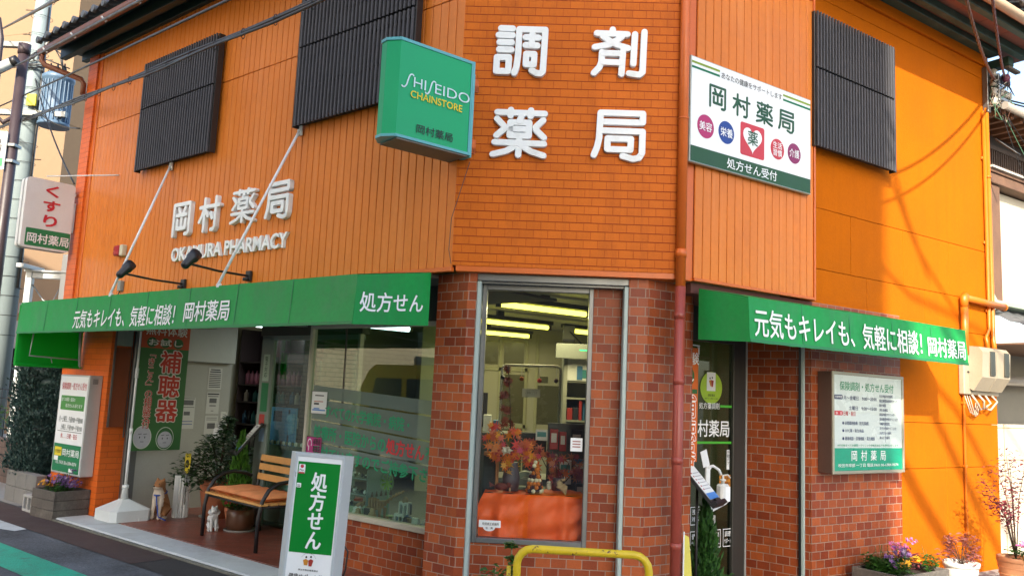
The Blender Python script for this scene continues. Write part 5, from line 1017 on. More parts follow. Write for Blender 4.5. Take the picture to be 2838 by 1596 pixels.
t = thing('flower_pot', 'round white pot with a small pink leaved plant beside the wooden planter', 'flower pot', FM('R', 3.16, .40, 0))
MB().lathe([(.10, 0), (.138, .24), (.138, .262), (.15, .262), (.152, .30), (.135, .30), (.13, .27), (0, .27)], 26).build('pot', mat('white glazed pot', (.72, .71, .66), .3, .06), t)
b = MB(); b.rect(.02, .06, .12, .17, -.142); b.build('tag', mat('beige tag', (.5, .42, .3), .6), t)
b = MB(); rnd = random.Random(21); b2 = MB()
for k in range(14): a = rnd.uniform(0, 6.28); r_ = rnd.uniform(.05, .22); h = rnd.uniform(.32, .50); e = (r_*math.cos(a), r_*math.sin(a), h); b2.tube([(0, 0, .27), (e[0]*.5, e[1]*.5, .27+(h-.27)*.7), e], .003, 4); leaves(b, [(*e, .06)], 26, .045, .06, .55, rnd=rnd)
b2.build('stem', STEM, t); b.build('foliage', LPINK, t)
t = thing('flower_pot', 'terracotta pot with a tall red leaved shrub and pink flowers at the wall end', 'flower pot', FM('R', 3.92, .52, 0))
b = MB(); b.lathe(pot_lathe(.165, .31), 26); [b.lathe([(.13+.028*z/.25, z), (.134+.028*z/.25, z+.006), (.13+.028*z/.25, z+.012)], 26) for z in (.08, .15, .21)]; b.build('pot', mat('peach terracotta', (.50, .23, .11), .7, .15, 3, dirt=(.5, .36, .25, .5)), t)
b = MB(); rnd = random.Random(8); b2 = MB()
for k in range(11):
    a = rnd.uniform(0, 6.28); r_ = rnd.uniform(.10, .34); h = rnd.uniform(.75, 1.25); e = Vector((r_*math.cos(a)-.05, r_*math.sin(a)*.7, h)); m_ = Vector((e.x*.35, e.y*.35, .3+(h-.3)*.6))
    b2.tube([(0, 0, .27), m_, e], [.006, .004, .002], 5)
    for f_ in (.45, .65, .8, .92, 1.0): q_ = m_.lerp(e, (f_-.4)/.6); leaves(b, [(*q_, .085)], 13, .05, .09, .42, rnd=rnd)
b2.build('stem', STEM, t); b.build('foliage', LRED, t)
b = MB(); leaves(b, [(-.06, -.05, .36, .10), (.08, -.02, .35, .1)], 140, .05, .1, .55, rnd=rnd); b.build('low_leaves', LMID, t); b = MB(); flowers(b, [(-.10, -.12, .42, .05), (.02, -.12, .52, .04), (.11, -.1, .38, .05)], 22, .07, rnd=rnd); b.build('blossom', FPINK, t)
# sanitiser at the right entrance
t = thing('sanitizer_stand', 'white pump sanitiser bottle in a holder before the dark glass door', 'sanitizer stand', FM('R', .70, -.24, 0))
b = MB(); b.tube([(-.03, .02, 0), (-.03, .02, .62)], .012, 8); b.tube([(-.03, .02, .56), (-.03, .02, .72)], .018, 8); b.lathe([(0, 0), (.13, 0), (.13, .012), (.02, .03)], 18, (-.03, .02, 0)); b.build('stand', mat('beige tube', (.45, .43, .36), .45), t)
b = MB(); b.prism([(-.10, .72), (.14, .80), (.145, .815), (-.06, .815), (-.06, 1.07), (-.03, 1.10), (-.10, 1.11), (-.11, .9)], .03, .045); b.tube([(-.09, .036, 1.09), (-.02, .036, 1.10), (.03, .02, 1.07), (.045, .01, 1.03)], .012, 8); b.M = Matrix.Translation((-.09, .035, 1.10)) @ Matrix.Rotation(rad(-18), 4, 'Y'); b.box(-.045, .03, -.004, .004, 0, .13, .003); b.build('bracket', OFFW, t)
b = MB(); b.box(-.005, .095, -.045, .025, .815, .965, .016); b.lathe([(.014, .965), (.014, .985), (.024, .987), (.024, 1.0), (.008, 1.002), (.008, 1.03), (0, 1.03)], 12, (.045, -.01, 0)); b.tube([(.045, -.01, 1.03), (.09, -.02, 1.035), (.115, -.025, 1.01)], .006, 6); b.build('bottle', mat('milky bottle', (.66, .67, .64), .3, .05), t)
b = MB(); b.rect(.035, .09, .83, .945, -.0465); b.build('label', VINYL, t)
# second banner, half hidden by the column
t = thing('banner_flag', 'orange banner half hidden behind the tiled column at the right entrance', 'banner', FM('R', .0, -.33, .0))
b = MB(); cloth(b, .0, .545, 1.70, 2.03, fl, 6, 8, 0); cloth(b, .0, .545, 1.13, 1.70, fl, 6, 8, 0); b.build('cloth', [mat('bright banner orange', (.60, .12, .01), .7, .1, 3)], t)
b = MB(); b.disc(.44, 1.80, .06, .075, -.007); b.rect(.0, .535, 1.665, 1.70, -.0065); b.build('patch', mat('banner green disc', (.03, .12, .03), .7), t)
b = MB(); b.txt('体験', .36, 1.905, .105, -.008, .012, kx=.9); b.txt('し', .40, 1.76, .10, -.010, .02); b.vtxt('補聴器', .43, 1.66, .19, -.0075, .05, pitch=1.0); b.build('lettering', VINYL, t); b = MB(); b.vtxt('補聴器', .43, 1.66, .19, -.0105, .012, pitch=1.0); b.build('lettering', mat('bright banner orange', (.60, .12, .01), .7, .1, 3), t)
b = MB(); b.tube([(0.0, -.0, .05), (.0, 0, 2.1), (.0, 0, 2.11)], .012, 8); b.tube([(-.02, 0, 2.075), (.56, 0, 2.05)], .006, 6); b.tube([(.55, 0, 2.055), (.55, 0, 1.98)], .008, 6); b.build('pole', POLEW, t)
t = thing('banner_flag', 'small yellow banner near the ground behind the tiled column', 'banner', FM('R', .20, -.12, 0))
b = MB(); b.add([(0, 0, .05), (.11, 0, .08), (.075, 0, .42), (.05, 0, .60), (0, 0, .62)], [(0, 1, 2, 3, 4)]); b.build('cloth', mat('yellow cloth', (.66, .58, .10), .7), t); b = MB(); b.disc(.07, .20, .03, .03, -.003, mi=0); b.disc(.065, .25, .02, .025, -.004, mi=1); b.build('print', [mat('pale blue print', (.3, .45, .7), .6), VINYL], t)
b = MB(); b.tube([(0, .004, 0), (0, .004, .64)], .006, 6); b.build('pole', POLEW, t)
# meters and pipes at the right end
t = thing('meter_box', 'beige double electricity meter box with two dark windows on the stucco wall', 'meter', FM('R', 4.16, -.095, 0))
BEI = mat('aged beige plastic', (.34, .295, .215), .5, .15, 4, dirt=(.22, .18, .12, .5))
b = MB(); b.box(0, .72, -.06, 0, 1.80, 2.30, .008); b.build('back_plate', BEI, t)
for x0 in (.10, .40):
    b = MB(); x1 = x0+.29; pr = [(-.061, 1.86), (-.10, 1.84), (-.19, 1.98), (-.20, 2.24), (-.16, 2.29), (-.061, 2.30)]; ext(b, pr, x0, x1); b.build('cover', BEI, t)
    b = MB(); b.box(x0+.15, x0+.255, -.206, -.195, 2.0, 2.25, .004); b.build('meter_window', mat('smoked window', (.02, .022, .02), .12), t)
b = MB(); b.box(.06, .08, -.075, -.06, 2.02, 2.04, .003); b.build('lock', BLACK, t)
b = MB()
for k in range(4): x = .14+.14*k; b.tube([(x, -.06, 1.80), (x+.05, -.09, 1.72+.02*(k % 2)), (x*.5+.22, -.07, 1.65+.02*(k % 3)), (.36+.04*k, -.05, 1.66)], .011, 6)
for k in range(3): b.tube([(.05+.05*k, -.03, 1.80), (.12+.05*k, -.05, 1.62-.02*k), (.25+.03*k, -.03, 1.60), (.30+.04*k, -.02, 1.72)], .006, 6)
b.build('cable', mat('pale cable', (.40, .34, .26), .5), t)
ORP = mat('orange painted pipe', (.50, .135, .006), .4, .1, 3)
t = thing('conduit_pipe', 'pair of orange painted conduits climbing the right end of the stucco wall', 'pipe', FM('R', 4.80, -.098, 0))
b = MB(); b.tube([(-.12, -.06, 2.30), (-.10, -.03, 2.42), (-.02, -.03, 2.52), (-.02, -.03, 4.95)], .018, 10); b.tube([(.02, -.06, 2.30), (.06, -.03, 2.40), (.05, -.03, 5.0)], .024, 10); b.tube([(.05, -.03, 4.2), (.05, -.03, 4.22)], .03, 10); b.build('pipe', ORP, t)
b = MB(); [b.box(-.05, .09, -.02, 0, z, z+.03, .003) or b.tube([(-.05, -.045, z+.015), (.09, -.045, z+.015)], .006, 6) for z in (2.7, 3.45, 4.4)]; b.build('clamp', ORP, t)
t = thing('drain_pipe', 'thick orange painted drain pipe bending along the wall above the meter box', 'pipe', FM('R', 4.20, -.098, 0))
b = MB(); b.tube([(0, -.06, 2.2), (0, -.06, 2.74)], .036, 12); b.tube([(0, -.06, 2.70), (0, -.06, 2.80), (.03, -.06, 2.815)], .041, 12); b.tube([(.0, -.06, 2.80), (.85, -.06, 2.775)], .036, 12); b.tube([(.85, -.06, 2.775), (.87, -.06, 2.775)], .04, 12); b.build('pipe', ORP, t)
t = thing('conduit_pipe', 'thin orange painted conduit running down to the ground under the meter box', 'pipe', FM('R', 4.22, -.098, 0))
b = MB(); b.tube([(0, -.02, 0), (0, -.02, 2.14), (-.01, -.02, 2.2)], .013, 10); b.build('pipe', ORP, t); b = MB(); [b.box(-.02, .02, -.036, 0, z, z+.025, .002) for z in (.4, 1.06, 1.7)]; b.build('clamp', ORP, t)
# ------------------------------------------------------------------ inside the shop
LAMPY = mat('lit yellow tube', (.9, .85, .4), .4, .02, emit=(1.0, .90, .10), estr=1.7); LAMPW = mat('lit white tube', (.9, .9, .85), .4, .02, emit=(.80, .95, 1.0), estr=2.0)
def tube_lamp(a, c, label, mt, zc=2.615, r_=.028):
    a, c = Vector(a), Vector(c); m_ = (a+c)/2; L_ = (c-a).length; rz = math.atan2((c-a).y, (c-a).x); t = thing('fluorescent_lamp', label, 'lamp', T(m_.x, m_.y, 0, rz), 'fluorescent lamps on the shop ceiling')
    b = MB(); b.box(-L_/2-.06, L_/2+.06, -.05, .05, m_.z+.035, m_.z+.085, .006); b.box(-L_/2-.05, -L_/2-.01, -.02, .02, m_.z-.03, m_.z+.04); b.box(L_/2+.01, L_/2+.05, -.02, .02, m_.z-.03, m_.z+.04); b.box(-.05, .05, -.02, .02, m_.z+.085, 2.615); b.build('fitting', mat('dark lamp fitting', (.06, .06, .04), .5), t)
    b = MB(); b.tube([(-L_/2, 0, m_.z), (L_/2, 0, m_.z)], r_, 10); b.build('tube', mt, t)
    al = bpy.data.lights.new('tube_light', 'AREA'); al.shape = 'RECTANGLE'; al.size = L_; al.size_y = .06; al.energy = (10 if 'nearest' in label else 3.5) if mt is LAMPY else 2.6; al.color = (1, .86, .50) if mt is LAMPY else (.85, .95, 1)
    lo = bpy.data.objects.new('tube_light', al); COL.objects.link(lo); lo.parent = t; lo.location = (0, 0, m_.z-r_-.012)
tube_lamp((-.10, 8.13, 2.47), (.79, 8.78, 2.47), 'lit yellow tube lamp nearest the corner window', LAMPY, r_=.027)
tube_lamp((-.75, 9.86, 2.47), (.486, 10.76, 2.47), 'lit yellow tube lamp, second from the corner window', LAMPY, r_=.027)
tube_lamp((-.95, 11.7, 2.47), (.28, 12.53, 2.47), 'lit yellow tube lamp, farthest of those in the corner window', LAMPY)
tube_lamp((.75, 11.05, 2.47), (1.5, 11.6, 2.47), 'lit yellow tube lamp at the right behind the white post', LAMPY)
tube_lamp((-3.40, 11.1, 2.36), (-2.86, 11.45, 2.36), 'lit white tube lamp at the left over the street window', LAMPW)
tube_lamp((-2.40, 10.2, 2.38), (-2.05, 10.5, 2.38), 'lit white tube lamp in the middle over the street window', LAMPW, r_=.035)
tube_lamp((-1.72, 10.25, 2.36), (-1.30, 10.62, 2.36), 'lit white tube lamp at the right over the street window', LAMPW, r_=.035)
CREAMW = mat('cream partition', (.46, .44, .33), .7, .08, 2); OLIV = mat('olive pane', (.10, .095, .05), .25, .1)
t = thing('partition', 'cream partition with dark panes at the back of the shop', 'partition', T(0, 13.1, .05) @ Matrix.Diagonal((1.31, 1, 1, 1)))
b = MB(); b.box(-1.05, 1.05, .02, .08, 0, 2.57); b.build('panel', CREAMW, t)
b = MB(); [b.rect(x0, x1, z0, z1, .012) for x0, x1, z0, z1 in ((-.62, -.36, 2.0, 2.36), (-.30, -.13, 2.0, 2.36), (-.06, .18, 2.0, 2.36), (-.06, .20, 1.1, 1.85), (.36, .62, 1.1, 1.70), (.38, .48, 1.74, 1.84), (-.06, .2, .2, 1.0))]; b.build('pane', OLIV, t)
b = MB()
for x in (-.33, -.10, .215, .34): b.box(x-.018, x+.018, 0, .011, 0, 2.5, .003)
b.box(-.65, .25, 0, .0105, 1.90, 1.96, .003); b.box(-.65, .25, .0, .0105, 1.02, 1.08, .003); b.build('frame', mat('pale olive frame', (.42, .41, .26), .5), t)
t = thing('product_shelf', 'wall shelf of boxed goods seen at the right of the corner window', 'shelf', T(.64, 9.0, .05))
b = MB(); b.box(-.04, .0, 0, .35, 0, 2.0); b.box(.34, .40, -.1, .35, 0, 2.55); [b.box(0, .34, 0, .35, z, z+.02) for z in (.35, .7, 1.0, 1.28, 1.52, 1.70)]; b.box(-.04, .34, .35, .37, 0, 2.0); b.build('frame', mat('grey shelf', (.30, .30, .24), .5), t)
rnd = random.Random(4); cols = [mat('box '+n_, c, .5, .1) for n_, c in (('red', (.35, .03, .03)), ('black', (.02, .02, .03)), ('blue', (.05, .16, .30)), ('white', (.6, .6, .55)), ('teal', (.05, .22, .22)), ('tan', (.3, .2, .1)), ('pink', (.35, .12, .16)))]
b = MB()
for z in (.37, .72, 1.02, 1.30):
    x = .01
    while x < .28: w_ = rnd.uniform(.03, .08); h_ = rnd.uniform(.10, .22); b.box(x, x+w_-.004, rnd.uniform(0, .04), .2, z, z+h_, .003, rnd.randrange(6)); x += w_
b.build('boxes', cols, t)
b = MB(); b.box(0, .34, -.01, 0, 1.72, 1.95, .0, 3); b.box(.10, .16, -.013, -.0105, 1.73, 1.88, 0, 2); b.box(.16, .24, -.013, -.0105, 1.75, 1.84, 0, 4); b.build('poster', cols, t)
t = thing('exit_panel', 'pale indicator panel with green lit characters over the shelf', 'sign', T(.50, 8.9, 2.0)); MB().box(0, .52, 0, .04, 0, .16, .004).build('case', mat('pale case', (.17, .18, .15), .5), t); b = MB(); b.txt('一 包', .25, .06, .09, -.002, .004); b.build('lettering', mat('lit green', (.0, .5, .12), .5, emit=(.0, .9, .25), estr=1.2), t)
t = thing('wall_fan', 'small grey wall fan bracket high on the shop wall', 'fan', T(.62, 9.7, 2.25)); b = MB(); b.box(0, .14, 0, .03, 0, .17, .004); b.build('plate', mat('olive grey plate', (.22, .22, .16), .5), t); b = MB(); b.tube([(.08, -.02, .10), (.28, -.04, -.10)], .009, 6); b.box(.0, .14, -.03, 0, -.02, .01, .004); b.build('arm', BLACK, t)
# counter and goods at the left of the corner window
t = thing('counter', 'shop counter with a dark lower front at the left of the corner window', 'counter', T(-.55, 8.4, .05)); b = MB(); b.box(0, .55, 0, .5, .0, 1.12, .006); b.box(-.02, .58, -.03, .52, 1.12, 1.16, .006); b.build('body', mat('dark counter', (.09, .09, .08), .5), t)
b = MB(); x = .02
for k in range(5): b.box(x, x+.08, .05, .2, 1.16, 1.16+.12+.05*(k % 2), .004, 2 if k % 3 else 3); x += .10
b.box(.02, .35, .25, .3, 1.2, 1.55, .004, 1); b.build('boxes', cols, t)
t = thing('monitor', 'dark computer screens on the inner desk', 'monitor', T(.05, 7.9, .05)); b = MB(); b.box(0, .34, 0, .03, .98, 1.20, .008); b.box(.12, .2, .0, .06, .8, .98); b.box(.36, .46, .1, .14, .9, 1.15, .005); b.build('screen', BLACK, t); b = MB(); b.box(-.1, .9, -.1, .5, .72, .78); b.box(-.08, -.04, -.08, .48, 0, .72); b.box(.84, .88, -.08, .48, 0, .72); b.build('desk', mat('grey desk', (.2, .2, .17), .5), t)
t = thing('display_rack', 'wire rack of hanging packets right of the display cloth', 'rack', FM('C', .78, -.95, .05)); b = MB(); b.box(0, .36, .02, .05, .3, 1.32); b.build('board', mat('dark rack', (.06, .06, .055), .5), t)
b = MB(); rnd = random.Random(9)
for k, (x, z, w_, h_, m_) in enumerate(((.02, 1.10, .07, .17, 0), (.10, 1.09, .06, .16, 0), (.20, 1.09, .09, .18, 1), (.02, .90, .07, .16, 5), (.11, .82, .10, .20, 3), (.23, .86, .09, .17, 2), (.02, .72, .08, .12, 4), (.25, .70, .08, .13, 1), (-.10, 1.17, .10, .09, 3))):
    b.box(x, x+w_, -.015, .015, z, z+h_, .004, m_); b.box(x+.012, x+w_-.012, -.017, -.0155, z+h_*.35, z+h_*.8, 0, 3 if m_ != 3 else 4)
b.build('packets', cols, t)
# white rail with hanging felt balls
t = thing('garland', 'white pipe rail hung with four felt balls', 'garland', T(0, 7.95, 0)); b = MB(); b.tube([(-.06, 0, .4), (-.06, 0, 1.84), (-.03, 0, 1.87), (.47, 0, 1.875), (.50, 0, 1.85), (.50, 0, .4)], .013, 8); b.build('rail', mat('cream pipe', (.42, .41, .30), .5), t)
for x, z, mt in ((-.05, 1.75, BLACK), (.13, 1.745, mat('rust felt', (.35, .09, .02), .9)), (.30, 1.735, mat('red felt', (.5, .04, .02), .9)), (.46, 1.74, mat('brown felt', (.06, .02, .02), .9))):
    b = MB(); b.ball((x, -.01, z), .022, 12); b.build('ball', mt, t)
b = MB(); [b.tube([(x, -.01, 1.87), (x, -.01, z)], .002, 4) for x, z in ((-.05, 1.76), (.13, 1.76), (.30, 1.75), (.46, 1.755))]; b.build('string', WHITE, t)
t = thing('price_card', 'small white card hanging under the rail of felt balls', 'card', T(.14, 7.9, 0)); MB().box(0, .17, 0, .003, 1.575, 1.655).build('card', mat('cream card', (.5, .48, .38), .7), t); b = MB(); b.fit('ご自由にどうぞ', .03, .14, 1.605, 1.63, -.002, .002); b.build('lettering', TXK, t)
# display table with orange cloth, and what stands on it
t = thing('display_table', 'display table under a creased orange cloth behind the corner window', 'table', FM('C', .30, -.36, .05))
b = MB(); b.box(.03, .74, .04, .42, .72, .75); [b.box(x, x+.03, y_, y_+.03, 0, .72) for x in (.05, .69) for y_ in (.06, .38)]; b.build('frame', mat('dark table', (.08, .06, .04), .6), t)
b = MB(); nx, nz = 46, 26; v = []; rnd = random.Random(14)
def fold(u): return .012*math.sin(u*9)+.010*math.sin(u*23+1)+.055*math.exp(-((u-.20)/.04)**2)+.05*math.exp(-((u-.79)/.035)**2)+.02*math.exp(-((u-.5)/.05)**2)
for j in range(nz+1):
    w_ = j/nz
    for i in range(nx+1):
        u = i/nx; fl_ = .06*w_*math.sin(math.pi*min(1, 1.2*w_)); x = -.04*math.sin(math.pi*.5*min(1, w_*2.2))*(1-u)*1.2+u*.77+.035*u*math.sin(math.pi*.5*min(1, w_*2.2)) + (.02*(1-2*u)*max(0, w_-.45)*2)
        crease = .016*abs(((w_*2.0) % 1)-.5)+.018*abs(((u*3+.15) % 1)-.5)+.012*math.sin(7*u+5*w_)*math.sin(11*w_+3*u)
        z = .785-(.385-.05*abs(2*u-1)**3)*w_+.010*math.sin(u*14)*w_; y_ = .03-(fold(u)*(.25+.75*w_))-.02*w_-crease-.004*math.sin(37*u+13*w_)
        v.append((x, y_, z))
b.add(v, [(j*(nx+1)+i, j*(nx+1)+i+1, (j+1)*(nx+1)+i+1, (j+1)*(nx+1)+i) for j in range(nz) for i in range(nx)], 0, True)
tp = []
for j in range(7):
    for i in range(nx+1): u = i/nx; tp.append((u*.77+.0*j, .03-fold(u)*.25+.07*j-.0, .785+.006*math.sin(u*31+j)+(.0 if j else 0)))
b.add(tp, [(j*(nx+1)+i, j*(nx+1)+i+1, (j+1)*(nx+1)+i+1, (j+1)*(nx+1)+i) for j in range(6) for i in range(nx)], 0, True)
b.build('tablecloth', mat('orange cloth', (.92, .12, .010), .45, .1, 4, bump=.2, bscale=9, spec=.4), t)
TZ = .842
t = thing('maple_arrangement', 'autumn maple leaf arrangement in a dark vase at the left of the orange cloth', 'flower arrangement', FM('C', .50, -.55, TZ))
b = MB(); b.lathe([(.06, 0), (.07, .10), (.05, .20), (.055, .22), (.045, .22), (0, .2)], 16); b.build('vase', mat('dull violet vase', (.10, .075, .085), .5), t)
def maple(b, centers, n, size, rnd, mi=0):
    for _ in range(n):
        c = rnd.choice(centers); p = Vector(c[:3])+Vector((rnd.uniform(-1, 1), rnd.uniform(-.8, .8), rnd.uniform(-1, 1)))*c[3]; nv = Vector((rnd.uniform(-.6, .6), -1, rnd.uniform(-.5, .6))).normalized(); tv = nv.orthogonal().normalized(); a0 = rnd.uniform(0, 6.28); tv = (Matrix.Rotation(a0, 3, nv) @ tv); bv = nv.cross(tv); s_ = size*rnd.uniform(.7, 1.25); v = [p]
        for k in range(14): a = 2*math.pi*k/14; rr_ = s_*((.55 if k % 2 == 0 else .22)*(1.15 if k in (0, 2, 12) else 1)); v.append(p+tv*math.cos(a)*rr_+bv*math.sin(a)*rr_)
        b.add(v, [(0, i+1, (i+1) % 14+1) for i in range(14)], mi)
LMAP = leafmat('maple leaves', [(.60, .03, .02), (.72, .24, .01), (.50, .03, .10), (.80, .46, .03), (.66, .10, .02)], .3)
rnd = random.Random(31); b = MB(); maple(b, [(-.16, 0, .45, .06), (-.06, -.02, .34, .09), (.02, -.03, .28, .09), (.10, -.03, .30, .07), (-.14, -.02, .30, .06), (.16, -.02, .22, .06), (-.02, -.02, .20, .06), (.0, -.02, .44, .05)], 95, .075, rnd); b.build('foliage', LMAP, t)
b = MB(); maple(b, [(-.07, .02, .62, .03), (-.08, .02, .75, .03), (-.06, .02, .85, .025), (-.07, .02, .95, .018), (-.05, .02, .52, .04)], 60, .05, rnd); b.build('tall_foliage', leafmat('dark red leaves', [(.16, .02, .02), (.22, .05, .02), (.08, .02, .02)], .2), t)
b = MB(); [b.tube([(0, 0, .2), (e[0]*.5, 0, .25+e[1]*.4), (e[0], 0, e[1])], .004, 5) for e in ((-.16, .5), (-.06, .98), (.1, .36), (.0, .48))]; b.build('stem', STEM, t)
b = MB(); flowers(b, [(-.05, -.09, .31, .02)], 3, .09, rnd=rnd); b.build('white_flower', leafmat('cream petals', [(.7, .66, .55), (.62, .55, .4)], .2), t)
t = thing('maple_arrangement', 'lower autumn maple sprays at the right of the orange cloth', 'flower arrangement', FM('C', .86, -.72, TZ)); b = MB(); maple(b, [(-.12, 0, .24, .07), (.02, 0, .20, .07), (.10, 0, .22, .08), (.22, 0, .24, .07), (.0, 0, .12, .05), (-.2, .02, .32, .06), (.2, 0, .12, .05)], 70, .07, rnd); b.build('foliage', leafmat('dusky maple leaves', [(.30, .03, .06), (.42, .12, .03), (.22, .03, .08), (.5, .22, .04)], .2), t); b = MB(); [b.tube([(.02, 0, 0), (x, 0, z)], .004, 5) for x, z in ((-.15, .3), (.1, .22), (.22, .25), (.0, .2))]; b.build('stem', STEM, t); b = MB(); b.lathe([(.05, 0), (.06, .08), (.05, .10), (0, .10)], 14, (.02, 0, 0)); b.build('vase', mat('dull violet vase', (.10, .075, .085), .5), t)
t = thing('ball_tree', 'small cone tree of white, orange and brown felt balls on the orange cloth', 'decoration', FM('C', .69, -.45, TZ)); b = MB(); rnd = random.Random(2); rows = 9
for j in range(rows):
    z = .018+j*.027; R_ = .058*(1-j/(rows+.8)); n = max(3, int(2*math.pi*R_/.031)) if j < rows-1 else 1
    for k in range(n): a = 2*math.pi*k/n+j*.6; b.ball((R_*math.cos(a)*(n > 1), R_*math.sin(a)*(n > 1), z), .0175, 8, rnd.choice((0, 0, 1, 1, 2)) if j < rows-1 else 0)
b.lathe([(.045, 0), (.008, .24), (0, .24)], 10, mi=2); b.build('balls', [mat('cream felt', (.72, .62, .40), .9), mat('orange felt', (.58, .16, .02), .9), mat('brown felt', (.06, .02, .02), .9)], t)
def plush(name, label, M, pts, ed, rr_, mt):
    vs, fs = skinned(pts, ed, rr_, 2); t = thing(name, label, 'figurine', M); b = MB(); b.v = [Vector(p) for p in vs]; b.f = fs; b.mi = [0]*len(fs); b.sm = [True]*len(fs); b.build('body', mt, t); return t
BEF = mat('beige felt', (.40, .27, .14), .95, .15, 8, bump=.4, bscale=140)
t = plush('rabbit_figurine', 'beige felt rabbit figurine at the right edge of the orange cloth', FM('C', .905, -.44, TZ), [(0, 0, .035), (-.012, 0, .065), (-.028, 0, .088), (-.046, 0, .084), (-.012, .012, .105), (.03, .012, .115), (-.014, -.012, .103), (.02, -.016, .108), (.03, 0, .03)], [(0, 1), (1, 2), (2, 3), (2, 4), (4, 5), (2, 6), (6, 7), (0, 8)], [.036, .026, .02, .012, .01, .007, .01, .007, .018], BEF); b = MB(); b.ball((-.036, -.018, .094), .003, 6); b.build('eye', BLACK, t)
t = plush('mouse_figurine', 'tiny beige striped cat figurine between the ball tree and the rabbit', FM('C', .80, -.44, TZ), [(0, 0, .028), (0, 0, .058), (0, -.004, .078), (-.014, 0, .095), (.014, 0, .095), (0, -.02, .074)], [(0, 1), (1, 2), (2, 3), (2, 4), (2, 5)], [.024, .018, .019, .006, .006, .010], mat('pale felt', (.46, .40, .28), .95, .2, 10)); b = MB(); b.ball((-.008, -.019, .084), .003, 6); b.ball((.008, -.019, .084), .003, 6); b.build('eye', BLACK, t)
t = thing('pet_carrier', 'pale green domed carrier behind the ball tree', 'carrier', FM('C', .53, -.62, TZ)); b = MB(); k_ = 12
arc = lambda r_: [(.08+r_*math.cos(rad(180-15*q_)), .02+r_*1.25*math.sin(rad(180-15*q_))) for q_ in range(13)]
o_, i_ = arc(.10), arc(.066); n = len(o_); v = [(x, y_, z) for y_ in (0, .12) for x, z in o_+i_]
for q_ in range(n-1):
    for A_, B_ in ((0, n),):
        b.add([v[q_], v[q_+1], v[n+q_+1], v[n+q_]], [(0, 1, 2, 3)]); b.add([v[q_], v[q_+1], v[2*n+q_+1], v[2*n+q_]], [(0, 1, 2, 3)], 0, True); b.add([v[n+q_], v[n+q_+1], v[3*n+q_+1], v[3*n+q_]], [(0, 1, 2, 3)], 0, True)
b.box(-.02, .18, .0, .12, .0, .02, .004); b.build('shell', mat('sage plastic', (.22, .28, .20), .4), t)
t = thing('bird_ornament', 'small brown bird ornament at the left of the cloth', 'ornament', FM('C', .43, -.46, TZ)); b = MB(); b.ball((0, 0, .035), (.055, .03, .03), 12); b.ball((.055, 0, .05), (.02, .018, .02), 10); b.add([(-.05, 0, .04), (-.10, .01, .07), (-.09, -.01, .03)], [(0, 1, 2)]); b.build('body', mat('dark red felt', (.14, .03, .02), .9), t); b = MB(); b.add([(.07, 0, .05), (.09, .0, .045), (.07, .008, .04)], [(0, 1, 2)]); b.box(.06, .075, -.01, .01, .0, .03, .003); b.build('beak', BEF, t)
t = thing('chalk_board', 'small wood framed blackboard at the left of the corner window', 'blackboard', FM('C', .27, -.62, .05)); b = MB(); b.box(0, .10, 0, .02, .45, 1.05); b.build('slate', mat('slate', (.02, .03, .03), .7), t); b = MB(); b.box(.10, .125, -.01, .025, .42, 1.08, .003); b.box(0, .10, -.01, .025, 1.05, 1.08, .003); b.build('frame', mat('pine frame', (.38, .19, .07), .6), t)
b = MB(); b.rrect(.283, .448, .60, .652, 0, .001, .004); b.disc(.362, .60, .045, .028, 0.0005); o = b.build('notice', PW); o.matrix_world = FM('C', 0, -.219, 0); tag(o, 'white member plate sticker low on the corner window glass', 'notice'); WM[o.name] = o.matrix_world.copy()
b = MB(); b.fit('吹田商工会議所', .31, .435, .615, .636, -.0015, .006); b.fit('会　員', .335, .39, .588, .604, -.0015, .006); b.build('lettering', TXK, o)
b = MB(); b.rect(.95, 1.04, .0, .10, 0); o = b.build('notice', PW); o.matrix_world = FM('C', .0, -.219, 1.19); tag(o, 'small white card at the right edge of the corner window glass', 'notice'); WM[o.name] = o.matrix_world.copy()
b = MB(); [b.rect(.965, 1.025, z, z+.008, -.001) for z in (.03, .05, .07)]; b.build('print', mat('red print', (.3, .08, .06), .6), o)
# street window display
t = thing('display_cabinet', 'glass tiered cabinet of small figurines behind the street window', 'cabinet', FM('L', 1.95, -.62, .05)); b = MB(); b.box(-.2, 1.65, -.14, .35, 0, .40); b.build('base', mat('grey display base', (.16, .17, .16), .5), t)
b = MB()
for z in (.46, .58, .72): b.box(-.05, .46, .0, .28, z, z+.008)
for x in (-.05, .45): b.box(x, x+.01, 0, .28, .40, .82)
b.build('glass_shelf', mat('pale glass edge', (.30, .38, .36), .15, .05), t)
b = MB(); rnd = random.Random(17)
for z in (.468, .588, .728):
    for k in range(9): x = -.03+.05*k; r_ = rnd.uniform(.012, .024); b.ball((x, .06+rnd.uniform(-.03, .04), z+r_), (r_, r_, r_*1.1), 7, rnd.randrange(3)); b.ball((x+.006, .05, z+2.1*r_), r_*.55, 6, rnd.randrange(3))
b.build('figurines', [mat('olive clay', (.16, .16, .09), .7), mat('white clay', (.75, .75, .70), .6), mat('dark clay', (.05, .05, .05), .6)], t)
b = MB(); rnd = random.Random(77)
for k in range(46):
    x = rnd.uniform(.05, 1.5); y_ = rnd.uniform(-.12, -.02); h = rnd.uniform(.04, .105); m_ = rnd.randrange(5)
    if k % 3: b.lathe([(h*.32, 0), (h*.36, h*.4), (h*.2, h*.7), (h*.24, h*.85), (0, h)], 8, (x, y_, .402), mi=m_)
    else: b.box(x-h*.4, x+h*.4, y_-.012, y_+.012, .402, .402+h, .003, m_)
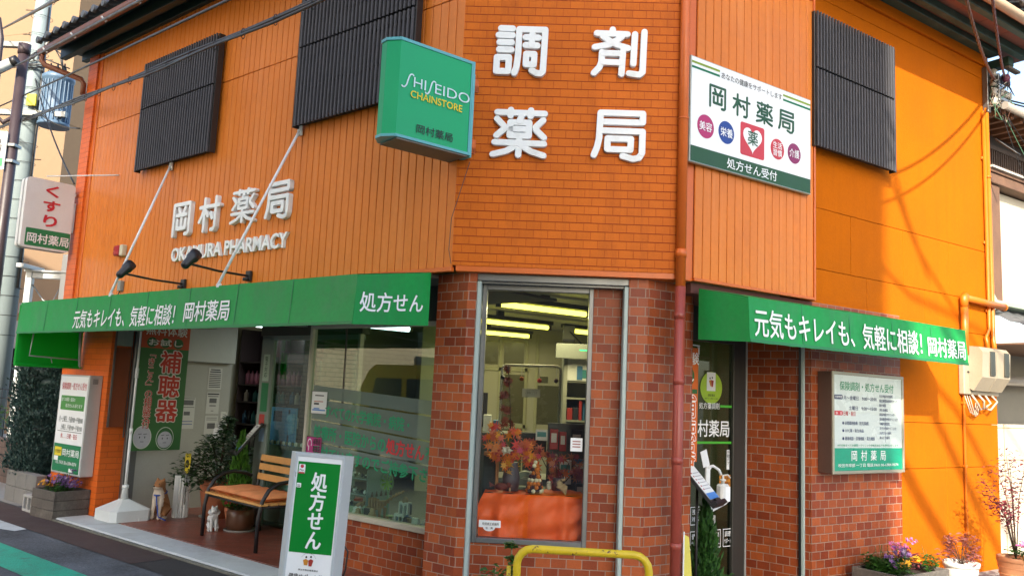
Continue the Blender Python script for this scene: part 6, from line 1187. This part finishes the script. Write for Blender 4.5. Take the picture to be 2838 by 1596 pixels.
b.build('trinkets', [mat('white clay', (.75, .75, .70), .6), mat('pale green clay', (.35, .45, .30), .6), mat('tan clay', (.42, .30, .16), .6), mat('dark clay', (.05, .05, .05), .6), mat('blue clay', (.10, .20, .42), .6)], t)
t = thing('dinosaur_model', 'wooden slatted dinosaur skeleton model behind the street window', 'model', FM('L', 1.58, -.66, .45) ); WD = mat('model plywood', (.36, .22, .10), .7, .2, 8)
b = MB()
for k in range(15): u = k/14; x = .0+.50*u; zc = .09+.16*u**1.6+.02*math.sin(u*9); h_ = .02+.085*math.exp(-((u-.28)/.24)**2); b.box(x-.006, x+.010, -.03*(1.2-u), .03*(1.2-u), zc-h_*.5, zc+h_*.5, .002)
b.tube([(-.04, 0, .10), (.1, 0, .14), (.3, 0, .16), (.52, 0, .27)], .009, 6); b.build('ribs', WD, t)
for x, y_ in ((.08, -.03), (.08, .03), (.26, -.03), (.26, .03)):
    b = MB(); b.prism([(x-.02, .10), (x+.025, .10), (x+.01, .04), (x+.03, 0), (x-.005, 0), (x-.012, .05)], y_-.004, y_+.004); b.build('leg', WD, t)
b = MB(); b.prism([(-.02, .12), (-.07, .10), (-.115, .06), (-.10, .05), (-.05, .065), (-.01, .09)], -.012, .012); b.build('head', WD, t)
b = MB(); [b.prism([(.04+.06*k, .16+.012*k), (.07+.06*k, .165+.012*k), (.055+.06*k, .21+.012*k)], -.003, .003) for k in range(6)]; b.build('plates', mat('dark plywood', (.10, .06, .035), .7), t)
def arch_house(label, s, z):
    t = thing('miniature_house', label, 'miniature', FM('L', s, -.53, z)); b = MB()
    for x in (0, .048, .096): b.box(x-.007, x+.007, 0, .05, 0, .085, .002)
    b.box(-.008, .104, 0, .05, .085, .10, .002)
    for x0 in (.007, .055): b.prism([(x0, .06)]+[(x0+.017-.017*math.cos(rad(a)), .06+.018*math.sin(rad(a))) for a in range(0, 181, 30)]+[(x0+.034, .085), (x0, .085)], 0, .01)
    b.build('wall', mat('white plaster', (.62, .62, .58), .6), t); b = MB(); b.box(-.008, .104, .03, .05, .0, .085); b.build('back', mat('shade back', (.1, .1, .1), .8), t); return t
arch_house('white miniature arched arcade at the front of the street window', 1.02, .452)
t = arch_house('white miniature house with a domed roof behind the little arcade', .97, .552); b = MB(); b.ball((.05, .02, .11), (.03, .025, .035), 10); b.build('roof', mat('tan dome', (.30, .20, .10), .6), t)
t = thing('desk_fan', 'small fan with bright green blades behind the street window', 'fan', FM('L', 1.42, -.78, .45)); b = MB(); b.tube([(.03, 0, 0), (.03, 0, .26)], .01, 6); b.tube([(.03+.085*math.cos(a), -.02, .31+.085*math.sin(a)) for a in [2*math.pi*k/20 for k in range(20)]], .006, 5, True); b.lathe([(.06, 0), (.06, .015), (0, .02)], 14, (.03, 0, 0)); b.build('stand', mat('pale green fan', (.20, .34, .18), .4), t)
b = MB(); [b.quad((.03, -.02, .31), (.03+.07*math.cos(a), -.025, .31+.07*math.sin(a)), (.03+.075*math.cos(a+.35), -.015, .31+.075*math.sin(a+.35)), (.03+.01, -.02, .312), 0) for a in [2*math.pi*k/9 for k in range(9)]]; b.build('blades', mat('lime blades', (.22, .40, .03), .5), t)
t = thing('light_strip', 'white lit strip on the street window ledge', 'lamp', FM('L', 1.98, -.50, .50)); b = MB(); b.tube([(0, 0, .015), (.22, 0, .015)], .012, 8); b.build('tube', LAMPW, t)
t = thing('house_model', 'dark model houses at the right of the street window display', 'model', FM('L', .92, -.80, .45)); b = MB(); b.box(0, .10, 0, .1, 0, .30, .004); b.box(.12, .24, .02, .1, 0, .36, .004); b.prism([(-.01, .30), (.11, .30), (.05, .35)], 0, .1); b.build('body', mat('slate model', (.05, .055, .06), .6), t); b = MB(); b.box(.02, .08, -.003, 0, .18, .24); b.box(.02, .08, -.004, 0, .2, .26) if False else None; b.build('window', mat('rust print', (.3, .1, .04), .6), t)
# goods beyond the entrance
t = thing('product_shelf', 'dark shelf of pink bottles just inside the left entrance', 'shelf', FM('L', 6.3, -2.3, .05)); b = MB(); b.box(0, 1.5, .30, .32, 0, 2.3); [b.box(0, 1.5, 0, .3, z, z+.02) for z in (.3, .62, .95, 1.26, 1.5, 1.82)]; [b.box(x, x+.02, 0, .3, 0, 2.3) for x in (0, .74, 1.48)]; b.build('frame', mat('dark shelf', (.035, .02, .02), .5), t)
b = MB(); rnd = random.Random(19)
for z, hh in ((.32, .2), (.64, .2), (.97, .18), (1.28, .16), (1.52, .2)):
    for k in range(13): x = .04+.108*k; b.lathe([(.036, 0), (.036, hh*.7), (.014, hh*.85), (.014, hh), (0, hh)], 8, (x+.03, .12, z), mi=6 if z > 1.4 else rnd.choice((1, 2, 1, 3, 4)))
b.build('bottles', cols, t)
t = thing('blue_display', 'blue display boards with a clear plastic bag behind the entrance glass', 'display', FM('L', 3.62, -1.28, .05)); b = MB(); b.box(-.38, .12, 0, .02, .85, 1.28); b.build('board', mat('sky blue board', (.09, .30, .62), .5, .05), t); b = MB(); b.box(-.02, .01, -.003, 0, .86, 1.26); b.rect(-.30, -.14, 1.12, 1.24, -.002); b.build('stripe', TXB, t); b = MB(); b.ball((.05, -.02, 1.16), (.075, .02, .06), 10); b.prism([(0, 1.2), (.11, 1.22), (.10, 1.0), (.03, .98)], -.03, -.005); b.build('bag', mat('clear blue bag', (.20, .45, .78), .25, .1), t)
b = MB(); b.box(-.5, .7, 0.03, .3, .0, .84); b.box(-.5, .7, -.02, .3, .84, .86); b.build('counter', mat('glass counter', (.18, .22, .20), .2), t); b = MB(); rnd = random.Random(23); [b.ball((-.45+.055*k, -.0, .885), (.022, .02, .025), 6, k % 2) for k in range(20)]; [b.ball((-.45+.055*k, .02, .60), (.022, .02, .025), 6, k % 2) for k in range(20)]; b.build('figurines', [mat('olive clay', (.16, .16, .09), .7), mat('white clay', (.55, .55, .5), .6)], t)

# ------------------------------------------------------------------ the left background
CONC = mat('grey concrete block', (.22, .215, .20), .9, .25, 3, 90, bump=.4, bscale=60, dirt=(.12, .11, .10, .6))
t = thing('block_wall', 'low grey concrete block wall at the foot of the tree', 'wall', FM('L', 7.35, .20, 0)); b = MB()
for r_ in range(2):
    for k in range(3): b.box(k*.30+.002, k*.30+.296, 0, .12, r_*.19+.001, r_*.19+.187, .006)
b.build('block', CONC, t)
t = thing('breeze_block', 'loose grey breeze block with two holes beside the wooden planter', 'block', FM('L', 6.36, .36, 0)); b = MB()
for x0, x1, z0, z1 in ((0, .26, 0, .03), (0, .26, .16, .19), (0, .035, .03, .16), (.112, .148, .03, .16), (.225, .26, .03, .16)): b.box(x0, x1, 0, .10, z0, z1, .003)
b.box(.035, .225, .085, .1, .03, .16); b.build('block', mat('pale concrete block', (.40, .40, .38), .9, .2), t)
t = thing('cypress_tree', 'dark blue green clipped cypress standing beside the orange brick pier', 'tree', FM('L', 7.20, -.12, .0)); b = MB(); b.tube([(0, 0, 0), (.02, 0, .7), (0, 0, 1.7)], [.05, .04, .01], 8); [b.tube([(0, 0, .3+.14*k), (.25*math.cos(k*2.4), .25*math.sin(k*2.4), .55+.14*k)], [.012, .004], 5) for k in range(9)]; b.build('trunk', STEM, t)
b = MB(); rnd = random.Random(41)
for k in range(26): z = .22+.066*k; b.ball((.05*math.sin(k*2.1), .05*math.cos(k*1.7), z), (.24*min(1, (z+.15)/.6)*min(1, (2.4-z)/.7), .24*min(1, (z+.15)/.6)*min(1, (2.4-z)/.7), .10), 9)
for _ in range(900):
    z = rnd.uniform(.12, 1.95); R_ = .34*min(1, (z+.10)/.55)*min(1, max(.2, (2.35-z)/.6)); a = rnd.uniform(0, 6.283); rr_ = R_*math.sqrt(rnd.uniform(.10, 1.22)); c_ = Vector((rr_*math.cos(a), rr_*math.sin(a), z)); ax = Vector((math.cos(a)*.6, math.sin(a)*.6, 1)).normalized()
    for q_ in range(20):
        p = c_+Vector((rnd.gauss(0, .032), rnd.gauss(0, .032), rnd.gauss(0, .045))); d_ = (ax+Vector((rnd.uniform(-.6, .6), rnd.uniform(-.6, .6), rnd.uniform(-.3, .3)))).normalized(); s_ = d_.cross(Vector((rnd.uniform(-1, 1), rnd.uniform(-1, 1), .1))).normalized(); L_ = rnd.uniform(.03, .065); b.add([p-s_*.007, p+d_*L_*.5-s_*.012, p+d_*L_, p+d_*L_*.5+s_*.012], [(0, 1, 2, 3)])
b.build('crown', LCYP, t)
t = thing('garden_wall', 'low dark brick garden wall behind the tree with a wire fence', 'wall', FM('L', 16, -.4, 0)); b = MB(); b.box(0, 7.6, 0, .15, 0, .62, .006); b.build('wall', brick('garden brick', (.16, .11, .09), (.11, .08, .07), (.07, .06, .055), .21, .10, .006, .8, .6), t)
b = MB(); [b.tube([(.1+.2*k, .07, .62), (.1+.2*k, .07, 1.35)], .006, 5) for k in range(38)]; [b.tube([(0, .07, z), (7.6, .07, z)], .006, 5) for z in (.75, .9, 1.05, 1.2, 1.33)]; b.build('fence', BLACK, t)
b = MB(); rnd = random.Random(43); leaves(b, [(rnd.uniform(3, 7.2), .25, .75+rnd.uniform(0, .2), .2) for k in range(10)], 700, .07, .2, .6, rnd=rnd); b.build('shrubs', LMID, t); b = MB(); flowers(b, [(5.4, -.0, .85, .06), (6.3, 0, .8, .05)], 14, .08, rnd=rnd); b.build('blossom', FYEL, t)
BGW = mat('cream rendered facade', (.205, .135, .075), .8, .10, .35, 6, bump=.2, bscale=14, dirt=(.18, .115, .06, .3), dscale=.5)
pb_ = Vector((-13.5, 24.0, 0)); t = thing('apartment_block', 'tall cream rendered building rising behind the utility pole', 'building', T(pb_.x, pb_.y, 0, rad(162))); b = MB(); b.box(0, 14, -9, 0, 0, 26); b.box(-.0, .0, 0, 0, 0, 0) if False else None; b.build('wall', BGW, t)
b = MB()
for z in (3, 6, 9, 12, 15, 18, 21): b.box(-.006, 14.006, -9.006, .006, z, z+.012)
b.build('joint', mat('facade joint', (.17, .11, .06), .8), t)
DP_ = mat('dark panes', (.04, .05, .06), .15)
t = thing('grey_building', 'beige side wing with a dark ledge behind the white steel frame', 'building', T(-14.6, 21.5, 0, rad(10))); b = MB(); b.box(0, 3.3, 0, 6, 0, 5.1); b.build('wall', mat('tan render', (.22, .14, .08), .85, .12, .5), t); b = MB(); b.box(1.9, 3.3, -.6, 0, 3.1, 3.35); b.box(1.2, 3.2, -.5, 0, 2.2, 2.9); b.build('ledge', mat('grey ledge', (.28, .26, .24), .7), t); b = MB(); b.box(1.0, 3.2, -.1, 0, 1.0, 2.2); b.build('opening', DARK, t)
WST = mat('white painted steel', (.45, .47, .47), .45, .08, 2)
t = thing('steel_frame', 'white painted steel frame standing behind the left awning', 'frame', T(-7.80, 13.2, 0, 0)); b = MB(); b.box(0, .10, 0, .10, 0, 3.2, .008); b.build('post', WST, t); b = MB(); b.box(.56, .71, 0, .15, 0, 3.5, .008); b.build('post', WST, t); b = MB(); b.box(0, .9, .02, .10, 3.10, 3.20, .006); b.box(-.02, .9, -.02, .14, 3.20, 3.23, .004); b.box(-.02, .10, -.25, .35, 3.235, 3.30, .006); b.build('beam', WST, t); b = MB(); b.tube([(.10, .05, 3.0), (.30, .05, 2.75), (.56, .05, 2.7)], .012, 6); b.tube([(.15, .05, 2.0), (.56, .05, 3.0)], .008, 6); b.build('brace', STEEL, t); b = MB(); b.box(.14, .52, .3, .6, 2.5, 2.72, .02); b.box(.2, .55, .25, .6, 2.28, 2.42, .01); b.build('lamp_box', OFFW, t)
# utility poles
PC = mat('pale concrete pole', (.20, .25, .265), .75, .15, 1.2, 50, bump=.1); PBR = mat('brown steel pole', (.040, .026, .030), .45, .2, 2)
t = thing('utility_pole', 'pale grey concrete utility pole carrying blue transformers', 'pole', T(-8.52, 14.0, 0)); b = MB(); b.tube([(0, 0, 0), (0, 0, 13)], [.175, .10], 20); b.build('shaft', PC, t)
b = MB()
for z in [2.2+.33*k for k in range(24)]: b.tube([(.17*math.cos(a), .17*math.sin(a), z) for a in [2*math.pi*k/14 for k in range(14)]], .0045, 4, True)
for z in [3.0+.45*k for k in range(14)]: b.tube([(-.17 if int(z*10) % 2 else .15, 0, z), (-.30 if int(z*10) % 2 else .28, 0, z)], .008, 4)
b.tube([(.17, -.05, 3.0), (.165, -.05, 6.0), (.12, -.03, 8)], .02, 6); b.build('band', BLACK, t)
b = MB(); b.box(-.9, .9, -.05, .05, 7.25, 7.35, .006); b.build('crossarm', STEEL, t); b = MB(); b.box(-.6, .75, -.26, -.18, 5.95, 6.05, .006); b.build('crossarm', STEEL, t); b = MB(); b.box(-1.3, 1.3, -.05, .05, 8.6, 8.7); b.build('crossarm', STEEL, t)
BLT = mat('blue grey transformer paint', (.08, .14, .22), .45, .15, 3)
for dx, zz in ((-.86, 6.0), (.45, 5.83)):
    b = MB(); n = 60; prof = [(.255, 0), (.255, .05), (.235, .06), (.235, .80), (.26, .82), (.26, .88), (.20, .93), (0, .95)]; b.lathe(prof, 24, (dx, -.05, zz)); [b.box(dx+.235*math.cos(a)-.0, dx+.235*math.cos(a)+.012, -.05+.235*math.sin(a)-.02, -.05+.235*math.sin(a), zz+.08, zz+.78) for a in [2*math.pi*k/22 for k in range(22)]]; tr = b.build('transformer', BLT, t); b = MB(); [b.lathe([(.03, 0), (.05, .03), (.03, .06), (.045, .09), (.02, .14), (.01, .2), (0, .2)], 8, (dx+x, -.12, zz+.92)) for x in (-.12, 0, .12)]; b.build('bushing', BLACK, tr)
b = MB()
for k in range(9): a = k*.7; b.tube([(.1, -.1, 7.2), (.3*math.cos(a), -.2, 6.9+.1*math.sin(k)), (-.6+.16*k, -.15, 6.85)], .012, 5)
[b.tube([(.2+.05*k, -.1, 7.3), (.55, -.25, 7.15-.08*k), (.62, -.2, 6.7)], .011, 5) for k in range(3)]; b.build('lead', BLACK, t)
b = MB(); b.box(.02, .18, -.2, -.16, 6.15, 6.35); b.build('tag', TXY, t)
t = thing('street_lamp', 'dark brown steel pole with a bent lamp arm in front of the concrete pole', 'lamp post', T(-7.76, 12.4, 0)); b = MB(); b.tube([(0, 0, 0), (0, 0, 6.55)], [.085, .075], 14); b.tube([(0, 0, 6.5), (0, 0, 6.66)], .09, 14); b.tube([(-.02, 0, 5.5), (-.16, -.05, 5.38), (-.28, -.1, 5.5), (-.30, -.1, 5.9), (-.30, -.12, 6.7), (-.36, -.15, 7.0), (-.55, -.2, 7.2)], .035, 10); b.build('shaft', PBR, t)
b = MB(); b.tube([(-.55, -.2, 6.02), (-.03, -.22, 6.28)], .07, 12); b.build('lamp_head', mat('pale lamp cover', (.50, .54, .54), .4), t); b = MB(); b.tube([(-.03, -.22, 6.28), (.05, -.22, 6.32)], .078, 12); b.build('lamp_cap', BLACK, t)
b = MB(); b.box(-.52, -.02, -.13, -.10, 4.62, 5.22, .05); b.build('sign_plate', OFFW, t); b = MB(); b.rect(-.50, -.04, 4.67, 4.80, -.132); b.build('band', mat('green band', (.01, .2, .07), .4), t); b = MB(); b.txt('局', -.30, 4.90, .24, -.133, .01); b.build('lettering', TXK, t); b = MB(); [b.box(-.10, .09, -.10, .09, z, z+.05, .005) for z in (4.75, 5.0)]; b.build('clamp', STEEL, t)
# overhead cables
def sag(a, c, dip, n=18, ext_=1.0):
    a, c = Vector(a), Vector(c); return [a+(c-a)*(ext_*i/n)-Vector((0, 0, 4*dip*(i/n)*(1-i/n))) for i in range(n+1)]
def cable(label, paths, r_, ties=False, name='overhead_cable', grp='overhead cables along the street', mt=None):
    o0 = paths[0][0]; t = MB(); t.M = Matrix.Translation(-Vector(o0))
    for p in paths: t.tube(p, r_, 6)
    if ties:
        p = paths[0]; rnd = random.Random(int(r_*1e5)+len(p))
        for i in range(2, len(p)-1): 
            c_ = Vector(p[i]); t.tube([c_+Vector((.03*math.cos(a)*.4, .03*math.cos(a)*.4, .045*math.sin(a)-.012)) for a in [2*math.pi*k/8 for k in range(8)]], .004, 4, True)
    o = t.build(name, mt or BLACK); o.matrix_world = Matrix.Translation(o0); WM[o.name] = o.matrix_world.copy(); return tag(o, label, 'cable', grp)
def thru(A, B, k): A, B = Vector(A), Vector(B); return A+(B-A)*k
A_, B_ = (-9.07, 14, 6.18), (-2.36, 6.2, 4.57); cable('single black cable running above the lower cable bundle', [sag(thru(A_, B_, -.3), thru(A_, B_, 1.6), .02)], .012)
A_, B_ = (-9.03, 14, 5.88), (-2.13, 6.2, 4.48); P1 = sag(thru(A_, B_, -.3), thru(A_, B_, 1.6), .16, 34); cable('thick lashed cable bundle sagging across a slatted window', [P1, [p+Vector((.01, .01, .03+.01*math.sin(i))) for i, p in enumerate(P1)], [p+Vector((-.02, 0, -.025-.012*math.cos(i*1.3))) for i, p in enumerate(P1)]], .011, True)
A_, B_ = (-9.14, 14, 6.77), (-3.1, 6.2, 4.5); cable('single black cable crossing the brown gutter end', [sag(thru(A_, B_, -.3), thru(A_, B_, 1.6), .02)], .013)
A_, B_ = (-9.23, 14, 7.57), (-3.69, 6.2, 4.51); cable('highest black cable at the top left corner', [sag(thru(A_, B_, -.3), thru(A_, B_, 1.5), .01)], .015)
A_, B_ = (-8.53, 14, 6.75), tuple(FW('L', 6.7, .05, 4.02)); cable('thin black service wire dropping from the pole to the left pilaster', [sag(A_, B_, .12)], .012); A_ = (-8.5, 14, 6.2); B_ = tuple(FW('L', 6.7, .06, 4.75)); cable('thin black wire from the pole to the brick pilaster, the upper one', [sag(A_, B_, .10)], .010)
cable('thin white stay wire between the pill sign and the siding', [sag(FW('L', 6.52, .45, 4.0), FW('L', 5.55, .02, 3.985), .0, 4)], .008, grp=None, mt=OFFW)
cable('thin black cable hanging down the corner from the green box sign', [[Vector(p) for p in (FW('C', .10, .03, 3.34), FW('C', .05, .03, 3.15), FW('L', .0, .03, 2.9), FW('L', .02, .02, 2.66), FW('L', -.02, .03, 2.55))]], .003, grp=None, mt=mat('grey brown wire', (.12, .07, .05), .7))

# ------------------------------------------------------------------ the right end: service bracket, cables, neighbour house
t = thing('service_bracket', 'steel bracket of white insulators with tangled wires at the wall end', 'bracket', FM('R', 4.86, -.095, 5.0)); b = MB(); b.box(-.03, .03, -.06, 0, -.05, .48, .004); b.box(.06, .34, -.14, -.10, .10, .14, .004); b.box(.06, .10, -.14, 0, .08, .40, .004); b.build('rack', STEEL, t)
b = MB(); [b.lathe([(.02, 0), (.045, .02), (.03, .045), (.045, .07), (.02, .095), (0, .095)], 10, (.02, -.10, .02+.11*k)) for k in range(4)]; [b.lathe([(.02, 0), (.04, .02), (.03, .045), (.04, .07), (.015, .09), (0, .09)], 10, (.14+.09*k, -.12, .15)) for k in range(3)]; b.build('insulator', mat('white porcelain', (.30, .28, .24), .3, .1), t)
b = MB(); rnd = random.Random(51); wc = [mat('brown wire', (.12, .05, .03), .6), mat('green wire', (.06, .15, .09), .5), BLACK, mat('pale wire', (.5, .46, .38), .6)]
for k in range(16):
    x0, z0 = rnd.uniform(.0, .3), rnd.uniform(.0, .42); a = rnd.uniform(0, 6.28); p = [(x0, -.12, z0)]+[(x0+rnd.uniform(-.12, .14), -.13+rnd.uniform(-.06, .05), z0+rnd.uniform(-.22, .12)) for _ in range(3)]+[(rnd.uniform(.0, .3), -.1, rnd.uniform(-.1, .3))]; b.tube(p, .0045, 5, mi=k % 4)
b.build('loop', wc, t)
b = MB(); b.ball((.18, -.16, .36), .05, 8); b.build('connector', mat('plum cap', (.16, .04, .08), .5), t)
def twist(label, a, c, r_, mt, n=70, grp='service cables dropping to the wall end'):
    a, c = Vector(a), Vector(c); d = (c-a).normalized(); u_ = d.orthogonal().normalized(); v_ = d.cross(u_); P_ = []
    for ph in (0, 2.1, 4.2): P_.append([a+(c-a)*(i/n)+(u_*math.cos(ph+i*1.3)+v_*math.sin(ph+i*1.3))*r_*1.1-Vector((0, 0, 4*.30*(i/n)*(1-i/n))) for i in range(n+1)])
    return cable(label, P_, r_, mt=mt, grp=grp)
bx = FW('R', 4.88, .02, 5.32); twist('brown twisted cable dropping steeply to the wall end, the left one', Vector(bx)+(Vector((4.01, 7.0, 5.266))-Vector(bx))*2.3, bx, .0075, mat('brown cable', (.16, .07, .04), .6)); bx2 = FW('R', 5.05, .05, 5.38); twist('plum brown twisted cable dropping steeply to the wall end, the right one', Vector(bx2)+(Vector((4.20, 7.0, 5.29))-Vector(bx2))*2.3, bx2, .007, mat('plum cable', (.13, .04, .04), .6))
cable('pair of thin black cables running off to the right from the bracket', [sag(FW('R', 5.2, .03, 5.15), FW('R', 9.2, 0.4, 5.65), .05), sag(FW('R', 5.2, .03, 5.12), FW('R', 9.2, .35, 5.58), .05)], .010, grp=None)
for k, (x_, z_, mt) in enumerate(((5.95, 3.35, BLACK), (6.05, 3.9, wc[1]), (6.35, 4.1, BLACK))): cable(('black wire slanting down in front of the lattice window, lower end leftmost', 'green wire slanting down in front of the lattice window', 'black wire slanting down at the right of the green wire')[k], [sag(FW('R', 5.05+.06*k, .0, 4.98), FW('R', x_, .15, z_), .04)], .0045, grp=None, mt=mt)
cable('brown cable drooping from the bracket beside the awning corner', [sag(FW('R', 4.83, .03, 4.62), FW('R', 4.9, .25, 4.4), .0, 4)], .012, grp=None)
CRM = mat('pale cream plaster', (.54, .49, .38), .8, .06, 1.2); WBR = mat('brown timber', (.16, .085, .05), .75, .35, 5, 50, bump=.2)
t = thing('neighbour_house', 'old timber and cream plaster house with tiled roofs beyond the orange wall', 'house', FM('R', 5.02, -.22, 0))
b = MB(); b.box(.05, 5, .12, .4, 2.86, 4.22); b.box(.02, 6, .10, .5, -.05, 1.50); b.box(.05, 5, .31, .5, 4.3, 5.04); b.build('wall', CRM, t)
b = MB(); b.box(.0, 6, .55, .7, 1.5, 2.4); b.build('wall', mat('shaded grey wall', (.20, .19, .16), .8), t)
b = MB(); b.box(.22, .42, .0, .16, 2.78, 4.24, .008); b.box(.10, 5, -.03, .16, 4.24, 4.36, .008); b.box(.05, 5, -.05, .2, 4.36, 4.40, .004); b.build('timber', WBR, t)
b = MB(); b.box(.10, 5, -.08, .26, 4.40, 4.425); b.build('flashing', mat('pale flashing', (.5, .46, .4), .5), t)
b = MB(); b.box(.10, 2.2, .22, .30, 4.43, 4.96); lt = b.build('lattice_window', mat('dark lattice back', (.03, .022, .018), .6), t); b = MB(); [b.box(.12+.055*k, .14+.055*k, .19, .22, 4.44, 4.78) for k in range(30)]; b.box(.1, 2.2, .18, .23, 4.78, 4.83); b.box(.1, 2.2, .18, .23, 4.42, 4.45); b.build('lattice', mat('dark brown lattice', (.055, .035, .025), .7), lt)
b = MB(); [b.box(.05+.22*k, .11+.22*k, -.22, .3, 4.97, 5.03) for k in range(20)]; [b.box(0.0, 5, -.22+.11*k, -.18+.11*k, 5.03, 5.045) for k in range(5)]; b.build('rafter', mat('reddish rafters', (.22, .09, .04), .7, .2), t)
b = MB(); ext(b, [(-.25, 5.05), (-.25, 5.08), (1.6, 5.36), (1.6, 5.33)], -.0, 6); b.build('roof', RTILE, t); b = MB(); b.tube([(-.02, -.28, 5.04), (6, -.28, 5.04)], .045, 10); b.build('gutter', mat('grey gutter', (.30, .27, .24), .5), t)
b = MB(); ns = 90; vs = []; fs = []
for j in range(9):
    t_ = j//2/4+(.0 if j % 2 == 0 else .25)*.999 if False else j/8; y_ = .12-.80*t_; z = 2.80-.34*t_
    for i in range(ns+1): x = -.06+5*i/ns; vs.append((x, y_, z+.022*math.sin(2*math.pi*x/.24)+(.02 if j % 2 else 0)))
fs = [(j*(ns+1)+i, j*(ns+1)+i+1, (j+1)*(ns+1)+i+1, (j+1)*(ns+1)+i) for j in range(8) for i in range(ns)]
b.add(vs, fs, 0, True); b.build('lower_roof', RTILE, t); b = MB(); b.box(-.05, 5, -.06, .14, 2.83, 2.88, .004); b.prism([(0, 2.72), (.0, 3.05), (.25, 2.82)], -.05, .0); b.build('flashing', mat('pale green flashing', (.30, .38, .28), .6), t); b = MB(); b.box(-.05, 5, -.70, -.64, 2.36, 2.45, .006); b.box(-.05, 5, -.64, .5, 2.36, 2.38); b.build('fascia', WBR, t)
b = MB(); b.box(.9, 5, -.74, -.70, 2.40, 2.53, .006); b.build('fascia', mat('pink timber', (.42, .26, .19), .7), t); b = MB(); b.tube([(.0, .3, 2.0), (3, .3, 2.05)], .06, 10); b.build('pipe', mat('grey pipe', (.30, .28, .25), .5), t)
b = MB(); [b.box(.02, 6, .093, .1, z, z+.008) for z in (.62, 1.10, 1.46)]; [b.box(x, x+.008, .093, .1, -.05, 1.5) for x in (.55, 1.6, 2.6)]; b.build('joint', mat('cream joint', (.40, .30, .18), .8), t)

# ------------------------------------------------------------------ across the street, behind the photographer
t = thing('opposite_building', 'plain grey concrete building across the street that shades the corner', 'building', T(1.02, -6.0, 0, rad(-12))); b = MB(); b.box(-11.6, 0, -9, 0, 0, 15.6); b.build('wall', mat('grey concrete facade', (.15, .148, .142), .85, .15, .4), t); b = MB(); [b.box(-11+2.6*k, -9.4+2.6*k, 0, .03, .9+3*j, 2.3+3*j) for k in range(4) for j in range(5)]; b.build('window', mat('dark panes', (.04, .05, .06), .15), t)
t = thing('tile_building', 'sunlit cream tiled building along the left street', 'building', T(-14.0, 6.0, 0, rad(53))); b = MB(); b.box(-16, 3, 0, 8, 0, 11); 
b.build('wall', brick('cream facade tile', (.62, .52, .36), (.58, .48, .33), (.30, .26, .19), .27, .10, .010, .5, .3), t); b = MB(); [b.box(-14+3.2*k, -12.9+3.2*k, -.03, 0, .9+3*j, 2.4+3*j) for k in range(5) for j in range(3)]; b.build('window', mat('dark panes', (.04, .05, .06), .15), t)
t = thing('delivery_van', 'yellow van parked on the far side of the left street', 'van', FM('L', 9.5, 6.0, 0) @ Matrix.Rotation(math.pi, 4, 'Z')); 
VY = mat('yellow van paint', (.62, .40, .02), .3, .08, coat=.5)
b = MB(); pr = [(-.0, .45), (-.02, .95), (-.25, 1.15), (-.75, 1.95), (-.95, 2.07), (-3.9, 2.07), (-4.0, 1.9), (-4.02, .35), (-.1, .35)]; b.prism([(-x-4.0+.0, z) for x, z in pr] if False else pr, 0.0, 1.6); 
b.M = Matrix.Identity(4); b.build('body', VY, t); b = MB()
for y_ in (-.012, 1.612): b.prism([(-.85, 1.20), (-1.0, 1.80), (-1.75, 1.80), (-1.75, 1.20)], y_-.004, y_+.004); b.prism([(-1.9, 1.20), (-1.9, 1.80), (-3.6, 1.80), (-3.6, 1.20)], y_-.004, y_+.004)
b.add([(-.26, .1, 1.18), (-.26, 1.5, 1.18), (-.73, 1.45, 1.93), (-.73, .15, 1.93)], [(0, 1, 2, 3)]); b.build('window', mat('dark panes', (.04, .05, .06), .15), t)
for x in (-.75, -3.2):
    for y_ in (.02, 1.42): b = MB(); b.M = Matrix.Translation((x, y_+.08, .31)) @ Matrix.Rotation(math.pi/2, 4, 'X'); b.lathe([(0, -.09), (.2, -.09), (.31, -.07), (.31, .07), (.2, .09), (0, .09)], 20); b.build('wheel', BLACK, t)
# utility pole across the street whose cables shade the stucco
X0 = FW('R', 3.8, -.1, 2.2)+to_sun*11.5; t = thing('utility_pole', 'concrete utility pole across the street whose cables shade the stucco', 'pole', T(X0.x+2.9, X0.y-.3, 0)); b = MB(); b.tube([(0, 0, 0), (0, 0, 12)], [.16, .10], 14); b.build('shaft', PC, t)
def shadecable(label, pts, r_, dist):
    P_ = [FW('R', s, -.1, z)+to_sun*(dist+.4*i) for i, (s, z) in enumerate(pts)]; a = P_[0]-(P_[1]-P_[0])*.4; c = P_[-1]+(P_[-1]-P_[-2])*1.2
    cable(label, [[a]+P_+[c]], r_, grp='cables across the street behind the photographer')
shadecable('thick black cable strung across the street from the concrete pole', [(2.75, 4.15), (3.35, 3.3), (3.75, 2.95), (4.7, 2.2)], .028, 10)
shadecable('thick black cable strung across the street from the concrete pole', [(2.95, 4.1), (3.25, 3.5), (3.42, 3.25)], .035, 10.5)
shadecable('thick black cable strung across the street from the concrete pole', [(2.8, 2.95), (3.3, 2.72), (4.0, 2.62), (5.0, 2.42)], .030, 9.5)
shadecable('thick black cable strung across the street from the concrete pole', [(3.0, 1.2), (3.45, .72), (3.9, .30), (4.3, -.1)], .085, 11)
shadecable('thick black cable strung across the street from the concrete pole', [(3.3, 2.0), (3.75, 1.5), (4.1, 1.1), (4.55, .6)], .065, 11)
shadecable('thick black cable strung across the street from the concrete pole', [(3.55, 1.95), (4.1, 1.65), (4.7, 1.05), (5.2, .6)], .05, 11.5)
